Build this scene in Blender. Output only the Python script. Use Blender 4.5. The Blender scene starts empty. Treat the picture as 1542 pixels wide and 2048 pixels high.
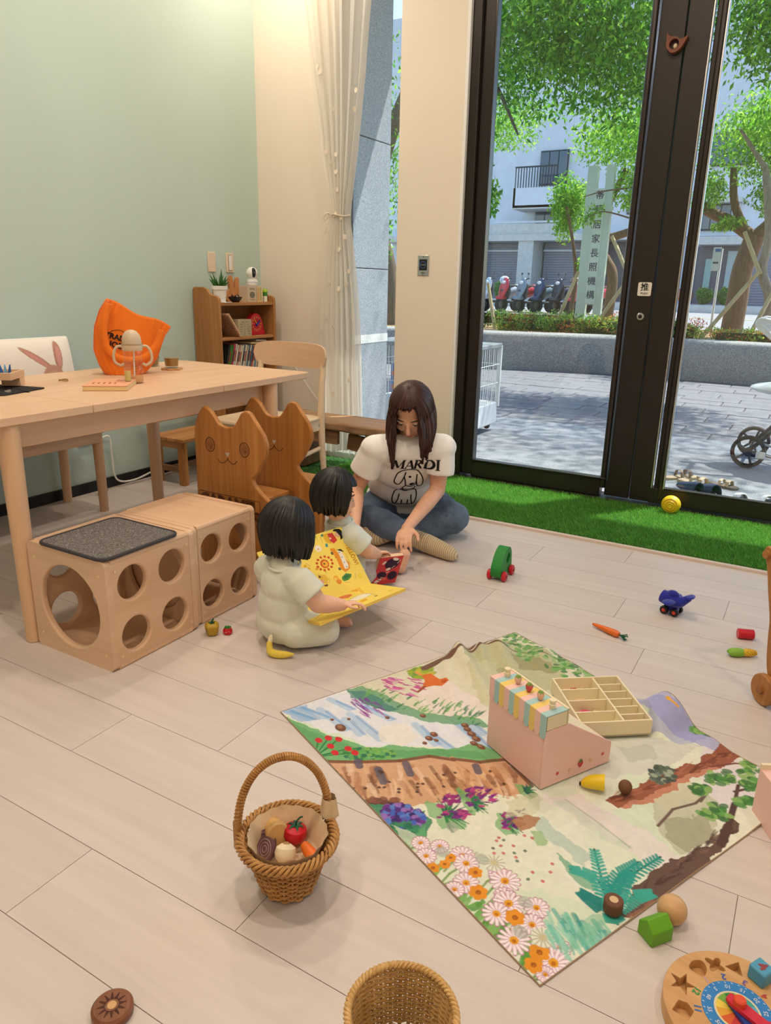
import bpy, bmesh, math, random
import numpy as np
from mathutils import Vector, Matrix, Euler
from mathutils.bvhtree import BVHTree

random.seed(7)
RNG = np.random.default_rng(11)
SC = bpy.context.scene
COL = SC.collection
PI = math.pi

# ------------------------------------------------------------------ camera
cam_data = bpy.data.cameras.new('camera')
cam_data.sensor_fit = 'VERTICAL'
cam_data.sensor_height = 36.0
cam_data.lens = 1463.4 / 2048 * 36.0
cam_data.clip_start = 0.05
cam_data.clip_end = 400
cam = bpy.data.objects.new('camera', cam_data)
COL.objects.link(cam)
_r = Vector((0.8618, 0.5068, 0.0202)); _d = Vector((0.1672, -0.2464, -0.9546))
_r.normalize(); _d = (_d - _r * _d.dot(_r)).normalized(); _f = _r.cross(_d)
cam.matrix_world = Matrix(((_r.x, -_d.x, -_f.x, 0), (_r.y, -_d.y, -_f.y, 0), (_r.z, -_d.z, -_f.z, 1.15), (0, 0, 0, 1)))
SC.camera = cam

# ------------------------------------------------------------------ light
VS = SC.view_settings
VS.view_transform = 'Standard'; VS.look = 'None'; VS.gamma = 1.0; VS.use_curve_mapping = False
VS.exposure = 0.05
world = bpy.data.worlds.new('sky'); SC.world = world
world.use_nodes = True
_nt = world.node_tree; _bg = _nt.nodes['Background']
_sky = _nt.nodes.new('ShaderNodeTexSky')
_sky.sky_type = 'NISHITA'; _sky.sun_disc = False
_sky.sun_elevation = math.radians(62); _sky.sun_rotation = math.radians(20)
_sky.air_density = 1.0; _sky.dust_density = 0.6; _sky.ozone_density = 1.6
_nt.links.new(_sky.outputs[0], _bg.inputs[0]); _bg.inputs[1].default_value = 0.34

def link_light(name, data, loc, rot=(0, 0, 0)):
    o = bpy.data.objects.new(name, data); COL.objects.link(o)
    o.location = loc; o.rotation_euler = rot
    return o
sun = bpy.data.lights.new('sun', 'SUN'); sun.energy = 7.5; sun.angle = math.radians(0.6); sun.color = (1.0, .95, .86)
# the sun stands outside, high over the street, a little to the right
_sd = Vector((0.30, 0.42, 0.86)).normalized()
link_light('sun', sun, (3, 8, 12)).rotation_euler = (-_sd).to_track_quat('-Z', 'Y').to_euler()

# ------------------------------------------------------------------ helpers
def C(r, g, b):
    f = lambda c: (c / 12.92) if c <= .04045 else ((c + .055) / 1.055) ** 2.4
    return (f(r / 255.), f(g / 255.), f(b / 255.))

def _base(name):
    m = bpy.data.materials.new(name); m.use_nodes = True
    nt = m.node_tree; return m, nt, nt.nodes['Principled BSDF']
def _coord(nt, scale=(1, 1, 1), rot=(0, 0, 0)):
    tc = nt.nodes.new('ShaderNodeTexCoord'); mp = nt.nodes.new('ShaderNodeMapping')
    mp.inputs['Scale'].default_value = scale; mp.inputs['Rotation'].default_value = rot
    nt.links.new(tc.outputs['Object'], mp.inputs['Vector']); return mp.outputs['Vector']
def _noise(nt, vec, scale, detail=4, rough=.55, dist=0):
    n = nt.nodes.new('ShaderNodeTexNoise'); n.inputs['Scale'].default_value = scale
    n.inputs['Detail'].default_value = detail; n.inputs['Roughness'].default_value = rough
    n.inputs['Distortion'].default_value = dist
    nt.links.new(vec, n.inputs['Vector']); return n.outputs['Fac']
def _ramp(nt, fac, stops):
    r = nt.nodes.new('ShaderNodeValToRGB'); e = r.color_ramp.elements
    while len(e) < len(stops): e.new(.5)
    for k, (p, c) in enumerate(stops):
        e[k].position = p; e[k].color = (c[0], c[1], c[2], 1)
    nt.links.new(fac, r.inputs['Fac']); return r.outputs['Color']
def _bump(nt, b, height, strength, dist=.002):
    n = nt.nodes.new('ShaderNodeBump'); n.inputs['Strength'].default_value = strength; n.inputs['Distance'].default_value = dist
    nt.links.new(height, n.inputs['Height']); nt.links.new(n.outputs['Normal'], b.inputs['Normal'])
def _sc(c, k): return tuple(min(1., max(0., x * k)) for x in c)

def plain(name, col, rough=.5, var=.08, vs=9, bump=.0, bs=90, metal=0., spec=.4, sheen=0., sss=0., coat=0., trans=0.):
    m, nt, b = _base(name); v = _coord(nt)
    if var: nt.links.new(_ramp(nt, _noise(nt, v, vs), [(.3, _sc(col, 1 - var)), (.7, _sc(col, 1 + var))]), b.inputs['Base Color'])
    else: b.inputs['Base Color'].default_value = (*col, 1)
    b.inputs['Roughness'].default_value = rough; b.inputs['Metallic'].default_value = metal
    b.inputs['Specular IOR Level'].default_value = spec
    b.inputs['Sheen Weight'].default_value = sheen; b.inputs['Coat Weight'].default_value = coat
    if trans: b.inputs['Transmission Weight'].default_value = trans
    if sss:
        b.inputs['Subsurface Weight'].default_value = sss; b.inputs['Subsurface Radius'].default_value = (.012, .005, .003)
        b.inputs['Subsurface Scale'].default_value = 1.0
    if bump: _bump(nt, b, _noise(nt, v, bs, 5), bump)
    return m
def wood(name, c1, c2, axis=0, scale=9., stretch=.08, rough=.45, contrast=(.35, .68), bump=.12, fine=.5, spec=.4):
    m, nt, b = _base(name)
    s = [1., 1., 1.]; s[axis] = stretch
    v = _coord(nt, tuple(s)); n1 = _noise(nt, v, scale, 6, .6, 1.2)
    s2 = [1., 1., 1.]; s2[axis] = .03
    v2 = _coord(nt, tuple(s2)); n2 = _noise(nt, v2, scale * 9, 3, .5)
    mx = nt.nodes.new('ShaderNodeMix'); mx.inputs[0].default_value = .5 * fine
    nt.links.new(n1, mx.inputs[2]); nt.links.new(n2, mx.inputs[3])
    nt.links.new(_ramp(nt, mx.outputs[0], [(contrast[0], c1), (contrast[1], c2)]), b.inputs['Base Color'])
    b.inputs['Roughness'].default_value = rough; b.inputs['Specular IOR Level'].default_value = spec
    if bump: _bump(nt, b, mx.outputs[0], bump, .0015)
    return m
def speckle(name, base, dark, light, scale=220, rough=.6, bump=.1):
    m, nt, b = _base(name); v = _coord(nt)
    n = nt.nodes.new('ShaderNodeTexVoronoi'); n.inputs['Scale'].default_value = scale; nt.links.new(v, n.inputs['Vector'])
    s = nt.nodes.new('ShaderNodeSeparateColor'); nt.links.new(n.outputs['Color'], s.inputs[0])
    nt.links.new(_ramp(nt, s.outputs[0], [(0., dark), (.25, base), (.75, base), (1., light)]), b.inputs['Base Color'])
    b.inputs['Roughness'].default_value = rough
    if bump: _bump(nt, b, n.outputs['Distance'], bump)
    return m
def vcol(name, rough=.6, bump=0., bs=400, sheen=0., trl=0.):
    m, nt, b = _base(name)
    a = nt.nodes.new('ShaderNodeAttribute'); a.attribute_name = 'Col'
    nt.links.new(a.outputs['Color'], b.inputs['Base Color'])
    b.inputs['Roughness'].default_value = rough; b.inputs['Sheen Weight'].default_value = sheen; b.inputs['Specular IOR Level'].default_value = .25
    if bump: _bump(nt, b, _noise(nt, _coord(nt), bs, 3), bump)
    if trl: _translucent(nt, b, a.outputs['Color'], trl)
    return m
def _translucent(nt, b, colsock, f):
    t = nt.nodes.new('ShaderNodeBsdfTranslucent'); mx = nt.nodes.new('ShaderNodeMixShader'); mx.inputs[0].default_value = f
    if isinstance(colsock, tuple): t.inputs[0].default_value = (*colsock, 1)
    else: nt.links.new(colsock, t.inputs[0])
    nt.links.new(b.outputs[0], mx.inputs[1]); nt.links.new(t.outputs[0], mx.inputs[2])
    nt.links.new(mx.outputs[0], nt.nodes['Material Output'].inputs[0])
def pane(name, tint=(1, 1, 1), refl=1.0, rough=0., ior=1.45):
    m = bpy.data.materials.new(name); m.use_nodes = True; nt = m.node_tree
    nt.nodes.remove(nt.nodes['Principled BSDF'])
    t = nt.nodes.new('ShaderNodeBsdfTransparent'); t.inputs[0].default_value = (*tint, 1)
    g = nt.nodes.new('ShaderNodeBsdfGlossy'); g.inputs['Roughness'].default_value = rough
    g.inputs[0].default_value = (refl, refl, refl, 1)
    lw = nt.nodes.new('ShaderNodeLayerWeight'); lw.inputs[0].default_value = .5
    pw = nt.nodes.new('ShaderNodeMath'); pw.operation = 'POWER'; pw.inputs[1].default_value = 5. if ior > 1.3 else 7.
    ma = nt.nodes.new('ShaderNodeMath'); ma.operation = 'MULTIPLY_ADD'; ma.inputs[1].default_value = .85; ma.inputs[2].default_value = .045
    nt.links.new(lw.outputs['Facing'], pw.inputs[0]); nt.links.new(pw.outputs[0], ma.inputs[0])
    mx = nt.nodes.new('ShaderNodeMixShader'); nt.links.new(ma.outputs[0], mx.inputs[0])
    nt.links.new(t.outputs[0], mx.inputs[1]); nt.links.new(g.outputs[0], mx.inputs[2])
    nt.links.new(mx.outputs[0], nt.nodes['Material Output'].inputs[0]); return m
def glow(name, col, s):
    m, nt, b = _base(name); b.inputs['Base Color'].default_value = (*col, 1)
    b.inputs['Emission Color'].default_value = (*col, 1); b.inputs['Emission Strength'].default_value = s; return m

def T(loc=(0, 0, 0), rot=(0, 0, 0), sc=(1, 1, 1)):
    return Matrix.LocRotScale(Vector(loc), Euler(rot), Vector(sc))

class MB:
    """collects shapes and links them as one mesh object"""
    def __init__(s): s.v = []; s.f = []
    def add(s, vs, fs, M=None):
        n = len(s.v)
        s.v += [tuple(M @ Vector(p)) for p in vs] if M is not None else [tuple(p) for p in vs]
        s.f += [tuple(n + i for i in f) for f in fs]; return s
    def box(s, c, d, M=None):
        x, y, z = c; a, b, e = d[0] / 2, d[1] / 2, d[2] / 2
        vs = [(x + i * a, y + j * b, z + k * e) for k in (-1, 1) for j in (-1, 1) for i in (-1, 1)]
        return s.add(vs, [(0, 2, 3, 1), (4, 5, 7, 6), (0, 1, 5, 4), (2, 6, 7, 3), (0, 4, 6, 2), (1, 3, 7, 5)], M)
    def tube(s, pts, r, n=8, cap=True, closed=False, M=None, flat=1.0):
        P = [Vector(p) for p in pts]; m = len(P)
        R = list(r) if hasattr(r, '__len__') else [r] * m
        vs = []; up = None
        for k in range(m):
            if closed: t = P[(k + 1) % m] - P[k - 1]
            else: t = P[min(k + 1, m - 1)] - P[max(k - 1, 0)]
            t = t.normalized() if t.length > 1e-9 else Vector((0, 0, 1))
            if up is None:
                up = t.cross(Vector((0, 0, 1)))
                if up.length < .05: up = t.cross(Vector((0, 1, 0)))
            up = (up - t * up.dot(t)); up = up.normalized() if up.length > 1e-6 else t.orthogonal().normalized()
            w = t.cross(up)
            for i in range(n):
                a = 2 * PI * i / n
                vs.append(P[k] + up * (R[k] * math.cos(a)) + w * (R[k] * flat * math.sin(a)))
        fs = []
        for k in range(m if closed else m - 1):
            q = (k + 1) % m
            fs += [(k * n + i, k * n + (i + 1) % n, q * n + (i + 1) % n, q * n + i) for i in range(n)]
        if cap and not closed: fs += [tuple(range(n))[::-1], tuple(range((m - 1) * n, m * n))]
        return s.add(vs, fs, M)
    def cyl(s, p0, p1, r0, r1=None, n=20, M=None): return s.tube([p0, p1], [r0, r0 if r1 is None else r1], n, M=M)
    def lathe(s, prof, n=32, M=None, cap=True):
        vs = [(r * math.cos(2 * PI * i / n), r * math.sin(2 * PI * i / n), z) for r, z in prof for i in range(n)]
        m = len(prof)
        fs = [(k * n + i, k * n + (i + 1) % n, (k + 1) * n + (i + 1) % n, (k + 1) * n + i) for k in range(m - 1) for i in range(n)]
        if cap:
            if prof[0][0] > 1e-6: fs.append(tuple(range(n))[::-1])
            if prof[-1][0] > 1e-6: fs.append(tuple(range((m - 1) * n, m * n)))
        return s.add(vs, fs, M)
    def ell(s, c, r, n=20, m=12, M=None, rot=None):
        r = r if hasattr(r, '__len__') else (r, r, r)
        vs = [Vector((math.sin(PI * k / m) * math.cos(2 * PI * i / n) * r[0], math.sin(PI * k / m) * math.sin(2 * PI * i / n) * r[1], -math.cos(PI * k / m) * r[2])) for k in range(1, m) for i in range(n)]
        vs += [Vector((0, 0, -r[2])), Vector((0, 0, r[2]))]; b = (m - 1) * n
        fs = [(k * n + i, k * n + (i + 1) % n, (k + 1) * n + (i + 1) % n, (k + 1) * n + i) for k in range(m - 2) for i in range(n)]
        fs += [(b, (i + 1) % n, i) for i in range(n)] + [(b + 1, (m - 2) * n + i, (m - 2) * n + (i + 1) % n) for i in range(n)]
        q = Euler(rot).to_matrix() if rot else None
        vs = [(q @ p if q else p) + Vector(c) for p in vs]
        return s.add(vs, fs, M)
    def prism(s, out, z0, z1, M=None, holes=()):
        """outline (and holes) in xy, extruded along z"""
        bm = bmesh.new(); es = []
        for loop in [out] + list(holes):
            vv = [bm.verts.new((x, y, 0)) for x, y in loop]
            es += [bm.edges.new((vv[i], vv[(i + 1) % len(vv)])) for i in range(len(vv))]
        if holes: bmesh.ops.triangle_fill(bm, edges=es, use_beauty=True)
        else: bm.faces.new([e.verts[0] for e in es]) if False else bm.faces.new(list(bm.verts))
        bmesh.ops.recalc_face_normals(bm, faces=bm.faces)
        bm.verts.index_update()
        n = len(bm.verts); fl = [tuple(v.index for v in f.verts) for f in bm.faces]
        if bm.faces and list(bm.faces)[0].normal.z < 0: fl = [f[::-1] for f in fl]
        vs = [(v.co.x, v.co.y, z0) for v in bm.verts] + [(v.co.x, v.co.y, z1) for v in bm.verts]
        fs = [f[::-1] for f in fl] + [tuple(i + n for i in f) for f in fl]
        for e in bm.edges:
            if len(e.link_faces) == 1:
                l = e.link_loops[0]; a, b2 = l.vert.index, l.link_loop_next.vert.index
                if list(bm.faces)[0].normal.z < 0: a, b2 = b2, a
                fs.append((a, b2, b2 + n, a + n))
        bm.free(); return s.add(vs, fs, M)
    def grid(s, fn, nu, nv, M=None, wrap=False):
        vs = [fn(i / (nu if wrap else nu - 1), j / (nv - 1)) for j in range(nv) for i in range(nu)]
        fs = [(j * nu + i, j * nu + (i + 1) % nu, (j + 1) * nu + (i + 1) % nu, (j + 1) * nu + i) for j in range(nv - 1) for i in range(nu if wrap else nu - 1)]
        return s.add(vs, fs, M)
    def build(s, name, mat, parent=None, bevel=0, seg=2, ang=38, loc=None, rot=None, solid=0, sub=0):
        me = bpy.data.meshes.new(name); me.from_pydata(s.v, [], s.f); me.update()
        return mk(name, me, mat, parent, bevel, seg, ang, loc, rot, solid, sub)
def mk(name, me, mat, parent=None, bevel=0, seg=2, ang=38, loc=None, rot=None, solid=0, sub=0):
    me.materials.append(mat)
    if ang:
        me.shade_smooth(); me.set_sharp_from_angle(angle=math.radians(ang))
    o = bpy.data.objects.new(name, me); COL.objects.link(o)
    if parent is not None: o.parent = parent
    if loc is not None: o.location = loc
    if rot is not None: o.rotation_euler = rot
    if solid:
        q = o.modifiers.new('solid', 'SOLIDIFY'); q.thickness = solid; q.offset = 0
    if bevel:
        q = o.modifiers.new('bevel', 'BEVEL'); q.width = bevel; q.segments = seg; q.limit_method = 'ANGLE'; q.angle_limit = math.radians(35)
        q.harden_normals = False
    if sub:
        q = o.modifiers.new('sub', 'SUBSURF'); q.levels = sub; q.render_levels = sub
    return o
def tag(o, label=None, cat=None, group=None, kind=None):
    if label: o['label'] = label
    if cat: o['category'] = cat
    if group: o['group'] = group
    if kind: o['kind'] = kind
    return o
def thing(name, label, cat, loc=(0, 0, 0), rz=0., group=None, rot=None):
    o = bpy.data.objects.new(name, None); COL.objects.link(o); o.empty_display_size = .05
    o.location = loc; o.rotation_euler = rot if rot else (0, 0, rz)
    return tag(o, label, cat, group)
def struct(name, loc=(0, 0, 0)):
    o = bpy.data.objects.new(name, None); COL.objects.link(o); o.location = loc; o['kind'] = 'structure'; return o
def copy_tree(o, parent=None):
    c = o.copy(); COL.objects.link(c); c.parent = parent
    for ch in list(o.children): copy_tree(ch, c)
    return c
def circ(cx, cy, rx, ry=None, n=36, a0=0.):
    ry = rx if ry is None else ry
    return [(cx + rx * math.cos(a0 + 2 * PI * i / n), cy + ry * math.sin(a0 + 2 * PI * i / n)) for i in range(n)]
def rrect(x0, y0, x1, y1, r, n=6):
    p = []
    for cx, cy, a in ((x1 - r, y1 - r, 0), (x0 + r, y1 - r, PI / 2), (x0 + r, y0 + r, PI), (x1 - r, y0 + r, 1.5 * PI)):
        p += [(cx + r * math.cos(a + PI / 2 * k / n), cy + r * math.sin(a + PI / 2 * k / n)) for k in range(n + 1)]
    return p
def smooth_poly(pts, k=8, closed=True):
    """Catmull-Rom through 2-D or 3-D points"""
    P = [np.array(p, float) for p in pts]; n = len(P); out = []
    for i in range(n if closed else n - 1):
        if closed: a, b, c, d = P[i - 1], P[i], P[(i + 1) % n], P[(i + 2) % n]
        else: a, b, c, d = P[max(i - 1, 0)], P[i], P[i + 1], P[min(i + 2, n - 1)]
        for j in range(k):
            t = j / k
            out.append(tuple(.5 * (2 * b + (c - a) * t + (2 * a - 5 * b + 4 * c - d) * t * t + (3 * b - a - 3 * c + d) * t ** 3)))
    if not closed: out.append(tuple(P[-1]))
    return out
def text_geo(s, size=1., depth=0., offset=0., align='CENTER'):
    cu = bpy.data.curves.new('t', 'FONT'); cu.body = s; cu.size = size; cu.extrude = depth; cu.offset = offset
    cu.align_x = align; cu.align_y = 'CENTER'; cu.resolution_u = 3
    o = bpy.data.objects.new('t', cu); COL.objects.link(o)
    dg = bpy.context.evaluated_depsgraph_get(); me = bpy.data.meshes.new_from_object(o.evaluated_get(dg))
    vs = [tuple(v.co) for v in me.vertices]; fs = [tuple(p.vertices) for p in me.polygons]
    bpy.data.objects.remove(o); bpy.data.curves.remove(cu); bpy.data.meshes.remove(me)
    return vs, fs
def bake(o):
    """apply an object's modifiers to a fresh mesh"""
    dg = bpy.context.evaluated_depsgraph_get(); dg.update()
    me = bpy.data.meshes.new_from_object(o.evaluated_get(dg)); old = o.data
    o.modifiers.clear(); o.data = me
    if old.users == 0: bpy.data.meshes.remove(old)
    return o

class Canvas:
    """a small raster used for flat prints; ends up as a colour attribute"""
    def __init__(s, w, h, bg, asp=1.):
        s.w, s.h = w, h; s.a = np.empty((h, w, 3)); s.a[:] = C(*bg)
        s.X, s.Y = np.meshgrid((np.arange(w) + .5) / w, (np.arange(h) + .5) / h)
        s.asp = asp      # width / height of the real sheet
    def _bb(s, x0, x1, y0, y1):
        i0 = max(0, int(x0 * s.w) - 1); i1 = min(s.w, int(x1 * s.w) + 2); j0 = max(0, int(y0 * s.h) - 1); j1 = min(s.h, int(y1 * s.h) + 2)
        return slice(j0, max(j0, j1)), slice(i0, max(i0, i1))
    def _mix(s, sl, m, col, a):
        m = np.clip(m, 0, 1)[..., None] * a; s.a[sl] = s.a[sl] * (1 - m) + np.array(C(*col)) * m
    def ell(s, cx, cy, rx, ry=None, col=(0, 0, 0), a=1., rot=0., soft=.08):
        ry = rx * s.asp if ry is None else ry; R = max(rx, ry / s.asp) * 1.1; sl = s._bb(cx - R, cx + R, cy - R * s.asp, cy + R * s.asp)
        dx = (s.X[sl] - cx); dy = (s.Y[sl] - cy) / s.asp; c, q = math.cos(rot), math.sin(rot)
        d = np.hypot((dx * c + dy * q) / rx, (-dx * q + dy * c) / (ry / s.asp)); s._mix(sl, (1 - d) / soft + .5, col, a)
    def poly(s, pts, col, a=1., wob=None):
        P = np.array(pts); sl = s._bb(P[:, 0].min(), P[:, 0].max(), P[:, 1].min(), P[:, 1].max())
        x, y = s.X[sl], s.Y[sl]
        if wob is not None: x = x + wob[0][sl]; y = y + wob[1][sl]
        ins = np.zeros(x.shape, bool); n = len(P)
        for i in range(n):
            (x0, y0), (x1, y1) = P[i], P[(i + 1) % n]
            if y0 == y1: continue
            ins ^= ((y0 > y) != (y1 > y)) & (x < (x1 - x0) * (y - y0) / (y1 - y0) + x0)
        s._mix(sl, ins.astype(float), col, a)
    def line(s, pts, w, col, a=1., taper=False):
        P = [(p[0], p[1] / s.asp) for p in pts]; n = len(P) - 1
        for i in range(n):
            (x0, y0), (x1, y1) = P[i], P[i + 1]; ww = w * (1 - i / n * .85) if taper else w
            sl = s._bb(min(x0, x1) - ww, max(x0, x1) + ww, (min(y0, y1) - ww) * s.asp, (max(y0, y1) + ww) * s.asp)
            x, y = s.X[sl], s.Y[sl] / s.asp; dx, dy = x1 - x0, y1 - y0; L = dx * dx + dy * dy + 1e-12
            t = np.clip(((x - x0) * dx + (y - y0) * dy) / L, 0, 1); d = np.hypot(x - x0 - t * dx, y - y0 - t * dy)
            s._mix(sl, (ww / 2 - d) * s.w + .5, col, a)
    def noise(s, fx, fy, seed=0, oct=3):
        r = np.random.default_rng(seed); out = np.zeros((s.h, s.w)); amp = 1; tot = 0
        for o in range(oct):
            gx, gy = int(fx * 2 ** o) + 2, int(fy * 2 ** o) + 2; g = r.random((gy, gx))
            x = s.X * (gx - 1.001); y = s.Y * (gy - 1.001); i = x.astype(int); j = y.astype(int); u = x - i; v = y - j
            u = u * u * (3 - 2 * u); v = v * v * (3 - 2 * v)
            out += amp * ((g[j, i] * (1 - u) + g[j, i + 1] * u) * (1 - v) + (g[j + 1, i] * (1 - u) + g[j + 1, i + 1] * u) * v); tot += amp; amp *= .5
        return out / tot
    def wash(s, mask, col, a=1.): s._mix((slice(None), slice(None)), mask, col, a)
    def paint(s, me):
        at = me.color_attributes.new('Col', 'FLOAT_COLOR', 'POINT')
        c = np.ones((s.h * s.w, 4), np.float32); c[:, :3] = s.a.reshape(-1, 3); at.data.foreach_set('color', c.ravel())
def sheet(canvas, fn, name, mat, parent=None, **k):
    """grid mesh with one vertex per canvas cell; fn(u,v arrays) -> x,y,z arrays"""
    w, h = canvas.w, canvas.h; u, v = np.meshgrid(np.linspace(0, 1, w), np.linspace(0, 1, h))
    x, y, z = fn(u, v); V = np.stack([x, y, z], -1).reshape(-1, 3).astype(np.float32)
    I = np.arange(w * h).reshape(h, w); F = np.stack([I[:-1, :-1], I[:-1, 1:], I[1:, 1:], I[1:, :-1]], -1).reshape(-1, 4)
    me = np_mesh(name, V, F); canvas.paint(me)
    return mk(name, me, mat, parent, ang=0 if k.pop('flat', 0) else 60, **k)
def np_mesh(name, V, F):
    me = bpy.data.meshes.new(name); n = F.shape[1]
    me.vertices.add(len(V)); me.vertices.foreach_set('co', np.ascontiguousarray(V, np.float32).ravel())
    me.loops.add(F.size); me.loops.foreach_set('vertex_index', np.ascontiguousarray(F, np.int32).ravel())
    me.polygons.add(len(F)); me.polygons.foreach_set('loop_start', np.arange(0, F.size, n, dtype=np.int32))
    me.update(calc_edges=True); return me
# ------------------------------------------------------------------ materials of the room
M_mint = plain('mint_paint', C(188, 208, 200), .75, .02, 2, .04, 160)
M_white = plain('white_paint', C(232, 221, 205), .75, .02, 2, .04, 160)
M_ceil = plain('ceiling_paint', C(238, 232, 222), .8, .01)
M_trim = plain('white_trim', C(235, 235, 235), .4, .01)
M_black = plain('black_skirting', C(28, 27, 27), .45, .05)
M_bronze = plain('dark_bronze_frame', C(46, 40, 36), .38, .06, 3, .02, 200, metal=.35)
M_bronze2 = plain('bronze_stop', C(66, 60, 58), .25, .05, 3, metal=.7)
M_steel = plain('brushed_steel', C(190, 190, 190), .3, .04, 30, metal=1.)
M_glass = pane('clear_glass', (.96, .985, .97))
def mat_floor():
    m, nt, b = _base('pale_oak_laminate')
    v = _coord(nt, (.06, 1, 1)); n1 = _noise(nt, v, 26, 6, .6, .6)
    v2 = _coord(nt, (1, 1, 1)); n2 = _noise(nt, v2, .9, 2)
    mx = nt.nodes.new('ShaderNodeMix'); mx.inputs[0].default_value = .35
    nt.links.new(n1, mx.inputs[2]); nt.links.new(n2, mx.inputs[3])
    nt.links.new(_ramp(nt, mx.outputs[0], [(.32, C(201, 189, 182)), (.68, C(217, 206, 200))]), b.inputs['Base Color'])
    b.inputs['Roughness'].default_value = .42; b.inputs['Specular IOR Level'].default_value = .35
    _bump(nt, b, n1, .05, .001); return m
M_floor = mat_floor()
M_joint = plain('dark_floor_joint', C(150, 136, 124), .8, 0)

# ------------------------------------------------------------------ the room shell
YB, XL, ZC = 4.12, -3.42, 3.4
X1, Y0 = 2.6, -2.2
o = MB().box(((XL + X1) / 2, (Y0 + 3.335) / 2, -.022), (X1 - XL, 3.335 - Y0, .04)).build('floor', M_joint); tag(o, kind='structure'); floor = o
joints = {0: -1.154, 1: -.76, 2: -.28, 3: -1.165, 4: -.55, 5: -.9, 6: -.2, 7: -1.05, 8: -.35, 9: -.965, 10: -.5, 11: -.152, 12: -.965, 13: -.6}
W, LN = .196, 1.2
plank_meshes = {}
for k in range(-14, 14):
    y0 = .591 + W * k; j = joints.get(k, (k * .437) % 1.2)
    x = j - 1.2 * math.ceil((j - XL) / 1.2)
    while x < X1:
        a, b = max(x, XL), min(x + LN, X1); x += LN
        if b - a < .02 or y0 < Y0: continue
        if (y0 < -.2 or a > 1.2): pass
        key = round(b - a, 3)
        if key not in plank_meshes:
            mb = MB().box((0, 0, -.003), (b - a - .0016, W - .0016, .006))
            me = bpy.data.meshes.new('plank'); me.from_pydata(mb.v, [], mb.f); me.materials.append(M_floor); plank_meshes[key] = me
        p = bpy.data.objects.new('plank', plank_meshes[key]); COL.objects.link(p); p.parent = floor
        p.location = ((a + b) / 2, y0 + W / 2, 0)
# strip in front of the turf
o = MB().box((-.16, 3.342, .004), (5.5, .022, .018)).build('trim_1', plain('pale_edge_trim', C(214, 196, 184), .5, .03), bevel=.003); tag(o, kind='structure')
o = MB().box((-.16, 3.74, -.02), (5.5, .79, .03)).build('floor_strip', M_joint); tag(o, kind='structure')
o = MB().box((-3.165, 3.735, -.02), (.51, .80, .04)).build('floor_corner', M_floor); tag(o, kind='structure')

o = MB().box((XL - .06, (Y0 + YB) / 2, ZC / 2), (.12, YB - Y0 + .3, ZC)).build('wall_left', M_mint); tag(o, kind='structure')
o = MB().box((XL + .006, (Y0 + YB) / 2, .03), (.012, YB - Y0, .06)).build('baseboard_left', M_black, bevel=.002); tag(o, kind='structure')
o = MB().box(((XL - 2.79) / 2, YB + .09, ZC / 2), (-2.79 - XL, .18, ZC)).build('wall_back', M_white); tag(o, kind='structure')
o = MB().box((-2.105, 4.15, ZC / 2), (.41, .20, ZC)).build('wall_column', M_white, bevel=.003); tag(o, kind='structure')
o = MB().box(((-2.79 - 2.31) / 2, YB + .09, 3.17), (.48, .18, .46)).build('wall_lintel', M_white); tag(o, kind='structure')
o = MB().box((.35, YB + .09, 3.26), (4.5, .18, .28)).build('wall_lintel_door', M_white); tag(o, kind='structure')
o = MB().box((X1 + .06, (Y0 + YB) / 2, ZC / 2), (.12, YB - Y0 + .3, ZC)).build('wall_right', M_white); tag(o, kind='structure')
o = MB().box(((XL + X1) / 2, Y0 - .06, ZC / 2), (X1 - XL + .2, .12, ZC)).build('wall_front', M_white); tag(o, kind='structure')
o = MB().box(((XL + X1) / 2, (Y0 + YB) / 2, ZC + .06), (X1 - XL + .3, YB - Y0 + .4, .12)).build('ceiling', M_ceil); tag(o, kind='structure')
o = MB().box((-1.896, 4.06, ZC / 2), (.018, .03, ZC)).build('trim_2', M_trim, bevel=.003); tag(o, kind='structure')

# narrow window behind the curtain
w1 = struct('window_1', (-2.55, 4.2, 0))
MB().box((-.215, 0, 1.5), (.045, .07, 2.94)).build('window_frame', M_bronze, w1, bevel=.004)
MB().box((.222, 0, 1.5), (.02, .07, 2.94)).build('window_frame', M_bronze, w1, bevel=.004)
MB().box((0, 0, .062), (.41, .05, .03)).build('window_rail', M_bronze, w1, bevel=.004)
MB().box((.0, .02, 1.5), (.41, .008, 2.86)).build('pane', M_glass, w1)
o = MB().box((-2.55, 4.165, .022), (.6, .13, .044)).build('window_sill', M_trim, bevel=.004); tag(o, kind='structure')

# glazed double door: left leaf, right leaf, jamb
jb = struct('trim_3', (0, 0, 0))
MB().box((-1.862, 4.135, 1.56), (.055, .13, 3.12)).build('jamb', M_bronze, jb, bevel=.004)
MB().box((-1.838, 4.09, 1.56), (.008, .02, 3.12)).build('jamb_bead', M_bronze2, jb, bevel=.002)
MB().box((2.55, 4.135, 1.56), (.06, .13, 3.12)).build('jamb', M_bronze, jb, bevel=.004)
MB().box((.35, 4.135, 3.13), (4.5, .13, .08)).build('head', M_bronze, jb, bevel=.004)
MB().box((.35, 4.15, .008), (4.5, .16, .016)).build('threshold', M_bronze, jb, bevel=.003)
d1 = struct('door_1', (0, 4.135, 0))
MB().box((-1.801, 0, 1.56), (.068, .07, 3.06)).build('stile', M_bronze, d1, bevel=.004)
MB().box((-1.37, 0, .068), (.8, .07, .10)).build('bottom_rail', M_bronze, d1, bevel=.004)
MB().box((-1.37, 0, 3.05), (.8, .07, .08)).build('top_rail', M_bronze, d1, bevel=.004)
MB().box((-.875, 0, 1.56), (.135, .07, 3.06)).build('stile', M_bronze, d1, bevel=.004)
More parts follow.
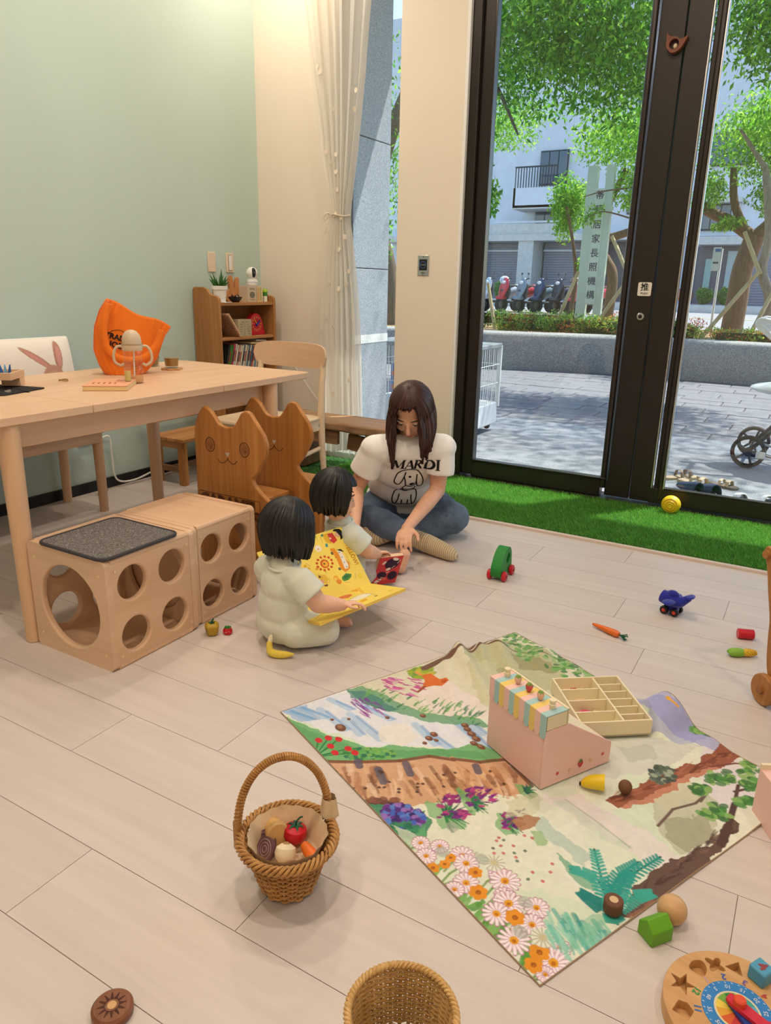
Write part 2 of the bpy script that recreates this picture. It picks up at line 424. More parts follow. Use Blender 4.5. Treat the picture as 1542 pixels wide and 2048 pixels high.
MB().box((-1.353, .012, 1.57), (.86, .010, 2.92)).build('pane', M_glass, d1)
MB().box((-1.762, -.02, 1.57), (.009, .05, 2.92)).build('glazing_bead', M_bronze2, d1, bevel=.002)
MB().box((-1.353, -.02, .124), (.83, .05, .009)).build('glazing_bead', M_bronze2, d1, bevel=.002)
MB().tube([(-.957, -.022, .07), (-.957, -.022, 3.0)], .017, 12).build('finger_guard', M_bronze2, d1)
MB().box((-.932, -.034, 1.56), (.012, .012, 2.9)).build('edge_strip', plain('blue_grey_strip', C(90, 104, 130), .2, .03, metal=.8), d1, bevel=.002)
d2 = struct('door_2', (0, 4.135, 0))
MB().box((-.7475, 0, 1.56), (.108, .07, 3.06)).build('stile', M_bronze, d2, bevel=.004)
MB().box((-.655, .004, 1.56), (.05, .05, 3.0)).build('stile_return', M_bronze, d2, bevel=.004)
MB().box((.95, 0, .068), (3.3, .07, .085)).build('bottom_rail', M_bronze, d2, bevel=.004)
MB().box((.95, 0, 3.05), (3.3, .07, .08)).build('top_rail', M_bronze, d2, bevel=.004)
MB().box((.95, .012, 1.57), (3.2, .010, 2.92)).build('pane', M_glass, d2)
MB().box((-.69, -.036, 1.57), (.008, .010, 2.92)).build('edge_strip', M_steel, d2, bevel=.002)
MB().tube([(-.645, -.022, .05), (-.645, -.022, 3.0)], .015, 12).build('finger_guard', M_bronze2, d2)
MB().box((-.628, -.024, 1.57), (.008, .03, 2.92)).build('glazing_bead', M_steel, d2, bevel=.002)
MB().box((.95, -.034, .115), (3.2, .008, .008)).build('glazing_bead', M_bronze2, d2, bevel=.002)

# push sign, lock, exit button on the door and column
M_sign = plain('cream_sign', C(228, 222, 210), .4, .01); M_ink = plain('black_ink', C(22, 22, 24), .5, 0)
t = thing('door_sign', 'small cream push sticker with a black character on the dark door stile', 'sign', (-.852, 4.0985, 1.153))
MB().prism(rrect(-.034, -.034, .034, .034, .008), -.001, .001, M=T(rot=(PI / 2, 0, 0))).build('plate', M_sign, t)
vs, fs = text_geo('推', .042, 0, .0006); MB().add(vs, fs, T((0, -.0018, .008), (PI / 2, 0, 0))).build('lettering', M_ink, t, ang=0)
vs, fs = text_geo('PUSH', .015, 0, .0002); MB().add(vs, fs, T((0, -.0018, -.022), (PI / 2, 0, 0))).build('lettering', M_ink, t, ang=0)
t = thing('door_lock', 'round steel lock cylinder on the dark door stile below the push sticker', 'lock', (-.857, 4.099, 1.015))
MB().lathe([(.0195, 0), (.0195, .004), (.016, .007), (0, .007)], 28, T(rot=(PI / 2, 0, 0))).build('rosette', M_steel, t)
MB().lathe([(.010, .007), (.010, .010), (0, .010)], 20, T(rot=(PI / 2, 0, 0))).build('cylinder', M_bronze2, t)
MB().box((0, -.0105, 0), (.010, .001, .002)).build('keyhole', M_ink, t)
t = thing('exit_button', 'steel exit button plate on the cream column', 'exit button', (-2.123, 4.05, 1.26))
MB().box((0, -.003, 0), (.074, .006, .114)).build('plate', M_steel, t, bevel=.002)
MB().box((0, -.007, .004), (.05, .003, .062)).build('sensor', M_ink, t, bevel=.001)
MB().tube([(.019 * math.cos(a), -.009, .004 + .019 * math.sin(a)) for a in np.linspace(0, 2 * PI, 25)[:-1]], .0013, 6, closed=True).build('ring', plain('blue_ring', C(70, 110, 190), .4, 0), t)
vs, fs = text_geo('NO TOUCH', .007); MB().add(vs, fs, T((0, -.0090, .004), (PI / 2, 0, 0))).build('lettering', M_sign, t, ang=0)
vs, fs = text_geo('EXIT', .012, 0, .0003); MB().add(vs, fs, T((0, -.0066, -.042), (PI / 2, 0, 0))).build('lettering', M_ink, t, ang=0)
for zz in (.048, -.052): MB().lathe([(.003, 0), (.003, .001), (0, .0015)], 10, T((0, -.006, zz), (PI / 2, 0, 0))).build('screw', M_bronze2, t)
# carved wooden bird on the door stile
M_rwood = wood('red_brown_wood', C(96, 50, 30), C(140, 80, 50), 0, 14)
t = thing('wooden_bird', 'small carved red-brown wooden bird holder stuck on the dark door stile', 'ornament', (-.838, 4.1, 2.262))
out = smooth_poly([(-.045, .045), (-.03, .030), (0, .024), (.02, .012), (.05, .022), (.035, -.01), (.015, -.034), (-.015, -.042), (-.04, -.02), (-.045, .01)], 6)
MB().prism(out, 0, .03, M=T(rot=(PI / 2, 0, 0)), holes=[circ(-.008, -.006, .022, n=24)]).build('body', M_rwood, t, bevel=.004)
MB().prism(circ(-.008, -.006, .0225, n=24), 0, .006, M=T(rot=(PI / 2, 0, 0))).build('cup', plain('dark_cup', C(50, 24, 16), .5), t)
MB().ell((-.004, -.014, -.012), (.010, .008, .012), 14, 8).build('bead', plain('cream_bead', C(214, 190, 160), .4), t)

# turf strip along the glass
M_turf = plain('turf_backing', C(38, 86, 34), .9, .2, 30)
turf = MB().box((-.16, 3.715, .002), (5.5, .725, .01)).build('grass_mat', M_turf)
tag(turf, 'long strip of bright green artificial turf along the glass doors', 'artificial turf')
def turf_blades():
    n = 90000; r = np.random.default_rng(3)
    # dense where it is seen
    x = np.concatenate([r.uniform(-2.6, .15, int(n * .85)), r.uniform(-2.89, 2.4, n - int(n * .85))]); y = r.uniform(3.356, 4.075, n)
    h = r.uniform(.010, .026, n); a = r.uniform(0, 2 * PI, n); w = r.uniform(.0012, .0022, n); lean = r.uniform(.3, 1.0, n) * h
    la = r.normal(-1.9, .9, n)
    V = np.empty((n, 3, 3), np.float32)
    V[:, 0] = np.stack([x - w * np.cos(a), y - w * np.sin(a), np.full(n, .006)], -1); V[:, 1] = np.stack([x + w * np.cos(a), y + w * np.sin(a), np.full(n, .006)], -1)
    V[:, 2] = np.stack([x + lean * np.cos(la), np.clip(y + lean * np.sin(la), 3.354, 4.08), .006 + h], -1)
    me = np_mesh('turf_blades', V.reshape(-1, 3), np.arange(n * 3).reshape(-1, 3))
    at = me.color_attributes.new('Col', 'FLOAT_COLOR', 'POINT'); c = np.ones((n, 3, 4), np.float32)
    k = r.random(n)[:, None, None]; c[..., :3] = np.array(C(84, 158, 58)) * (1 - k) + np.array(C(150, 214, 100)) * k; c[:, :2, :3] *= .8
    at.data.foreach_set('color', c.ravel()); return me
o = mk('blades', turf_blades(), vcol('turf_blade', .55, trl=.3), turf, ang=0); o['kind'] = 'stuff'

# ceiling downlights (real lamps, above the frame)
M_lamp = glow('lamp_glow', (1., .86, .68), 4.)
def downlight(x, y, watts, label, size=.16):
    t = thing('ceiling_downlight', label, 'ceiling light', (x, y, ZC))
    MB().lathe([(size * .62, 0), (size * .62, -.012), (size * .5, -.016), (size * .5, -.004)], 28, cap=False).build('rim', M_trim, t)
    MB().lathe([(size * .5, -.005), (0, -.005)], 28).build('diffuser', M_lamp, t)
    L = bpy.data.lights.new('lamp', 'AREA'); L.shape = 'DISK'; L.size = size; L.energy = watts * .80; L.color = (1., .85, .70)
    l = link_light('lamp', L, (0, 0, -.03)); l.parent = t
for x, y, w, s in ((-2.95, 3.7, 17, 'over the corner bookshelf'), (-2.45, 2.35, 22, 'over the long wooden table'), (-.9, 2.6, 18, 'over the children'), (-.7, .9, 24, 'over the painted cloth'), (-1.6, .1, 22, 'left of the viewpoint'), (1.1, 1.2, 18, 'right of the painted cloth'), (.4, -1.1, 20, 'behind the viewpoint')):
    downlight(x, y, w, 'round warm ceiling downlight ' + s)
# ------------------------------------------------------------------ woods and shared materials
W_mapleX = wood('maple_x', C(214, 174, 138), C(232, 197, 164), 0, 5, .12)
W_mapleY = wood('maple_y', C(214, 174, 138), C(232, 197, 164), 1, 5, .12)
W_mapleZ = wood('maple_z', C(212, 170, 132), C(230, 192, 156), 2, 5, .12)
W_birch = wood('pale_birch', C(222, 192, 158), C(236, 210, 178), 0, 5, .15)
W_pineZ = wood('honey_pine', C(150, 92, 40), C(206, 144, 76), 2, 13, .05, .4, (.3, .72))
W_pineY = wood('honey_pine_y', C(160, 104, 52), C(204, 148, 88), 1, 13, .05, .4, (.3, .72))
W_pineX = wood('honey_pine_x', C(160, 104, 52), C(204, 148, 88), 0, 13, .05, .4, (.3, .72))
W_shelfZ = wood('amber_pine_z', C(140, 92, 48), C(186, 134, 80), 2, 11, .06, .5, (.32, .7))
W_shelfY = wood('amber_pine_y', C(150, 98, 52), C(190, 138, 84), 1, 11, .06, .5, (.32, .7))
W_old = wood('weathered_wood', C(104, 74, 50), C(166, 124, 86), 0, 9, .08, .6, (.3, .7))
W_oldZ = wood('weathered_wood_z', C(84, 60, 42), C(140, 104, 74), 2, 9, .08, .6, (.3, .7))
M_pwhite = plain('white_plastic', C(236, 234, 228), .35, .01)
M_dot = plain('plug_dot', C(236, 206, 164), .5, 0)
M_cream = plain('cream_plastic', C(226, 208, 180), .4, .02)

# ------------------------------------------------------------------ long table
t = thing('dining_table', 'long pale maple table with round legs standing along the mint wall', 'table', (-2.475, 1.97, 0))
for a, b in ((-.85, -.372), (-.37, .258), (.26, .85)):
    r = .03
    if a < -.8: out = [(-.42, a), (.42, a), (.42, b), (-.42, b)]
    elif b > .8: out = [(-.42, a), (.42, a), (.42, b - r), (.42 - r * .3, b - r * .3), (.42 - r, b), (-.42 + r, b), (-.42 + r * .3, b - r * .3), (-.42, b - r)]
    else: out = [(-.42, a), (.42, a), (.42, b), (-.42, b)]
    MB().prism(out, .722, .75).build('table_board', W_mapleY, t, bevel=.003)
for s in (-1, 1): MB().box((s * .345, -.04, .679), (.022, 1.24, .084)).build('apron', W_mapleY, t, bevel=.002)
for yy in (-.66, .60): MB().box((0, yy - .03 * (1 if yy > 0 else -1), .679), (.72, .022, .084)).build('apron', W_mapleX, t, bevel=.002)
for sx in (-1, 1):
    for yy in (-.655, .595): MB().tube([(sx * .378, yy, 0), (sx * .378, yy, .003), (sx * .38, yy, .3), (sx * .38, yy, .722)], [.024, .027, .030, .034], 24).build('leg', W_mapleZ, t)

# bench behind the table and its cushion
t = thing('bench', 'pale wooden bench with round legs between table and mint wall', 'bench', (-3.22, 1.75, 0))
MB().box((0, 0, .425), (.34, 1.36, .03)).build('seat', W_mapleY, t, bevel=.004)
MB().box((.155, 0, .386), (.02, 1.30, .05)).build('apron', W_mapleY, t, bevel=.002)
for sx in (-1, 1):
    for yy in (-.6, .69 if False else .65): MB().tube([(sx * .145, yy, 0), (sx * .14, yy, .41)], [.022, .026], 20).build('leg', W_mapleZ, t)
def cushion():
    n, m = 150, 110; cv = Canvas(n, m, (240, 234, 224), 1.5)
    # rabbit ears and the top of a head
    k = .004
    def ear(cx, cy, rx, ry, rot, c1, c2):
        cv.ell(cx, cy, rx, ry, c1, 1, rot); cv.ell(cx + .005, cy + .01, rx * .6, ry * .7, c2, .9, rot)
    ear(.62, .24, .026, .24, -.95, (188, 142, 122), (214, 150, 140))
    ear(.815, .22, .040, .17, .10, (186, 138, 118), (216, 156, 146))
    cv.ell(.74, .47, .10, .15, (196, 150, 128)); cv.ell(.74, .60, .10, .22, (206, 166, 142), .8)
    cv.ell(.69, .50, .012, .024, (40, 26, 22)); cv.ell(.79, .50, .012, .024, (40, 26, 22)); cv.ell(.74, .58, .014, .016, (190, 110, 110))
    def fn(u, v):
        d = np.clip((1 - np.abs(2 * u - 1) ** 3.2) * (1 - np.abs(2 * v - 1) ** 3.2), 0, 1) ** .45
        pin = .02 * (np.abs(2 * v - 1) ** 2) * (1 - np.abs(2 * u - 1))
        return .075 * d, (u - .5) * .62 - np.sign(u - .5) * 0, (.5 - v) * .42
    t = thing('cushion', 'white cushion with a printed brown rabbit leaning on the wall behind the table', 'cushion', (-3.315, 2.17, .655), rot=(0, -.12, 0))
    sheet(cv, fn, 'cover_front', vcol('cushion_print', .85, .15, 500, .3), t)
    cv2 = Canvas(40, 30, (240, 234, 224)); sheet(cv2, lambda u, v: tuple(np.array(q) * s for q, s in zip(fn(u, v), (-.7, 1, 1))), 'cover_back', vcol('cushion_back', .85, .15, 500, .3), t)
    MB().tube([(0, y, z) for y, z in rrect(-.31, -.21, .31, .21, .012)], .003, 6, closed=True).build('piping', M_trim, t)
cushion()

# ------------------------------------------------------------------ light chair at the table's end
def light_chair():
    t = thing('dining_chair', 'pale birch dining chair with curved backrest at the far end of the table', 'chair', (-2.555, 3.08, 0))
    for s in (-1, 1):
        MB().tube([(s * .225, .25, 0), (s * .222, .222, .25), (s * .22, .215, .44), (s * .22, .225, .62), (s * .215, .255, .79)], [.014, .018, .020, .018, .015], 18).build('leg', W_birch, t)
        MB().tube([(s * .215, -.225, 0), (s * .205, -.21, .25), (s * .2, -.2, .43)], [.014, .018, .02], 18).build('leg', W_birch, t)
        MB().box((s * .212, .005, .398), (.022, .41, .062)).build('seat_rail', W_birch, t, bevel=.004)
        MB().tube([(s * .218, .235, .27), (s * .208, -.21, .22)], .0115, 12).build('stretcher', W_birch, t)
        MB().lathe([(.006, 0), (.006, .002), (.003, .001), (0, .001)], 14, T((s * .223, .19, .398), (0, s * PI / 2, 0))).build('screw', M_steel, t)
    MB().box((0, -.2, .40), (.4, .022, .055)).build('seat_rail', W_birch, t, bevel=.004)
    MB().tube([(-.21, -.215, .30), (.21, -.215, .30)], .011, 12).build('stretcher', W_birch, t)
    out = smooth_poly([(-.21, .215), (-.235, 0), (-.225, -.2), (-.15, -.245), (0, -.25), (.15, -.245), (.225, -.2), (.235, 0), (.21, .215), (0, .22)], 6)
    MB().prism(out, .429, .443).build('seat', W_birch, t, bevel=.004)
    # bent ply back
    out = smooth_poly([(-.235, -.045), (-.25, 0), (-.235, .045), (-.2, .066), (0, .07), (.2, .066), (.235, .045), (.25, 0), (.235, -.045), (.2, -.064), (0, -.06), (-.2, -.064)], 5)
    mb = MB(); N = 44; M2 = 9
    def fn(u, v, off):
        x = -.25 + .5 * u; e = max(0., 1 - abs(x / .25) ** 6) ** .35 if abs(x) < .25 else 0
        z = (v - .5) * .135 * e; return (x, .235 + off - .55 * x * x * 1.2 + .03, .765 + z)
    mb.grid(lambda u, v: fn(u, v, -.007), N, M2); n0 = len(mb.v)
    mb.grid(lambda u, v: fn(u, v, .007), N, M2)
    mb.f = [f if max(f) < n0 else f[::-1] for f in mb.f]
    rim = list(range(N)) + [j * N + N - 1 for j in range(1, M2)] + [(M2 - 1) * N + i for i in range(N - 2, -1, -1)] + [j * N for j in range(M2 - 2, 0, -1)]
    for i in range(len(rim)):
        a, b = rim[i], rim[(i + 1) % len(rim)]; mb.f.append((b, a, a + n0, b + n0))
    mb.build('backrest', W_mapleX, t, ang=50)
light_chair()

# ------------------------------------------------------------------ cat chairs
CAT = [(-2.198, 0.), (-2.198, .293), (-2.197, .50), (-2.195, .563), (-2.186, .597), (-2.16, .642), (-2.146, .658), (-2.132, .662), (-2.115, .656), (-2.095, .64), (-2.065, .603), (-2.05, .592), (-2.022, .587), (-1.99, .591), (-1.979, .598), (-1.96, .622), (-1.94, .652), (-1.924, .662), (-1.908, .663), (-1.893, .657), (-1.86, .617), (-1.826, .573), (-1.815, .545), (-1.813, .526), (-1.816, .505), (-1.83, .476), (-1.862, .422), (-1.886, .395), (-1.891, .385), (-1.885, .370), (-1.845, .333), (-1.79, .295), (-1.775, .27), (-1.77, .24), (-1.77, 0.)]
def cat_chair(loc, rz, label, words):
    t = thing('cat_chair', label, 'child chair', loc, rz, 'cat-shaped wooden child chairs')
    t.scale = (.97,) * 3; pts = [(x + 1.985, z if z > .01 else -.0355) for x, z in CAT]; R = T(rot=(PI / 2, 0, 0))
    MB().prism(pts, -.011, .011, M=R, holes=[]).build('backrest', W_pineZ, t, bevel=.006, seg=3)
    MB().box((-.035, .145, .262), (.18, .27, .02)).build('seat', W_pineX, t, bevel=.004)
    for s in (-1, 1): MB().box((-.035 + s * .07, .145, .108), (.02, .25, .287)).build('side_panel', W_pineY, t, bevel=.003)
    M_car = plain('carved_brown', C(92, 54, 24), .6, .1)
    if words:
        for cx in (-.124, .059):
            MB().tube([(cx + .024 * math.cos(a), -.0116, .507 + .029 * math.sin(a)) for a in np.linspace(0, 2 * PI, 29)[:-1]], .0018, 6, closed=True).build('eye_groove', M_car, t)
            MB().lathe([(.024, 0), (.0, .0008)], 24, T((cx, -.0108, .507), (PI / 2, 0, 0), (1, 1.2, 1))).build('eye', wood('eye_wood', C(120, 72, 34), C(160, 104, 54), 0, 30), t)
            MB().lathe([(.004, 0), (0, .002)], 10, T((cx + .004, -.0118, .500), (PI / 2, 0, 0))).build('pupil', M_car, t)
    MB().prism(smooth_poly([(-.010, .008), (.010, .008), (.004, -.004), (0, -.008), (-.004, -.004)], 4), 0, .002, M=T((-.031, -.011, .475), (PI / 2, 0, 0))).build('nose', plain('pale_nose', C(196, 180, 160), .4), t)
    sm = smooth_poly([(-.084, .452), (-.074, .440), (-.055, .439), (-.036, .452), (-.031, .462), (-.026, .452), (-.008, .441), (.008, .444), (.016, .456)], 5, False)
    MB().tube([(x, -.0114, z) for x, z in sm], .0015, 6).build('mouth', M_car, t)
    if words:
        vs, fs = text_geo('CARAMEL', .072, .004, .002); MB().add(vs, fs, T((-.035, -.0125, .268), (PI / 2, -.0, 0))).build('lettering', M_car, t, ang=0)
        vs, fs = text_geo('CATS', .066, .004, .002); MB().add(vs, fs, T((.06, -.0125, .205), (PI / 2, 0, 0))).build('lettering', M_car, t, ang=0)
        MB().tube([(x - .035, -.0114, z) for x, z in rrect(-.165, .236, .165, .302, .006)], .0012, 5, closed=True).build('lettering_frame', M_car, t)
    return t
cat_chair((-1.925, 2.134, .0345), 0, 'nearer cat-shaped wooden chair with two round carved eyes and raised lettering', True)
cat_chair((-1.93, 2.43, .0345), 0, 'farther cat-shaped wooden chair without carved eyes, behind its twin', False)

# ------------------------------------------------------------------ play cubes
def holed(name, par, out, holes, th, M, mat):
    """board with round holes whose rims are rounded over"""
    f = .007; mb = MB().prism(out, -th / 2, th / 2, M=M, holes=[circ(x, y, r + f, n=44) for x, y, r in holes]); q = [PI / 2 * k / 5 for k in range(6)]
    for x, y, r in holes: mb.lathe([(r + f - f * math.sin(a), th / 2 - f + f * math.cos(a)) for a in q] + [(r + f - f * math.cos(a), -th / 2 + f - f * math.sin(a)) for a in q], 44, M @ T((x, y, 0)), cap=False)
    o = mb.build(name, mat, par, ang=50); o.modifiers.new('wn', 'WEIGHTED_NORMAL').keep_sharp = True
    return o
def play_cube(label, y0, wy, x0=-2.06, x1=-1.70, h=.36, big=True):
    wx = x1 - x0; t = thing('play_cube', label, 'play cube', ((x0 + x1) / 2, y0 + wy / 2, 0), 0, 'hollow maple play cubes')
    th = .022; a = wx / 2; b = wy / 2
    four = [(sx * wy * .225, sz * h * .235, .055 if wy > .34 else .05) for sx in (-1, 1) for sz in (-1, 1)]; pw, ph = (wy - 2 * th) / 2 - .0006, h / 2 - .008
    rc = [(-pw, -ph), (pw, -ph), (pw, ph), (-pw, ph)]
    # panels with finger holes face +x and -x, panels with the big round opening face +y and -y
    for s in (-1, 1): holed('hole_panel', t, rc, four, th, T((s * (a - th / 2 - .0012), 0, h / 2), (PI / 2, 0, PI / 2)), W_mapleY)
    # rounded shell: top, bottom and the two opening panels
    R = .018
    for s in (-1, 1):
        out = rrect(-a, 0, a, h, R)
        hole = [(0, h / 2 - .004, .134)] if big else ([(0, h / 2, .125)] if s > 0 else [])
        M = T((0, s * (b - th / 2), 0), (PI / 2, 0, 0))
        if hole: holed('opening_panel', t, out, hole, th, M, W_mapleX)
        else: MB().prism(out, -th / 2, th / 2, M=M).build('opening_panel', W_mapleX, t, bevel=.005, seg=3, ang=30)
    for z in (h - th / 2, th / 2): MB().box((0, 0, z), (wx - .002, wy - 2 * th, th)).build('board', W_mapleX, t, bevel=.006, seg=3)
    for sx in (-1, 1): MB().tube([(sx * (a - .010), -b + th, h - .010), (sx * (a - .010), b - th, h - .010)], .0105, 12).build('round_edge', W_mapleY, t)
    for sy in (-1, 1):
        for sz in (.04, h - .04): MB().lathe([(.0045, 0), (.0045, .0012), (0, .0012)], 12, T((a, sy * (b - .035), sz), (0, PI / 2, 0))).build('plug', M_dot, t)
    for sx in (-1, 1):
        for sz in (.05, h - .05): MB().lathe([(.0045, 0), (.0045, .0012), (0, .0012)], 12, T((sx * (a - .03), -b, sz), (PI / 2, 0, 0))).build('plug', M_dot, t)
    return t
play_cube('nearer hollow maple cube with a large round opening, carrying a grey mat', 1.305, .36)
play_cube('farther hollow maple cube with a bare top beside the cat chair', 1.672, .315, -2.065, -1.712, .36, False)
t = thing('seat_mat', 'grey felt mat with dark rolled border lying on the nearer cube', 'mat', (-1.85, 1.452, .361))
MB().prism(rrect(-.15, -.15, .15, .15, .03), 0, .008).build('felt', speckle('grey_felt', C(104, 100, 96), C(52, 50, 50), C(168, 162, 154), 420, .95, .6), t)
MB().tube([(x, y, .005) for x, y in rrect(-.15, -.15, .15, .15, .03)], .006, 8, closed=True).build('border', plain('charcoal_binding', C(66, 62, 66), .85, .05, 9, .2, 300), t)

# magenta balloon-like toy inside the farther cube
MBt = MB().lathe([(0, 0), (.02, .004), (.042, .025), (.048, .06), (.036, .10), (.014, .13), (0, .135)], 24)
o = MBt.build('toy_egg', plain('magenta_toy', C(170, 24, 92), .4), loc=(-1.86, 1.80, .023)); tag(o, 'magenta egg-shaped toy lying inside the farther play cube', 'toy')

# ------------------------------------------------------------------ low slatted bench by the mint wall
t = thing('slat_stool', 'low rustic stool of brown slats with a backrest beside the mint wall', 'stool', (-3.2, 3.19, 0))
for k in range(4): MB().box((-.105 + .071 * k, 0, .268), (.062, .46, .022)).build('slat', W_pineY, t, bevel=.004)
for sx in (-.1, .1):
    for sy in (-.2, .2): MB().box((sx, sy, .128), (.04, .04, .256)).build('leg', W_pineZ, t, bevel=.003)
for sy in (-.2, .2): MB().box((0, sy, .235), (.26, .022, .04)).build('rail', W_pineX, t, bevel=.003)
for sy in (-.2, .2): MB().box((-.01, sy, .09), (.24, .024, .034)).build('stretcher', W_old, t, bevel=.003)
MB().box((0, 0, .09), (.024, .4, .03)).build('stretcher', W_old, t, bevel=.003)
for sy in (-.2, .2): MB().box((-.128, sy, .32), (.03, .036, .13)).build('back_post', W_pineZ, t, bevel=.003)
MB().box((-.125, 0, .37), (.022, .47, .05)).build('back_rail', W_pineY, t, bevel=.004)

# ------------------------------------------------------------------ live-edge log bench
t = thing('log_bench', 'low live-edge slab bench on dark wooden blocks in front of the curtain', 'bench', (-2.5, 3.82, .012))
rs = random.Random(5)
out = smooth_poly([(-.47 + .94 * k / 9, -.15 + rs.uniform(-.015, .015) + (.02 if k in (0, 9) else 0)) for k in range(10)] + [(.47 - .94 * k / 9, .15 + rs.uniform(-.015, .015)) for k in range(10)], 5)
MB().prism(out, .268, .322).build('slab', wood('slab_wood', C(120, 84, 56), C(196, 156, 118), 0, 7, .1, .5, (.3, .72)), t, bevel=.012, seg=3)
MB().box((-.33, 0, .133), (.13, .22, .266)).build('leg', W_oldZ, t, bevel=.012)
MB().box((.33, .03, .133), (.13, .18, .266)).build('leg', W_oldZ, t, bevel=.012)
MB().box((.235, -.12, .133), (.05, .035, .266)).build('front_leg', W_birch, t, bevel=.004)
MB().box((-.13, -.1, .222), (.25, .03, .085)).build('cross_board', W_old, t, bevel=.004)
MB().box((.10, -.06, .205), (.16, .03, .10), T(rot=(0, .12, 0))).build('cross_board', W_old, t, bevel=.004)

# ------------------------------------------------------------------ wall switches, socket and cables
for yy, lab, rk in ((3.642, 'blank cream wall plate above the potted plant', 0), (3.81, 'cream wall switch with a tall rocker right of the blank plate', 1)):
    t = thing('wall_switch', lab, 'wall switch', (XL, yy, 1.262))
    MB().box((.004, 0, 0), (.008, .068, .12)).build('plate', M_cream, t, bevel=.003)
    if rk:
        MB().box((.0095, 0, 0), (.005, .03, .092)).build('rocker', M_pwhite, t, bevel=.002)
        MB().box((.0085, 0, 0), (.003, .034, .096)).build('rocker_frame', plain('switch_gap', C(120, 108, 92), .6, 0), t)
t = thing('wall_socket', 'white low socket strip on the mint wall under the table', 'socket', (XL, 2.6, .29))
MB().box((.01, 0, 0), (.02, .13, .022)).build('housing', M_pwhite, t, bevel=.003)
MB().box((.021, 0, 0), (.002, .05, .012)).build('socket_face', M_cream, t)
o = MB().tube(smooth_poly([(XL + .02, 2.66, .29), (XL + .03, 2.72, .3), (XL + .03, 2.73, .2), (XL + .03, 2.735, .08), (XL + .035, 2.77, .03), (XL + .05, 2.86, .022), (XL + .05, 2.98, .04), (XL + .03, 3.1, .06)], 6, False), .0055, 8).build('power_cable', M_pwhite)
tag(o, 'white power cable running along the black skirting under the table', 'cable')
o = MB().tube(smooth_poly([(-3.38, 4.03, 1.1), (-3.33, 4.08, .85), (-3.1, 4.09, .58), (-2.95, 4.08, .42), (-2.85, 4.06, .34)], 8, False), .0022, 6).build('charging_cable', M_pwhite)
tag(o, 'thin white cable drooping along the cream wall behind the chair', 'cable')

# small wooden ball under the table
o = MB().ell((0, 0, .027), .027, 24, 16).build('wooden_ball', wood('ball_wood', C(150, 112, 84), C(180, 140, 108), 0, 20), loc=(-3.33, 2.6, 0)); tag(o, 'small brown wooden ball on the floor below the mint wall', 'ball')

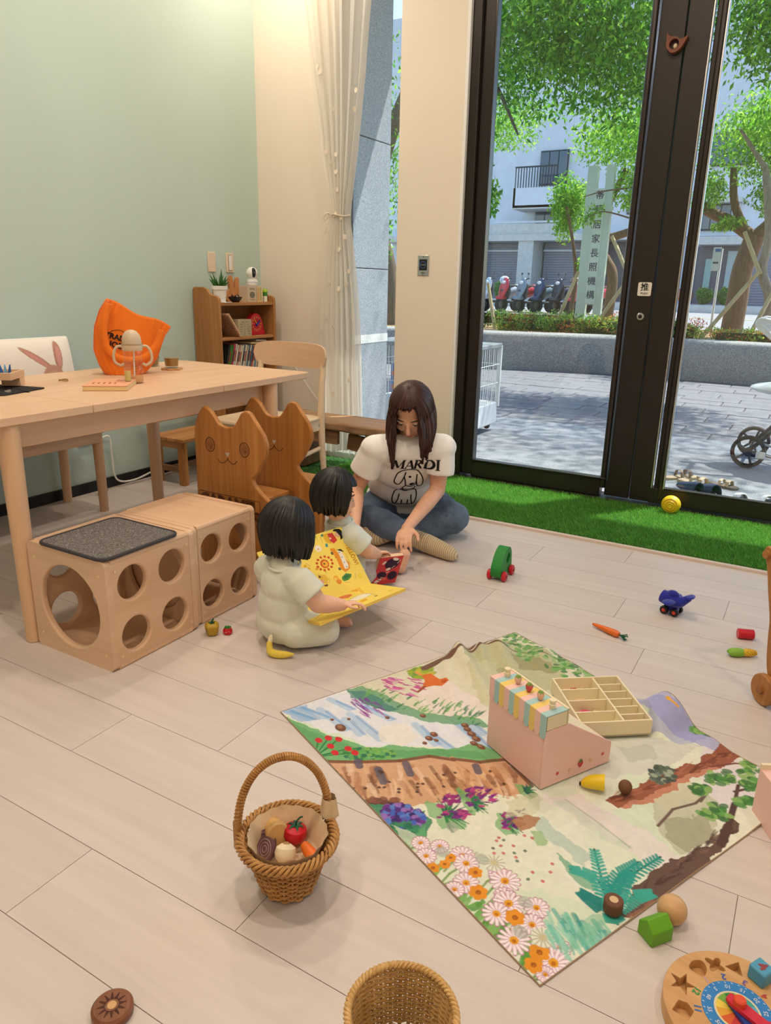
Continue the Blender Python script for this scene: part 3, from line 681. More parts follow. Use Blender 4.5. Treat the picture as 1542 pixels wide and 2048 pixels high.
# ------------------------------------------------------------------ curtain
def curtain():
    prof = [(0.06, -2.69, .165), (.3, -2.69, .160), (.9, -2.70, .142), (1.2, -2.70, .11), (1.42, -2.695, .072), (1.50, -2.69, .052), (1.56, -2.688, .05), (1.62, -2.69, .058), (1.9, -2.70, .115), (2.3, -2.705, .175), (2.7, -2.712, .228), (3.24, -2.72, .26)]
    Z = np.array([p[0] for p in prof]); CXs = np.array([p[1] for p in prof]); HW = np.array([p[2] for p in prof])
    m, nt, b = _base('sheer_curtain'); b.inputs['Base Color'].default_value = (*C(246, 240, 230), 1); b.inputs['Roughness'].default_value = .9
    tl = nt.nodes.new('ShaderNodeBsdfTranslucent'); tl.inputs[0].default_value = (*C(246, 240, 230), 1)
    tp = nt.nodes.new('ShaderNodeBsdfTransparent'); m1 = nt.nodes.new('ShaderNodeMixShader'); m1.inputs[0].default_value = .45
    m2 = nt.nodes.new('ShaderNodeMixShader'); m2.inputs[0].default_value = .24
    nt.links.new(b.outputs[0], m1.inputs[1]); nt.links.new(tl.outputs[0], m1.inputs[2]); nt.links.new(m1.outputs[0], m2.inputs[1]); nt.links.new(tp.outputs[0], m2.inputs[2])
    nt.links.new(m2.outputs[0], nt.nodes['Material Output'].inputs[0])
    t = thing('curtain', 'sheer white curtain with sewn tufts tied back at the narrow window', 'curtain', (0, 0, 0))
    nu, nv = 170, 120; zz = np.concatenate([np.linspace(.06, 1.4, 45), np.linspace(1.41, 1.7, 30), np.linspace(1.72, 3.24, 45)])
    u = np.linspace(-1, 1, nu); U, Zg = np.meshgrid(u, zz)
    cx = np.interp(Zg, Z, CXs); hw = np.interp(Zg, Z, HW); k = hw / .26
    ph = U * 21 + .8 * np.sin(U * 5 + 1) + .15 * np.sin(Zg * 3)
    x = cx + hw * U + .006 * np.sin(ph * 2.1 + Zg * 2); y = 4.015 + (.010 + .022 * (1 - k)) * np.sin(ph) + .012 * np.sin(U * 6 + Zg * 1.3) * k
    V = np.stack([x, y, Zg], -1).reshape(-1, 3); I = np.arange(nu * len(zz)).reshape(len(zz), nu)
    F = np.stack([I[:-1, :-1], I[:-1, 1:], I[1:, 1:], I[1:, :-1]], -1).reshape(-1, 4)
    mk('fabric', np_mesh('curtain_fabric', V, F), m, t, ang=80)
    mt = plain('tuft_cloth', C(226, 214, 196), .9, .03)
    for q in range(34):
        z = rs.uniform(.15, 3.0); uu = rs.uniform(-.9, .9); c = np.interp(z, Z, CXs); h = np.interp(z, Z, HW)
        MB().prism(smooth_poly([(rs.uniform(.6, 1.1) * .012 * math.cos(a) * 1.1, rs.uniform(.6, 1.1) * .018 * math.sin(a)) for a in np.linspace(0, 2 * PI, 8)[:-1]], 3), 0, .003, M=T((c + h * uu, 3.985, z), (PI / 2 + rs.uniform(-.2, .2), rs.uniform(-.4, .4), rs.uniform(-.3, .3)))).build('tuft', mt, t)
    MB().tube([(-2.688 + .056 * math.cos(a), 4.015 + .036 * math.sin(a), 1.545 + .006 * math.sin(2 * a)) for a in np.linspace(0, 2 * PI, 41)[:-1]], .009, 8, closed=True, flat=.6).build('tie_band', mt, t)
    for dx in (-1, 1):
        MB().tube(smooth_poly([(-2.742, 3.985, 1.545), (-2.765 + dx * .012, 3.975, 1.56), (-2.785, 3.972, 1.53 + dx * .012), (-2.745, 3.985, 1.545)], 5, False), .004, 6).build('tie_loop', mt, t)
        MB().tube(smooth_poly([(-2.745, 3.985, 1.54), (-2.762, 3.978, 1.49), (-2.772 + dx * .012, 3.975, 1.44)], 5, False), .004, 6).build('tie_end', mt, t)
curtain()
# ------------------------------------------------------------------ things on the long table
TZ = .75
M_glassware = pane('drinking_glass', (.95, .96, .94), .9, .02, 1.22)
M_tea = plain('brown_tea', C(150, 116, 52), .15, .04, spec=.6)
def bvh_of(o, M=None):
    me = o.data; M = M or Matrix()
    return BVHTree.FromPolygons([M @ v.co for v in me.vertices], [tuple(p.vertices) for p in me.polygons])
def stick(vs, fs, bvh, d, off=.0012, back=.3):
    """drop flat points along d onto a surface"""
    d = Vector(d).normalized(); out = []
    for p in vs:
        p = Vector(p); h = bvh.ray_cast(p - d * back, d, 2.0)
        out.append(tuple((h[0] - d * off) if h[0] is not None else p))
    return out, fs
def tote():
    t = thing('tote_bag', 'slumped bright orange canvas tote bag with black lettering on the table', 'bag', (-2.655, 2.235, TZ), math.radians(50.9))
    Lz = np.array([0, .04, .105, .2, .27, .315]); Lx = np.array([-.075, -.095, -.112, -.10, -.072, -.04])
    Rz = np.array([0, .03, .07, .12, .165, .20]); Rx = np.array([.095, .125, .155, .175, .195, .222])
    cl = plain('orange_canvas', C(240, 122, 20), .85, .05, 14, .35, 700, sheen=.2)
    V = []; nu, nv = 64, 30
    vv = np.linspace(0, 1, 6)
    def P(u, v):
        lx, lz = np.interp(v, vv, Lx), np.interp(v, vv, Lz); rx, rz = np.interp(v, vv, Rx), np.interp(v, vv, Rz)
        a = 2 * PI * u; c = math.cos(a); s = math.sin(a); k = .5 - .5 * (abs(c) ** .7) * (1 if c > 0 else -1)
        dep = .07 * (1 - .45 * v) * (abs(s) ** .8) * (1 if s > 0 else -1)
        w = .006 * math.sin(9 * u * 2 * PI + 6 * v) * v + .004 * math.sin(23 * u * 6.28 + 11 * v)
        x = rx + (lx - rx) * k; z = rz + (lz - rz) * k + (.008 * math.sin(k * 9) * v)
        if v < .02: x *= .98; dep *= .97
        return (x, dep + w * (1 if s > 0 else -1), max(.001, z))
    mb = MB().grid(P, nu, nv, wrap=True); mb.f.append(tuple(range(nu))[::-1])
    body = mb.build('body', cl, t, ang=60); bv = bvh_of(body)
    q = body.modifiers.new('s', 'SOLIDIFY'); q.thickness = .003; q.offset = -1
    # straps sewn on the front, hanging down
    def strap(pts, name):
        pts = smooth_poly(pts, 8, False); mb = MB(); n = len(pts); vs = []
        for i, p in enumerate(pts):
            a = Vector(pts[min(i + 1, n - 1)]) - Vector(pts[max(0, i - 1)]); w = Vector((a.z, 0, -a.x)).normalized() * .015
            for s in (-1, 1): vs.append(tuple(Vector(p) + w * s))
        st, _ = stick(vs, [], bv, (0, 1, 0), .005)
        mb.add([(a[0], min(a[1], b[1]) if abs(a[1] - b[1]) < .1 else b[1], a[2]) for a, b in zip(st, vs)], [(2 * i, 2 * i + 1, 2 * i + 3, 2 * i + 2) for i in range(n - 1)])
        mb.build(name, cl, t, ang=70, solid=.004)
    strap([(-.035, -.07, .30), (-.052, -.08, .24), (-.062, -.085, .18), (-.055, -.085, .12), (-.02, -.085, .08), (.04, -.085, .065), (.10, -.08, .08), (.15, -.075, .13), (.175, -.07, .19)], 'strap')
    strap([(.06, .07, .26), (.05, .08, .2), (.08, .085, .15), (.13, .08, .16), (.16, .07, .21)], 'strap')
    ink = plain('black_print', C(20, 16, 14), .8, 0)
    for s, sz, x, z, r in (('TRADER', .031, -.002, .156, -.28), ("JOE'S", .033, -.008, .124, -.28)):
        vs, fs = text_geo(s, sz, 0, .0012); M = T((x, -.12, z), (PI / 2, 0, 0)) @ Matrix.Rotation(r, 4, 'Z')
        vs, fs = stick([tuple(M @ Vector(p)) for p in vs], fs, bv, (0, 1, 0), .006, .1); MB().add(vs, fs).build('lettering', ink, t, ang=0)
    arc = [((-.008) + .05 * math.cos(a), -.12, .14 + .05 * math.sin(a)) for a in np.linspace(-.25, PI + .25 - .3, 26)]
    vs = []; 
    for i, p in enumerate(arc):
        d = (Vector(p) - Vector((-.008, -.12, .14))).normalized() * .0012; vs += [tuple(Vector(p) - d), tuple(Vector(p) + d)]
    vs, _ = stick(vs, [], bv, (0, 1, 0), .005, .1); MB().add(vs, [(2 * i, 2 * i + 1, 2 * i + 3, 2 * i + 2) for i in range(len(arc) - 1)]).build('emblem_arc', ink, t, ang=0)
tote()

# baby cup
t = thing('baby_cup', 'clear baby cup with a beige dome lid and two handles before the orange bag', 'cup', (-2.372, 2.055, TZ), math.radians(50))
M_beige = plain('beige_plastic', C(206, 186, 158), .4, .02)
MB().lathe([(0, .001), (.033, .001), (.036, .006), (.0365, .06), (.033, .075), (.0365, .10), (.036, .128), (.034, .135)], 32).build('body', M_glassware, t)
MB().lathe([(0, .004), (.031, .004), (.034, .012), (.0345, .03), (0, .03)], 28).build('water', plain('peach_liquid', C(226, 170, 120), .1, .02), t)
MB().lathe([(.038, .128), (.040, .132), (.040, .150), (.037, .156), (.037, .162), (.034, .185), (.022, .202), (.012, .207), (0, .209)], 32).build('lid', M_beige, t)
MB().lathe([(.0405, .150), (.0412, .153), (.0405, .156)], 32, cap=False).build('lid_ring', plain('tan_ring', C(180, 156, 126), .5), t)
for s in (-1, 1): MB().tube(smooth_poly([(s * .037, 0, .145), (s * .058, 0, .142), (s * .071, 0, .115), (s * .069, 0, .085), (s * .048, 0, .070), (s * .036, 0, .078)], 6, False), .0055, 10).build('handle', M_beige, t)
for k in range(6): MB().box((.008, -.0366, .05 + .01 * k), (.008 if k % 2 else .012, .0006, .0012)).build('measure_mark', plain('mark_ink', C(110, 90, 70), .6, 0), t)
MB().tube([(0, 0, .01), (.005, 0, .13)], .003, 8).build('straw', M_pwhite, t)

# notebook with a small clear bottle standing on it
t = thing('notebook', 'pale pink board book lying flat on the table before the orange bag', 'book', (-2.337, 1.905, TZ), math.radians(39))
MB().box((0, 0, .009), (.158, .20, .016)).build('pages', plain('cream_pages', C(228, 204, 150), .7, .04, 60), t, bevel=.002)
MB().box((0, 0, .0185), (.160, .202, .003)).build('cover', plain('peach_cover', C(232, 168, 130), .6, .03), t, bevel=.001)
MB().box((0, 0, .0005), (.160, .202, .001)).build('back_cover', plain('peach_cover2', C(226, 170, 130), .6, .03), t)
mi = plain('brown_script', C(120, 72, 60), .7, 0)
for k in range(5):
    MB().tube([(-.05 + .022 * k, -.02 + .004 * math.sin(q * 1.7 + k), .0203) if False else (-.055 + .02 * k + .004 * math.sin(q * 2.2), -.05 + .014 * q, .0203) for q in range(4)], .0009, 5).build('cover_mark', mi, t)
MB().tube([(.03 + .014 * math.cos(a), .05 + .02 * math.sin(a * 2), .0203) for a in np.linspace(0, 6.28, 20)], .0008, 5).build('cover_mark', mi, t)
t = thing('eye_dropper_bottle', 'narrow clear vial standing at the corner of the pink board book', 'bottle', (-2.305, 1.965, TZ + .0202))
MB().lathe([(0, .001), (.0125, .001), (.0125, .06), (.011, .068), (.011, .075)], 24).build('body', M_glassware, t)
MB().lathe([(0, .003), (.0112, .003), (.0112, .04), (0, .04)], 20).build('contents', plain('pale_yellow_liquid', C(214, 196, 120), .2), t)

# glass of tea on a wooden flower coaster
t = thing('coaster', 'flower-shaped wooden coaster under the tea glass', 'coaster', (-2.60, 2.475, TZ))
MB().prism([((.043 + .007 * math.cos(6 * a)) * math.cos(a), (.043 + .007 * math.cos(6 * a)) * math.sin(a)) for a in np.linspace(0, 2 * PI, 73)[:-1]], .0005, .009).build('coaster_disc', wood('coaster_wood', C(190, 140, 90), C(214, 168, 118), 0, 14), t, bevel=.001)
t = thing('tea_glass', 'ribbed clear tumbler half full of tea on the coaster', 'glass', (-2.60, 2.475, TZ + .0095))
n = 72; prof = [(.028, .001), (.030, .004), (.0315, .02), (.036, .06), (.0385, .095), (.0395, .102)]
MB().grid(lambda u, v: ((lambda r, z: (r * (1 + .02 * math.cos(12 * 2 * PI * u)) * math.cos(2 * PI * u), r * (1 + .02 * math.cos(12 * 2 * PI * u)) * math.sin(2 * PI * u), z))(np.interp(v * 5, range(6), [p[0] for p in prof]), np.interp(v * 5, range(6), [p[1] for p in prof]))), n, 16, wrap=True).build('wall', M_glassware, t, ang=80)
MB().lathe([(0, .001), (.028, .001), (.028, .008), (0, .008)], 32).build('base', M_glassware, t)
MB().lathe([(0, .009), (.0285, .009), (.032, .045), (0, .045)], 32).build('tea', M_tea, t)
t = thing('tea_pitcher', 'clear pitcher of brown tea with a white lid behind the orange bag', 'pitcher', (-2.80, 2.52, TZ))
MB().lathe([(0, .001), (.045, .001), (.05, .008), (.052, .04), (.05, .09), (.040, .13), (.036, .16), (.037, .195)], 36).build('body', M_glassware, t)
MB().lathe([(0, .006), (.044, .006), (.048, .04), (.046, .088), (0, .09)], 32).build('tea', M_tea, t)
MB().lathe([(.040, .192), (.043, .196), (.043, .208), (.036, .213), (0, .214)], 32).build('lid', M_pwhite, t)
MB().tube([(.02 * math.cos(a), .014 * math.sin(a), .0025 + .003 * math.sin(a) ** 2) for a in np.linspace(0, 2 * PI, 33)[:-1]], .0025, 8, closed=True).build('bracelet', plain('gold_band', C(176, 134, 72), .35, .05, metal=.7), loc=(-2.63, 1.917, TZ), ang=60)
tag(bpy.data.objects['bracelet'], 'small gold bracelet lying alone on the table', 'bracelet')
# toy tray with blue pegs, wooden block, placemat
t = thing('placemat', 'black placemat with cut leaf shapes under the wooden tray', 'placemat', (-2.60, 1.60, TZ), math.radians(15))
M_pm = plain('black_felt', C(34, 30, 30), .9, .1, 40)
MB().prism(rrect(-.14, -.11, .14, .11, .02), .0004, .004).build('mat', M_pm, t)
for k in range(7): MB().prism(circ(0, 0, .045, .011, 20), .004, .0052, M=T((-.11 + .038 * k, .02 * (-1) ** k, 0), (0, 0, 1.1 + .25 * k))).build('leaf', plain('grey_leaf', C(120, 112, 104), .9, .1) if k % 2 else M_pm, t)
t = thing('wooden_block', 'plain wooden block holding up the tray on the placemat', 'block', (-2.63, 1.70, TZ + .0055), math.radians(35))
MB().box((0, 0, .015), (.07, .045, .03)).build('block', W_mapleX, t, bevel=.002)
t = thing('peg_tray', 'shallow wooden tray with blue pegs raised on a block at the table edge', 'tray', (-2.66, 1.63, TZ + .036), math.radians(35))
MB().box((0, 0, .003), (.20, .13, .006)).build('base', W_mapleX, t, bevel=.001)
for s in (-1, 1):
    MB().box((0, s * .061, .016), (.20, .008, .022)).build('side', W_mapleX, t, bevel=.001)
    MB().box((s * .096, 0, .016), (.008, .114, .022)).build('side', W_mapleY, t, bevel=.001)
for k in range(2): MB().box((.06, -.0655, .012 + .006 * k), (.006, .001, .002)).build('slot', M_ink, t)
MB().lathe([(.022, .007), (.022, .05), (.018, .07), (.012, .085)], 20, T((-.03, .0, 0))).build('clear_cup', M_glassware, t)
Mb1 = plain('blue_peg', C(36, 96, 168), .4, .03); Mb2 = plain('light_blue_peg', C(120, 180, 216), .4, .03)
for k, (mm, dx, tl) in enumerate(((Mb1, .045, -.25), (Mb2, .058, 0), (Mb1, .071, .25))):
    tag(MB().tube([(0, 0, 0), (tl * .012, 0, .02), (tl * .04, 0, .045)], [.006, .0055, .002], 12).build('peg', mm), ['dark blue peg leaning left in the tray', 'light blue peg between the two dark ones in the tray', 'dark blue peg leaning right in the tray'][k], 'peg', 'blue pegs in the tray')
    p = bpy.data.objects['peg' if k == 0 else 'peg.%03d' % k]; p.location = (-2.66 + dx * .82, 1.63 + dx * .57, TZ + .0425)

# ------------------------------------------------------------------ bookshelf in the corner
t = thing('bookshelf', 'small amber pine bookshelf with scalloped sides in the far corner', 'bookshelf', (-3.30, 3.725, 0))
side = [(-.11, 0), (.105, 0), (.105, 1.03), (.10, 1.05), (.085, 1.062), (.05, 1.066), (.03, 1.075), (.01, 1.10), (-.02, 1.112), (-.09, 1.112), (-.105, 1.105), (-.11, 1.09)]
for s in (-1, 1): MB().prism(side, -.009, .009, M=T((0, s * .262, 0), (PI / 2, 0, 0))).build('side_panel', W_shelfZ, t, bevel=.004)
for z in (1.022, .813, .54, .29, .06): MB().box((-.004, 0, z - .009), (.205, .505, .018)).build('shelf_board', W_shelfY, t, bevel=.002)
MB().box((-.105, 0, .56), (.008, .505, 1.0)).build('back_panel', W_shelfZ, t)
Z1, Z2, Z3 = 1.0225, .8135, .5405
# top row
t = thing('potted_succulent', 'spiky green succulent in a small white pot on top of the bookshelf', 'potted plant', (-3.255, 3.525, Z1))
MB().lathe([(0, .001), (.037, .001), (.046, .075), (.052, .076), (.053, .098), (.048, .098), (.045, .088), (0, .088)], 32).build('pot', M_pwhite, t)
MB().lathe([(0, .088), (.045, .0885)], 20).build('soil', plain('soil', C(60, 44, 34), .9, .2, 60), t)
ml = plain('succulent_green', C(52, 104, 44), .5, .15, 40)
for k in range(17):
    a = k * 2.4; tl = .25 + .75 * (1 - k / 17); L = .05 + .05 * (k / 17)
    if k == 16: tl, L = .05, .11
    MB().tube([(0, 0, 0), (0, 0, L * .4), (.0, 0, L)], [.006, .009, .0006], 6, M=T((.012 * math.cos(a), .012 * math.sin(a), .088), (0, 0, a)) @ Matrix.Rotation(tl * 1.1, 4, 'Y'), flat=.4).build('leaf', ml, t)
t = thing('wooden_rabbit', 'flat wooden rabbit head with two tall ears on top of the bookshelf', 'ornament', (-3.33, 3.735, Z1), math.radians(-15))
W_rab = wood('rabbit_wood', C(176, 116, 64), C(206, 148, 92), 2, 14)
rb = smooth_poly([(-.045, .0), (-.058, .035), (-.045, .07), (-.03, .08), (-.036, .12), (-.028, .155), (-.014, .16), (-.004, .13), (-.003, .085), (.006, .085), (.012, .125), (.024, .15), (.038, .145), (.04, .11), (.034, .078), (.05, .06), (.056, .03), (.044, 0)], 4)
MB().prism([(y, z) for y, z in rb], -.012, .012, M=T(rot=(PI / 2, 0, PI / 2))).build('body', W_rab, t, bevel=.004)
for yy in (-.02, .022): MB().lathe([(.004, 0), (0, .0015)], 10, T((.012, yy, .045), (0, PI / 2, 0))).build('eye', M_ink, t)
for s in (-1, 1): MB().tube([(.0125, -.008 * s, .022 - .006), (.0125, .008 * s, .022 + .006)], .0014, 5).build('mouth', M_ink, t)
t = thing('dark_dish', 'small black dish of beads beside the potted succulent', 'dish', (-3.235, 3.645, Z1))
MB().lathe([(0, .001), (.02, .001), (.038, .02), (.042, .034), (.039, .034), (.034, .02), (0, .008)], 28, T(rot=(0, 0, 0), sc=(.9, 1.2, 1))).build('dish', plain('black_glaze', C(26, 22, 24), .3), t)
for k in range(9): MB().ell((.018 * math.cos(k * 2.4), .026 * math.sin(k * 2.4), .03 + .004 * (k % 3)), .007, 10, 7).build('bead', plain('bead_%d' % k, [C(210, 180, 140), C(150, 60, 50), C(40, 34, 34)][k % 3], .4, 0), t)
for nm, y0, wd, cc, lab, mk_ in (('storage_box', 3.806, .088, (204, 184, 160), 'cream card box with a small grey drawing under the camera', 1), ('card_box', 3.884, .058, (214, 196, 150), 'narrow yellow striped card box right of the cream box', 2)):
    t = thing(nm, lab, 'box', (-3.27, y0, Z1))
    MB().box((0, 0, .05), (.075, wd - .002, .10)).build('carton', plain(nm + '_card', C(*cc), .7, .03), t, bevel=.001)
    if mk_ == 1:
        MB().prism(circ(0, 0, .025, .02, 20), 0, .0008, M=T((.0376, 0, .045), (PI / 2, 0, PI / 2))).build('picture', plain('grey_picture', C(120, 116, 100), .7), t)
        for z in (.078, .086, .016): MB().box((.0378, 0, z), (.0006, .05, .003)).build('print_line', plain('print_line', C(130, 110, 90), .7, 0), t)
    else:
        for k in range(4): MB().box((.0378, -.018 + .012 * k, .05), (.0006, .005, .08)).build('stripe', plain('stripe_%d' % k, [C(200, 120, 90), C(220, 180, 70), C(130, 150, 120), C(226, 206, 170)][k], .7, 0), t)
t = thing('security_camera', 'white ball-shaped security camera with a black lens on the boxes', 'camera', (-3.275, 3.86, Z1 + .1005), math.radians(-42))
MB().lathe([(0, .001), (.03, .001), (.036, .008), (.037, .026), (.033, .038), (.02, .046), (0, .05)], 32).build('base', M_pwhite, t)
MB().lathe([(.0372, .02), (.0375, .022), (.0372, .024)], 32, cap=False).build('light_ring', plain('pale_blue_ring', C(170, 186, 226), .3, 0), t)
MB().ell((0, 0, .079), .037, 28, 20).build('head', M_pwhite, t)
MB().ell((.022, .006, .081), (.018, .017, .030), 20, 14).build('face', plain('black_gloss', C(16, 16, 18), .1, 0), t)
MB().lathe([(.009, 0), (.006, .003), (0, .002)], 18, T((.0395, .008, .078), (0, PI / 2, 0))).build('lens', plain('lens_glass', C(40, 44, 56), .05, 0, spec=.8), t)
t = thing('glue_stick', 'white glue stick with a green cap at the shelf end', 'glue stick', (-3.25, 3.955, Z1))
MB().lathe([(0, .001), (.0145, .001), (.0145, .04), (0, .04)], 20).build('tube', M_pwhite, t)
MB().lathe([(.016, .038), (.016, .062), (.0, .062)], 20).build('label_band', plain('green_cap', C(52, 130, 50), .4), t)
MB().lathe([(.0165, .062), (.0165, .078), (.014, .082), (0, .082)], 20).build('cap', plain('lime_cap', C(168, 204, 60), .4), t)
tag(MB().box((0, 0, .002), (.05, .075, .003)).build('paper_card', M_pwhite, loc=(-3.225, 3.54, Z1 - .0005), bevel=.0008), 'white card under the small white pot', 'card')
# middle row
t = thing('tile_board', 'wooden board covered with small square tiles leaning in the middle shelf', 'board', (-3.255, 3.49, Z2), rot=(0, 0, 0))
Mx = Matrix.Rotation(math.radians(-32), 4, 'X'); Mx = T((0, .13, 0)) @ T(rot=(.62, 0, 0)) if False else T((0, .145, .001)) @ T(rot=(math.radians(38), 0, 0))
MB().box((0, .004, .088), (.13, .008, .176), Mx).build('backing', W_mapleZ, t)
wt = wood('tile_wood', C(172, 128, 96), C(206, 164, 130), 2, 20)
tm = None
for i in range(6):
    for j in range(8):
        if tm is None:
            o = MB().box((0, 0, 0), (.0175, .006, .0185)).build('tile', wt, t, bevel=.001); tm = o
        else:
            o = tm.copy(); COL.objects.link(o); o.parent = t
        p = Mx @ Vector((-.0525 + .021 * i, -.003, .013 + .0215 * j)); o.location = p; o.rotation_euler = (math.radians(38), 0, 0)
for k, (yy, lab) in enumerate(((3.662, 'left of two patterned grey cube boxes in the middle shelf'), (3.727, 'right of two patterned grey cube boxes touching the red clock'))):
    t = thing('pattern_cube', lab, 'box', (-3.25, yy, Z2), 0, 'patterned grey cube boxes')
    MB().box((0, 0, .0525), (.09, .062, .105)).build('box_body', plain('grey_card', C(176, 162, 132), .7, .04), t, bevel=.002)
    for q in range(6):
        MB().box((.0455, rs.uniform(-.02, .02), .015 + .015 * q), (.0008, rs.uniform(.01, .03), .0025)).build('print_line', plain('grey_line', C(96, 90, 76), .7, 0), t)
t = thing('toy_clock', 'red toy clock with a blue hand on the middle shelf', 'toy clock', (-3.27, 3.86, Z2), math.radians(0))
ro = smooth_poly([(-.075, 0), (-.066, .05), (-.06, .09), (-.035, .128), (0, .138), (.035, .126), (.06, .09), (.074, .04), (.085, 0), (.0, .0)], 5)
MB().prism(ro, -.02, .02, M=T(rot=(PI / 2, 0, PI / 2))).build('case', plain('red_toy', C(196, 24, 44), .35, .03), t, bevel=.004)
MB().tube([(.021, .048 * math.cos(a), .072 + .048 * math.sin(a)) for a in np.linspace(0, 6.283, 37)[:-1]], .0015, 6, closed=True).build('dial_ring', plain('dial_orange', C(226, 130, 60), .5), t)
for k in range(12): MB().box((.0208, .039 * math.cos(k * PI / 6), .072 + .039 * math.sin(k * PI / 6)), (.001, .006, .006)).build('numeral', plain('dial_num', C(240, 200, 120), .5, 0), t)
MB().tube([(.023, 0, .072), (.023, -.026, .10)], [.004, .002], 8).build('hour_hand', plain('yellow_hand', C(236, 190, 60), .4), t)
MB().tube([(.025, -.01, .06), (.025, .03, .093)], [.008, .003], 8).build('minute_hand', plain('blue_hand', C(40, 60, 160), .4), t)
# lower row: picture books
bc = [(40, 44, 40), (66, 128, 40), (72, 140, 46), (206, 52, 90), (226, 208, 196), (232, 220, 204), (214, 150, 130), (236, 226, 208), (228, 214, 190), (120, 140, 160), (232, 220, 200), (190, 176, 150), (96, 130, 160), (226, 214, 196), (60, 110, 140), (200, 90, 70), (230, 216, 190), (110, 160, 190), (216, 200, 170), (70, 90, 130)]
bn = ['black', 'dark green', 'bright green', 'magenta red', 'off-white', 'cream', 'salmon', 'ivory', 'beige', 'grey blue', 'pale cream', 'khaki', 'steel blue', 'white', 'teal', 'brick red', 'light sand', 'sky blue', 'tan', 'navy']
yy = 3.49
for k, c in enumerate(bc):
    w = .016 if k in (3, 1) else .011 + .006 * rs.random(); h = .235 - .03 * (k / 20) - .012 * rs.random(); dpt = .16
    t = thing('picture_book', '%s spine, number %d from the left in the slanted row of picture books' % (bn[k], k + 1) if False else '%s picture book in the leaning row below the red clock' % bn[k], 'book', (-3.30, yy, Z3), rot=(-.28, 0, 0), group='picture books on the lower shelf')
    mcov = plain('book_cover_%d' % k, C(*c), .5, .04, 20)
    MB().box((.0, w / 2, h / 2 + .012), (dpt - .008, w - .004, h - .006)).build('pages', M_cream, t)
    for s in (0, 1): MB().box((0, w * s + (.001 if s == 0 else -.001), h / 2 + .012), (dpt, .002, h)).build('cover', mcov, t)
    MB().box((dpt / 2 - .001, w / 2, h / 2 + .012), (.002, w, h)).build('spine', mcov, t)
    if k % 3 != 2: MB().box((dpt / 2 + .0004, w / 2, h * .72), (.0006, w * .5, h * .3)).build('spine_title', plain('title_%d' % k, C(*[(60, 60, 70), (170, 60, 50), (90, 110, 140)][k % 3]), .6, 0), t)
    yy += w + .001
    if yy > 3.90: break
for k, (y0, c, lab) in enumerate(((3.86, (214, 186, 44), 'yellow book lying across the leaning picture books'), (3.90, (70, 110, 160), 'blue book lying on top of the yellow one'))):
    t = thing('flat_book', lab, 'book', (-3.31, y0 - .02, .757 + .014 * k), rot=(-.06, 0, .1))
    MB().box((0, 0, .006), (.15, .15 - .03 * k, .010)).build('pages', M_cream, t)
    for z in (.0006, .0118): MB().box((0, 0, z), (.152, .154 - .03 * k, .0016)).build('cover', plain('flat_cover_%d' % k, C(*c), .5, .04), t)
t = thing('cloth_pouch', 'magenta cloth pouch on a low shelf board behind the chair', 'pouch', (-3.26, 3.93, .2905))
MB().lathe([(0, .001), (.035, .003), (.043, .05), (.036, .11), (.02, .15), (.026, .18), (0, .182)], 20).build('pouch_body', plain('magenta_cloth', C(150, 20, 80), .85, .2, 30, .3, 60), t)
MB().lathe([(.022, .147), (.024, .151), (.022, .155)], 20, cap=False).build('cord', plain('pouch_cord', C(80, 20, 60), .8), t)
# ------------------------------------------------------------------ toys scattered on the floor
def P_(name, rgb, rough=.4, var=.04, **k): return plain(name, C(*rgb), rough, var, **k)
M_red = P_('toy_red', (196, 26, 40)); M_green = P_('toy_green', (30, 122, 44)); M_blue = P_('toy_blue', (28, 40, 150)); M_blk = P_('toy_black', (26, 24, 28))
M_orange = P_('carrot_orange', (224, 108, 34)); M_stem = P_('stem_green', (26, 92, 66)); M_yel = P_('toy_yellow', (230, 196, 36)); M_lime = P_('toy_lime', (126, 184, 44))
M_pink = P_('shop_pink', (242, 200, 190), .5, .02); M_cr = P_('shop_cream', (238, 224, 190), .5, .02)
W_toy = wood('toy_beech', C(196, 146, 92), C(222, 178, 122), 0, 8, .1); W_toyZ = wood('toy_beech_z', C(190, 138, 84), C(216, 168, 110), 2, 8, .1)

# green car with a loop body
t = thing('toy_car', 'green rubber toy car with red wheels on the floor near the turf', 'toy car', (-1.0, 2.69, 0), math.radians(92))
out = smooth_poly([(-.075, .02), (-.085, .05), (-.06, .085), (-.02, .115), (.03, .125), (.065, .105), (.078, .07), (.08, .03), (.06, .012), (0, .010), (-.05, .010)], 6)
hole = smooth_poly([(-.005, .075), (.01, .095), (.035, .1), (.05, .085), (.04, .068), (.01, .06)], 5)
MB().prism([(x * .8, z * 1.02) for x, z in out], -.022, .022, M=T((0, 0, 0), (PI / 2, 0, 0)), holes=[[(x * .8, z * 1.02) for x, z in hole]]).build('body', P_('car_green', (34, 132, 50), .6), t, bevel=.012, seg=4)
for x in (-.045, .045):
    for s in (-1, 1):
        w = MB().lathe([(0, -.009), (.016, -.009), (.021, -.005), (.021, .005), (.016, .009), (0, .009)], 24, T((x, s * .031, .0215), (PI / 2, 0, 0))).build('wheel', M_red, t)
        MB().lathe([(.007, 0), (.005, .003), (0, .003)], 14, T((x, s * .040, .0215), (-s * PI / 2, 0, 0))).build('hub', P_('hub_red', (150, 20, 34)), w)
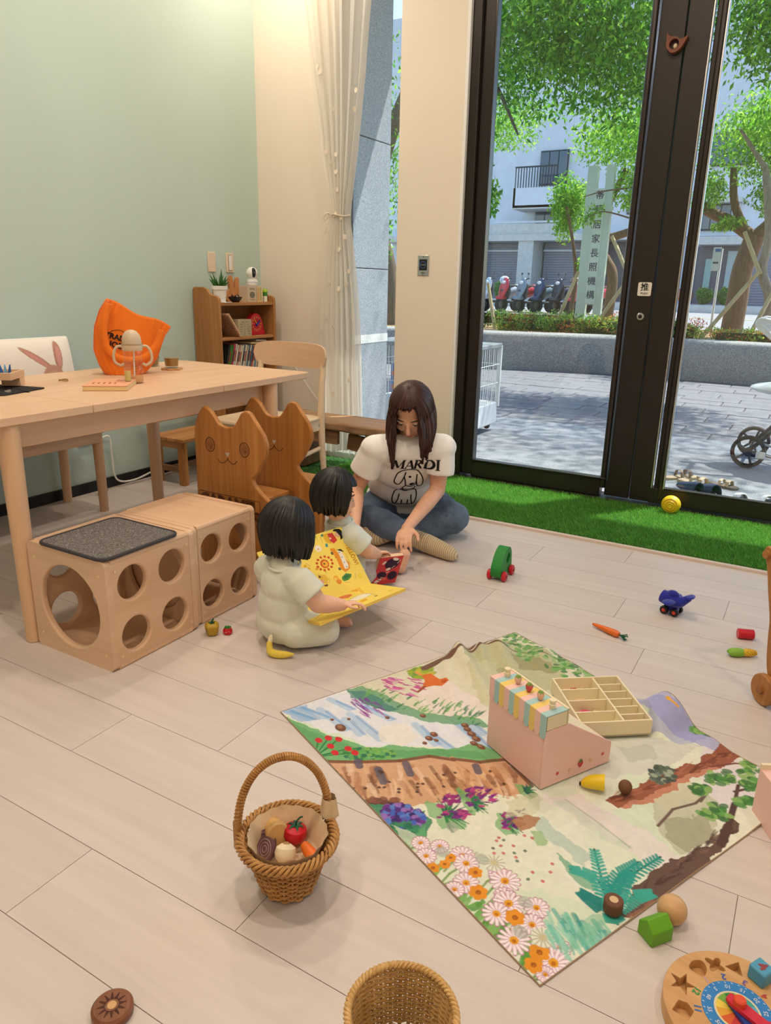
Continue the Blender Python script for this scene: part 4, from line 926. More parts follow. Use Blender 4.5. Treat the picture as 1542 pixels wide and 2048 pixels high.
# blue aeroplane
t = thing('toy_plane', 'blue felt toy aeroplane with black wheels on the floor', 'toy plane', (-.325, 2.70, 0), math.radians(-12)); t.scale = (.87,) * 3
bl = P_('plane_blue', (26, 38, 150), .9, .08, bump=.3, bs=500, sheen=.4)
MB().tube(smooth_poly([(-.055, 0, .07), (-.045, 0, .068), (-.01, 0, .062), (.025, 0, .062), (.05, 0, .078), (.07, 0, .098)], 5, False), [.004, .018, .022, .026, .028, .028, .029, .03, .03, .03, .029, .028, .027, .027, .026, .025, .024, .022, .02, .018, .017, .016, .015, .014, .011, .004], 18).build('fuselage', bl, t)
MB().ell((-.004, 0, .088), (.026, .018, .018), 18, 10).build('cabin', bl, t)
for s in (-1, 1): MB().ell((-.002, s * .042, .066), (.024, .034, .009), 18, 10, rot=(0, 0, s * .15)).build('wing', bl, t)
MB().ell((.07, 0, .098), (.016, .03, .007), 14, 8).build('tail', bl, t)
for x in (-.024, .02):
    for s in (-1, 1):
        w = MB().lathe([(0, -.008), (.015, -.008), (.018, -.004), (.018, .004), (.015, .008), (0, .008)], 20, T((x, s * .024, .0185), (PI / 2, 0, 0))).build('wheel', M_blk, t)
        MB().lathe([(.008, 0), (.006, .002), (0, .002)], 14, T((x, s * .032, .0185), (-s * PI / 2, 0, 0))).build('hub', P_('hub_orange', (214, 60, 40)), w)
MB().box((-.002, 0, .030), (.06, .03, .03)).build('undercarriage', bl, t, bevel=.006)
# carrot on the floor
def carrot(t, L=.11, r=.0125):
    MB().lathe([(0, 0), (.004, .001), (.006, .01), (r * .85, L * .55), (r, L * .88), (r * .7, L * .98), (0, L)], 20).build('root', M_orange, t)
    for k in range(5):
        a = k * 1.26; MB().tube(smooth_poly([(0, 0, L - .002), (.004 * math.cos(a), .004 * math.sin(a), L + .012), (.012 * math.cos(a), .010 * math.sin(a), L + .026)], 3, False), [.002] * 6 + [.0035], 6).build('leaf', M_stem, t)
t = thing('toy_carrot', 'slim orange toy carrot with dark green leaves alone on the floor', 'toy carrot', (-.545, 2.425, .0125), rot=(PI / 2, 0, math.radians(70) )); carrot(t)
# red cylinder
t = thing('red_cylinder', 'short red wooden cylinder lying near the wooden cart', 'block', (-.068, 2.625, .0175), rot=(0, PI / 2, math.radians(20)))
MB().lathe([(0, -.026), (.016, -.026), (.0175, -.0245), (.0175, .0245), (.016, .026), (0, .026)], 28).build('barrel', M_red, t)
MB().lathe([(.0155, -.0262), (0, -.0264)], 24).build('end_face', P_('red_end', (206, 70, 80)), t)
# corn cob
t = thing('toy_corn', 'toy corn cob in a green husk lying beside the red cylinder', 'toy corn', (-.066, 2.475, .0145), math.radians(28))
MB().ell((.008, 0, 0), (.044, .0125, .0125), 20, 12).build('cob', P_('corn_yellow', (220, 178, 50), .5), t)
for k in range(60):
    a = k * 2.4; u = (k / 60) ** .8; x = .012 + .036 * u; r = .0125 * math.sqrt(max(0, 1 - ((x - .008) / .044) ** 2))
    if r > .002: MB().ell((x, r * math.cos(a), r * math.sin(a)), .0026, 6, 5).build('kernel', bpy.data.materials['corn_yellow'], t)
for s in (-1, 1): MB().ell((-.012, s * .003, 0), (.034, .0125, .0142), 16, 10, rot=(.3 * s, 0, -.12 * s)).build('husk', P_('husk', (132, 180, 60), .6), t)
# yellow swirl disc by the door
t = thing('swirl_ball', 'yellow ribbed swirl toy ball resting on the turf against the door', 'ball', (-.565, 4.02, .028))
MB().ell((0, 0, .028), (.05, .04, .049), 28, 18).build('ball_body', M_yel, t)
for k, r in enumerate((.012, .024, .036)): MB().tube([(r * math.cos(a), -.040 * math.sqrt(max(0, 1 - (r / .05) ** 2)), .028 + r * math.sin(a)) for a in np.linspace(0, 6.283, 33)[:-1]], .0038, 8, closed=True).build('ridge', P_('ridge_yellow', (214, 172, 26)), t)
# pepper and strawberry by the cubes
t = thing('toy_pepper', 'olive yellow toy pepper with a green stalk beside the play cube', 'toy pepper', (-1.63, 1.655, 0))
MB().grid(lambda u, v: ((lambda r, z: (r * (1 + .09 * math.cos(4 * 2 * PI * u)) * math.cos(2 * PI * u), r * (1 + .09 * math.cos(4 * 2 * PI * u)) * math.sin(2 * PI * u), z))(np.interp(v, [0, .08, .3, .7, .92, 1], [.001, .016, .0215, .026, .016, .002]), np.interp(v, [0, .08, .3, .7, .92, 1], [.002, .001, .014, .036, .046, .042]))), 40, 18, wrap=True).build('fruit', P_('olive_yellow', (176, 142, 36), .45), t, ang=80)
MB().tube([(0, 0, .042), (.002, 0, .052), (.008, .002, .060)], [.004, .0028, .003], 8).build('stalk', M_stem, t)
for k in range(5): MB().tube([(0, 0, .045), (.012 * math.cos(k * 1.257), .012 * math.sin(k * 1.257), .046)], [.003, .001], 6).build('calyx', M_stem, t)
MB().tube(smooth_poly([(.003, -.0275, .045), (.002, -.028, .03), (0, -.024, .012)], 5, False), .0006, 5).build('seam', M_stem, t)
t = thing('toy_strawberry', 'tiny red toy strawberry half with white dots near the pepper', 'toy strawberry', (-1.592, 1.69, 0))
MB().lathe([(0, .001), (.014, .001), (.0165, .006), (.016, .014), (.012, .021), (0, .024)], 24).build('fruit', M_red, t)
for k in range(12): MB().ell((.016 * math.cos(k * 2.4), .016 * math.sin(k * 2.4), .007 + .0012 * (k % 6)), .0012, 6, 5).build('seed', M_pwhite, t)
for k in range(6): MB().tube([(0, 0, .024), (.009 * math.cos(k * 1.05), .009 * math.sin(k * 1.05), .0245), (.013 * math.cos(k * 1.05), .013 * math.sin(k * 1.05), .022)], [.003, .0025, .0006], 6).build('leaf', M_green, t)
# banana half, nut, log slice on the painted cloth
t = thing('toy_banana', 'cut half of a yellow toy banana on the cloth before the pink shop', 'toy banana', (-.300, 1.538, .006), math.radians(14)); t.scale = (.85, 1.3, 1.3)
MB().tube(smooth_poly([(-.034, 0, .006), (-.022, 0, .010), (0, .0, .0145), (.028, 0, .017)], 4, False), [.004, .0055, .007, .0085, .010, .011, .012, .0128, .0135, .014, .0145, .015, .0155], 12).build('peel', M_yel, t, ang=30)
MB().tube([(-.039, 0, .005), (-.034, 0, .006)], [.003, .0045], 8).build('tip', M_blk, t)
tag(MB().ell((0, 0, .017), (.016, .016, .017), 20, 14).build('wooden_nut', P_('nut_brown', (112, 74, 44), .6, .15), loc=(-.232, 1.562, .006)), 'round brown wooden nut beside the toy banana', 'toy nut')
t = thing('log_slice', 'dark brown toy log slice with a pale centre on the cloth edge', 'block', (-.17, 1.198, .005), 0)
MB().lathe([(0, .001), (.0165, .001), (.0185, .004), (.0185, .026), (.0165, .028), (0, .028)], 28).build('bark', P_('log_brown', (110, 70, 48), .6, .12), t)
MB().lathe([(.0085, .0282), (0, .0285)], 20).build('core', P_('log_core', (214, 182, 140), .6), t)
# sphere and house block
tag(MB().ell((0, 0, .0275), .0275, 32, 20).build('beech_ball', wood('beech_ball_wood', C(196, 152, 104), C(220, 180, 132), 0, 18), loc=(-.070, 1.238, 0)), 'plain beech ball touching the green house block', 'ball')
t = thing('house_block', 'bright green house-shaped wooden block lying beside the beech ball', 'block', (-.089, 1.186, .0195), rot=(PI / 2 - .0, .0, math.radians(-38)))
ho = [(-.02, -.0195), (.02, -.0195), (.02, .010), (0, .028), (-.02, .010)]
MB().prism([(x, y) for x, y in ho], -.024, .024).build('block_body', P_('block_green', (104, 168, 34), .5), t, bevel=.0025)
# kiwi coaster
t = thing('kiwi_disc', 'carved brown wooden disc with a flower pattern alone at the lower left', 'toy disc', (-.822, .562, .0095), rot=(0, 0, math.radians(-42)))
MB().lathe([(0, -.009), (.029, -.009), (.033, -.005), (.033, .005), (.029, .009), (0, .009)], 40).build('disc', wood('kiwi_wood', C(112, 66, 40), C(150, 96, 62), 0, 20), t)
MB().lathe([(.0075, .0092), (0, .0096)], 20).build('core', P_('kiwi_core', (206, 164, 112), .6), t)
for k in range(12): MB().tube([(.011 * math.cos(k * .5236), .011 * math.sin(k * .5236), .0093), (.023 * math.cos(k * .5236), .023 * math.sin(k * .5236), .0093)], [.003, .0008], 6, flat=.3).build('seed_groove', P_('kiwi_dark', (78, 40, 24), .7), t)

# ------------------------------------------------------------------ wicker baskets
M_wick = wood('honey_wicker', C(150, 100, 48), C(206, 156, 92), 2, 40, .5, .55, (.3, .7), .2)
M_wick2 = wood('pale_wicker', C(180, 136, 76), C(222, 182, 120), 2, 40, .5, .55, (.3, .7), .2)
def wicker(t, prof, rings, ns, mat, r=.0032, amp=.0032, loose=()):
    zs = [p[1] for p in prof]; rr = [p[0] for p in prof]; N = ns * 4
    for k in range(rings):
        z = zs[0] + (zs[-1] - zs[0]) * k / (rings - 1); R = np.interp(z, zs, rr)
        if k in loose: continue
        MB().tube([((R + amp * math.cos(ns / 2 * a + PI * k)) * math.cos(a), (R + amp * math.cos(ns / 2 * a + PI * k)) * math.sin(a), z + .0008 * math.sin(3 * a + k)) for a in np.linspace(0, 2 * PI, N + 1)[:-1]], r, 6, closed=True).build('weaver', mat, t)
    for i in range(ns):
        a = 2 * PI * i / ns; MB().tube([(np.interp(z, zs, rr) * math.cos(a), np.interp(z, zs, rr) * math.sin(a), z) for z in np.linspace(zs[0], zs[-1], 7)], .0028, 6).build('stake', mat, t)
def braid(t, R, z, mat, n=3, r=.0048, amp=.006, turns=22):
    for k in range(n):
        MB().tube([((R + amp * math.cos(turns * a + 2 * PI * k / n)) * math.cos(a), (R + amp * math.cos(turns * a + 2 * PI * k / n)) * math.sin(a), z + amp * math.sin(turns * a + 2 * PI * k / n)) for a in np.linspace(0, 2 * PI, turns * 8 + 1)[:-1]], r, 6, closed=True).build('rim_braid', mat, t)
BK = (-.742, .926)
t = thing('handle_basket', 'honey wicker basket with tall hoop handle and cloth lining full of toy vegetables', 'basket', (BK[0], BK[1], 0))
wicker(t, [(.052, .013), (.058, .035), (.070, .075), (.083, .110)], 15, 24, M_wick, .0031, .0036)
braid(t, .0915, .119, M_wick, 4, .0034, .0074, 13)
MB().lathe([(0, .010), (.052, .010), (.053, .014), (0, .015)], 36).build('base', M_wick, t)
for a in (.4, 2.5, 4.6): MB().ell((.045 * math.cos(a), .045 * math.sin(a), .008), (.008, .008, .008), 12, 8).build('foot', M_wick, t)
M_lin = plain('linen_lining', C(226, 200, 164), .9, .05, 20, .5, 60)
MB().grid(lambda u, v: ((lambda r, z, w: ((r + w) * math.cos(2 * PI * u), (r + w) * math.sin(2 * PI * u), z))(np.interp(v, [0, .15, .3, 1], [.001, .048, .057, .0772]), np.interp(v, [0, .15, .3, 1], [.066, .066, .074, .129]), .0014 * math.sin(2 * PI * u * 17) * v + .0012 * math.sin(2 * PI * u * 7 + 4 * v))), 120, 22, wrap=True).build('lining', M_lin, t, ang=80)
a0, a1 = math.radians(206), math.radians(68)
pA = Vector((.099 * math.cos(a0), .099 * math.sin(a0), .10)); pB = Vector((.097 * math.cos(a1), .097 * math.sin(a1), .10))
mid = (pA + pB) / 2; hx = (pB - pA) / 2
arc = [mid + hx * (-math.cos(q)) * (1.0) + Vector((0, 0, 1)) * (.176 * math.sin(q) ** .8) for q in np.linspace(0.02, PI - .02, 46)]
MB().tube(arc, .0062, 10).build('handle_core', M_wick, t)
hel = []; 
for i in range(len(arc) * 12 - 12):
    f = i / 12; j = min(int(f), len(arc) - 2); p = arc[j].lerp(arc[j + 1], f - j); d = (arc[j + 1] - arc[j]).normalized(); n1 = d.cross(Vector((hx.y, -hx.x, 0)).normalized()).normalized(); n2 = d.cross(n1)
    a = i * .78; hel.append(p + n1 * .0062 * math.cos(a) + n2 * .0062 * math.sin(a))
MB().tube(hel, .0028, 5).build('handle_wrap', M_wick, t)
for p in (pA, pB): MB().tube([p + Vector((0, 0, -.015)), p + Vector((0, 0, .045))], .0085, 10).build('handle_joint', M_wick, t)
MB().grid(lambda u, v: (pB.x + (.013 + .006 * v + .003 * math.sin(u * 40)) * math.cos(2 * PI * u), pB.y + (.013 + .006 * v) * math.sin(2 * PI * u), .165 - .04 * v), 30, 6, wrap=True).build('cloth_tie', M_lin, t, ang=80)
# vegetables inside
def inb(dx, dy, z): return (BK[0] + dx, BK[1] + dy, z)
t = thing('toy_mushroom', 'beige turned wooden cork shape in the handle basket', 'toy vegetable', inb(-.048, .020, .098), rot=(1.35, .2, .95))
MB().lathe([(0, -.022), (.016, -.022), (.018, -.018), (.0185, -.006), (.022, .006), (.0235, .018), (.021, .023), (0, .024)], 28).build('stem_body', wood('pale_toy_wood', C(206, 160, 96), C(226, 186, 124), 2, 14), t)
t = thing('toy_tomato', 'shiny red toy tomato with a green stalk in the handle basket', 'toy vegetable', inb(-.010, .036, .095), rot=(-.1, .1, .3))
MB().lathe([(0, -.022), (.011, -.021), (.02, -.013), (.0245, 0), (.022, .012), (.013, .019), (0, .018)], 28).build('fruit', M_red, t)
for k in range(6): MB().tube([(0, 0, .018), (.011 * math.cos(k * 1.05), .011 * math.sin(k * 1.05), .0205), (.017 * math.cos(k * 1.05), .017 * math.sin(k * 1.05), .017)], [.004, .003, .0006], 6, flat=.5).build('sepal', M_stem, t)
MB().tube(smooth_poly([(0, 0, .018), (.001, 0, .028), (.006, .003, .036), (.011, .004, .038)], 4, False), .0018, 8).build('stalk', M_stem, t)
t = thing('toy_garlic', 'round white toy onion in the middle of the handle basket', 'toy vegetable', inb(.004, -.013, .090), rot=(-.5, -.1, .2))
MB().lathe([(0, -.018), (.010, -.018), (.019, -.009), (.0215, .001), (.019, .011), (.010, .017), (0, .019)], 28).build('bulb', P_('onion_white', (232, 214, 184), .45, .05), t)
MB().lathe([(.007, .0178), (.004, .0205), (0, .021)], 14).build('root_tuft', P_('root_brown', (170, 130, 84), .8, .2), t)
for k, (dx, dy, z, lab) in enumerate(((-.034, -.024, .090, 'purple toy onion half showing rings in the handle basket'), (-.050, -.006, .086, 'purple toy onion half partly hidden behind the ringed one'))):
    t = thing('toy_onion', lab, 'toy vegetable', inb(dx, dy, z), rot=(.75, -.75 + .5 * k, .3), group='purple onion halves')
    MB().lathe([(0, -.016), (.012, -.014), (.021, -.006), (.0235, .003), (.0235, .005), (0, .005)], 28).build('half', P_('onion_purple', (104, 70, 76), .5, .08), t)
    for r in (.006, .012, .018): MB().tube([(r * math.cos(a), r * math.sin(a), .0052) for a in np.linspace(0, 6.283, 29)[:-1]], .0011, 5, closed=True).build('ring', P_('onion_ring', (150, 120, 120), .5), t)
t = thing('basket_carrot', 'thick orange toy carrot leaning inside the handle basket', 'toy vegetable', inb(.046, .014, .086), rot=(1.5, 0, -2.02))
MB().lathe([(0, -.03), (.013, -.029), (.0145, -.024), (.012, .01), (.009, .028), (0, .03)], 24).build('root', M_orange, t)

t = thing('round_basket', 'pale open wicker basket without handle at the bottom edge', 'basket', (-.347, .672, 0))
wicker(t, [(.050, .012), (.056, .05), (.066, .11), (.0735, .19)], 44, 30, M_wick2, .0022, .0020, loose=(16, 17, 20))
MB().lathe([(0, .006), (.050, .006), (.051, .012), (0, .012)], 36).build('base', M_wick2, t)
braid(t, .0745, .195, M_wick2, 2, .0034, .0030, 34)
t = thing('toy_leaf', 'green felt toy leaf at the bottom of the round basket', 'toy vegetable', (-.36, .66, .03))
MB().grid(lambda u, v: (.05 * (u - .5) * math.sin(PI * min(.98, v + .05)) ** .6 + .004 * math.sin(v * 20), .07 * (v - .5), .05 + .025 * math.sin(PI * v) + .012 * math.sin(u * 9)), 14, 18).build('leaf_blade', P_('leaf_green', (34, 110, 40), .8, .15), t, solid=.003, ang=70)
MB().tube([(0, -.04, .04), (0, .0, .078), (0, .034, .05)], .002, 6).build('leaf_rib', M_stem, t)

# ------------------------------------------------------------------ pink toy shop counter
t = thing('toy_shop', 'pink wooden toy shop counter with a striped awning on the painted cloth', 'toy shop', (-.407, 1.467, .006), math.radians(-29.6))
Wd, Dp, Hh = .21, .228, .20    # long face runs along -x from the corner
sidep = [(0, 0), (Dp, 0), (Dp, .058), (.075, .158), (0, .158)]
def sp(x0, x1, nm, mat, pr): MB().prism(pr, x0, x1, M=Matrix(((0, 0, 1, 0), (1, 0, 0, 0), (0, 1, 0, 0), (0, 0, 0, 1)))).build(nm, mat, t, bevel=.001)
sp(-.006, 0, 'side_panel', M_pink, sidep); sp(-Wd, -Wd + .006, 'side_panel', M_pink, sidep)
MB().box((-Wd / 2, .003, Hh * .39), (Wd - .012, .006, Hh * .78)).build('front_panel', M_pink, t)
MB().box((-Wd / 2, Dp - .003, .027), (Wd - .012, .006, .054)).build('back_panel', M_pink, t)
MB().prism([(-Wd + .006, 0), (-.006, 0), (-.006, .178), (-Wd + .006, .178)], -.003, .003, M=T((0, .073, .151), (math.radians(-33.2), 0, 0))).build('sloped_top', M_cr, t)
MB().box((-Wd / 2, .066, .180), (Wd, .006, .044)).build('sign_board', M_cr, t)
MB().box((-Wd / 2, .034, .195), (Wd - .004, .066, .004)).build('awning_board', M_pink, t)
for x in (-.003, -Wd + .003): MB().box((x, .034, .178), (.006, .064, .036)).build('awning_end', M_cr, t)
sc3 = [M_pink, P_('shop_blue', (170, 206, 206), .5, .02), P_('shop_yellow', (240, 208, 116), .5, .02)]
nS = 11
for k in range(nS):
    x0 = -Wd + Wd * k / nS; w = Wd / nS; m3 = sc3[k % 3]
    MB().box((x0 + w / 2, .034, .1982), (w, .069, .0022)).build('awning_stripe', m3, t)
    MB().prism([(x0, .199), (x0 + w, .199), (x0 + w, .150)] + [(x0 + w / 2 + w / 2 * math.cos(a), .150 - .014 * math.sin(a)) for a in np.linspace(.3, PI - .3, 6)] + [(x0, .150)], 0, .0022, M=T((0, -.0005, 0), (PI / 2, 0, 0))).build('awning_flap', m3, t)
for k, nm in enumerate(('white', 'pale', 'red', 'pale', 'white')):
    x = -Wd + .022 + .0415 * k; mm = {'white': M_cr, 'pale': P_('pale_berry', (232, 186, 160), .5), 'red': P_('berry_red', (206, 84, 80), .5)}[nm]
    if nm == 'white':
        p = MB().lathe([(.0065, 0), (.0065, .006), (.0085, .007), (.0085, .012), (.0065, .013), (.0065, .017), (.008, .018), (.008, .023), (0, .024)], 18, T((x, .034, .1995))).build('peg', mm, t)
    else:
        p = MB().lathe([(.004, 0), (.005, .002), (.0085, .010), (.0095, .016), (.007, .021), (0, .022)], 18, T((x, .034, .1995))).build('peg', mm, t)
        MB().lathe([(.0085, .019), (.006, .023), (0, .0245)], 8, T((x, .034, .1995))).build('berry_leaf', P_('berry_leaf', (120, 150, 60), .5), p)
        MB().lathe([(.0045, 0), (.0045, .003), (0, .003)], 12, T((x, .034, .1993))).build('berry_foot', P_('berry_foot', (120, 60, 40), .5), p)
for y, z, nm in ((.05, .028, 'f'), (.09, .024, 'y'), (.125, .03, 's'), (.16, .028, 'y'), (.20, .032, 'f')):
    M = T((.0005, y, z), (PI / 2, 0, PI / 2))
    if nm == 's':
        MB().prism(smooth_poly([(0, -.011), (.008, -.002), (.007, .006), (0, .008), (-.007, .006), (-.008, -.002)], 4), 0, .0008, M=M).build('strawberry_print', P_('print_red', (196, 64, 74), .6), t)
        MB().prism(smooth_poly([(-.006, .006), (0, .004), (.006, .006), (.003, .012), (-.003, .012)], 3), 0, .001, M=M).build('leaf_print', P_('print_green', (90, 130, 60), .6), t)
    else:
        MB().prism([((.006 if q % 2 else .0028) * math.cos(q * PI / 5), (.006 if q % 2 else .0028) * math.sin(q * PI / 5)) for q in range(10)], 0, .0008, M=M).build('flower_print', P_('print_rose' if nm == 'f' else 'print_sand', (216, 84, 96) if nm == 'f' else (224, 186, 150), .6), t)
# divided tray behind the shop
t = thing('divided_tray', 'cream wooden tray with many compartments behind the pink shop', 'tray', (-.376, 1.868, .012), math.radians(36.7))
w, d, h, th = .20, .232, .045, .005
MB().box((0, 0, .002), (w, d, .004)).build('base', M_cr, t)
for s in (-1, 1):
    MB().box((s * (w / 2 - th / 2), 0, h / 2), (th, d, h)).build('wall', M_cr, t, bevel=.0006); MB().box((0, s * (d / 2 - th / 2), h / 2), (w - 2 * th, th, h)).build('wall', M_cr, t, bevel=.0006)
MB().box((.022, 0, h / 2 - .001), (th, d - 2 * th, h - .002)).build('divider', M_cr, t)
for k in (1, 2, 3): MB().box((-.038, -d / 2 + d * k / 4, h / 2 - .002), (w / 2 + .014, .004, h - .006)).build('divider', M_cr, t)
for k in range(1, 6): MB().box((.059, -d / 2 + d * k / 6, h / 2 - .002), (.068, .004, h - .006)).build('divider', M_cr, t)
def on_tray(x, y, z): return tuple((Matrix.Rotation(math.radians(36.7), 3, 'Z') @ Vector((x, y, 0))) + Vector((-.376, 1.868, .012 + z)))
t = thing('toy_pizza', 'round cream toy pizza with red dots in the tray', 'toy food', on_tray(-.035, .09, .0045), .3)
MB().lathe([(0, 0), (.036, 0), (.038, .003), (.036, .006), (0, .006)], 32).build('disc', P_('pizza_cream', (240, 212, 170), .6), t)
for k in range(7): MB().lathe([(.006 if k < 4 else .003, .006), (.005 if k < 4 else .002, .0072), (0, .0072)], 12, T((.02 * math.cos(k * 1.7), .02 * math.sin(k * 1.7), 0))).build('topping', P_('topping_red', (206, 70, 74), .5), t)
t = thing('toy_cake', 'small pink toy cake slice in the tray', 'toy food', on_tray(-.05, -.03, .0045), .5)
MB().lathe([(0, 0), (.020, 0), (.020, .012), (0, .012)], 24).build('sponge', P_('cake_pink', (226, 130, 146), .6), t); MB().box((0, 0, .016), (.018, .014, .008)).build('icing', P_('cake_rose', (206, 80, 110), .6), t, bevel=.001)
tag(MB().box((0, 0, .005), (.04, .03, .008)).build('toy_biscuit', P_('biscuit', (232, 206, 160), .6), loc=on_tray(-.01, -.03, .0042), bevel=.002), 'flat cream toy biscuit beside the pink cake slice', 'toy food')
tag(MB().lathe([(0, 0), (.013, 0), (.013, .006), (0, .007)], 20).build('toy_sweet', P_('sweet_rose', (222, 140, 130), .6), loc=on_tray(.052, -.098, .0045)), 'round rose toy sweet in the nearest narrow compartment', 'toy food')

# pink box cut by the right edge
t = thing('pink_stand', 'second pink wooden box cut off by the right edge', 'toy shop', (.069, 1.60, 0), math.radians(30))
MB().box((.11, .0, .06), (.22, .14, .12)).build('box_body', M_pink, t, bevel=.002)
MB().box((.11, -.066, .126), (.22, .008, .012)).build('rim', M_cr, t); MB().box((.11, .066, .126), (.22, .008, .012)).build('rim', M_cr, t)
MB().prism(circ(0, 0, .006, n=10), 0, .001, M=T((-.0002, -.04, .06), (PI / 2, 0, -PI / 2))).build('flower_print', P_('print_rose2', (206, 70, 84), .6), t)

# wooden cart cut by the right edge
t = thing('wooden_cart', 'honey wooden push cart with a round wheel cut off by the right edge', 'toy cart', (.022, 2.215, 0), math.radians(-48))
W_cart = wood('cart_wood', C(150, 96, 46), C(196, 138, 78), 2, 9, .08, .45)
out = [(x - .25 * max(0, z - .08), z) for x, z in smooth_poly([(.0, .40), (-.012, .425), (.0, .45), (.02, .45), (.03, .43), (.075, .33), (.13, .24), (.34, .22), (.34, .06), (.04, .06), (.01, .075), (.0, .12), (.006, .20), (.012, .25), (.006, .32)], 4)]
for y in (0, .22): MB().prism(out, -.01, .01, M=T((0, y, 0), (PI / 2, 0, 0))).build('side_panel', W_cart, t, bevel=.004)
MB().box((.17, .11, .08), (.25, .20, .014)).build('floor_board', W_cart, t, bevel=.002); MB().box((.05, .11, .14), (.014, .20, .10)).build('end_board', W_cart, t, bevel=.002); MB().box((.29, .11, .14), (.014, .20, .14)).build('end_board', W_cart, t, bevel=.002)
MB().tube([(-.08, -.02, .43), (-.08, .24, .43)], .012, 16).build('push_bar', W_cart, t)
for x in (.015, .25):
    for y in (-.022, .242):
        wl = MB().lathe([(0, -.009), (.044, -.009), (.047, -.006), (.047, .006), (.044, .009), (0, .009)], 36, T((x, y, .047), (PI / 2, 0, 0))).build('wheel', W_cart, t)
        MB().cyl((x, y - .018, .047), (x, y + .018, .047), .012, n=6).build('axle_pin', wood('pin_wood', C(130, 80, 38), C(170, 116, 64), 0, 20), wl)

# ------------------------------------------------------------------ shape-sorter clock
CK = (.060, 1.075)
t = thing('puzzle_clock', 'round wooden shape-sorting clock board at the lower right edge', 'puzzle clock', (CK[0], CK[1], 0), math.radians(-14)); t.scale = (1.065, 1.065, 1.)
R = .108
def star(cx, cy, r, n=5, k=.42, a0=0): return [(cx + (r if q % 2 == 0 else r * k) * math.cos(a0 + q * PI / n), cy + (r if q % 2 == 0 else r * k) * math.sin(a0 + q * PI / n)) for q in range(2 * n)]
def pos(deg, r=.082): return r * math.cos(math.radians(deg)), r * math.sin(math.radians(deg))
holes = []
x, y = pos(189); holes.append(star(x, y, .020, a0=.4))
x, y = pos(222); holes.append([(x - .012, y - .013), (x + .013, y - .013), (x + .013, y + .008), (x, y + .015), (x - .012, y + .01)])
x, y = pos(155); holes.append(smooth_poly([(x - .010, y - .012), (x + .012, y - .012), (x + .011, y + .006), (x, y + .016), (x - .011, y + .006)], 3))
x, y = pos(134); holes.append([(x + (.012 + .0045 * math.cos(4 * a)) * math.cos(a), y + (.012 + .0045 * math.cos(4 * a)) * math.sin(a)) for a in np.linspace(0, 6.283, 33)[:-1]])
x, y = pos(112); holes.append([(x + .016 * math.cos(a), y + .016 * math.sin(a)) for a in (-.5, 1.6, 3.7)])
for dg in (56, 24, -4, -34, -66, -98): holes.append(circ(*pos(dg), .0125, n=20))
MB().prism(circ(0, 0, R, n=72), .012, .03, holes=holes).build('dial_board', W_toy, t, bevel=.0025)
MB().prism(circ(0, 0, R, n=72), .001, .012).build('base_board', W_toy, t, bevel=.003)
MB().prism(circ(0, 0, .052, n=48), .030, .0306).build('minute_ring', P_('ring_blue', (52, 128, 196), .5), t)
MB().prism(circ(0, 0, .034, n=48), .0306, .0310).build('inner_disc', P_('disc_pale', (226, 210, 170), .5), t)
sct = [(46, 130, 60), (120, 168, 60), (236, 206, 76), (226, 166, 60), (214, 96, 50), (200, 60, 60), (170, 80, 120), (110, 90, 160), (60, 110, 180), (90, 170, 200), (70, 160, 150), (150, 190, 90)]
for k, c in enumerate(sct):
    a = math.radians(120 + 30 * k); MB().add([(0, 0, .0312), (.031 * math.cos(a), .031 * math.sin(a), .0312), (.031 * math.cos(a + .26), .031 * math.sin(a + .26), .0312), (.031 * math.cos(a + .5236), .031 * math.sin(a + .5236), .0312)], [(0, 1, 2, 3)]).build('colour_sector', P_('sector_%d' % k, c, .5), t, ang=0)
for k in range(60):
    if k % 1 == 0:
        a = 2 * PI * k / 60; MB().box((.049 * math.cos(a), .049 * math.sin(a), .0308), (.003, .0008, .0004), None).build('minute_mark', M_pwhite, t) if k % 2 == 0 else None
ncol = [(60, 140, 70), (190, 150, 170), (60, 90, 160), (110, 90, 150), (180, 70, 60), (60, 110, 180), (220, 140, 50), (90, 150, 80), (60, 90, 160), (200, 90, 70), (180, 150, 180), (60, 110, 170)]
for k in range(12):
    dg = 190 - 30 * k; x, y = pos(dg, .060); vs, fs = text_geo(str(12 if k == 0 else k), .014, 0, .0006)
    MB().add(vs, fs, T((x, y, .0304), (0, 0, math.radians(dg + 160 - 90 + 10)))).build('numeral', P_('num_%d' % k, ncol[k], .5), t, ang=0)
    x, y = pos(dg, .042); vs, fs = text_geo(str((k * 5) if k else 60), .009); MB().add(vs, fs, T((x, y, .0309), (0, 0, math.radians(dg + 80)))).build('minute_numeral', M_pwhite, t, ang=0)
def hand(nm, L, wd, z, a, mat): MB().prism(smooth_poly([(-.012, -wd), (L * .7, -wd), (L * .75, -wd * 1.7), (L, 0), (L * .75, wd * 1.7), (L * .7, wd), (-.012, wd), (-.018, 0)], 3), z, z + .007, M=T(rot=(0, 0, a))).build(nm, mat, t, bevel=.001)
hand('minute_hand', .07, .009, .0325, -.55, P_('hand_blue', (30, 60, 140), .5)); hand('hour_hand', .055, .009, .040, -.18, P_('hand_red', (206, 40, 60), .5))
MB().lathe([(.009, .047), (.009, .056), (.007, .058), (0, .058)], 22).build('knob', P_('knob_orange', (226, 80, 44), .5), t)
Mr = Matrix.Rotation(math.radians(-14), 3, 'Z'); pz = Mr @ Vector((*pos(87, .088), 0))
t = thing('number_block', 'blue cube block printed with a red four standing in the clock board', 'block', (CK[0] + pz.x, CK[1] + pz.y, .0302), math.radians(-30))
MB().box((0, 0, .014), (.030, .030, .028)).build('cube_body', P_('block_teal', (82, 156, 190), .5), t, bevel=.003)
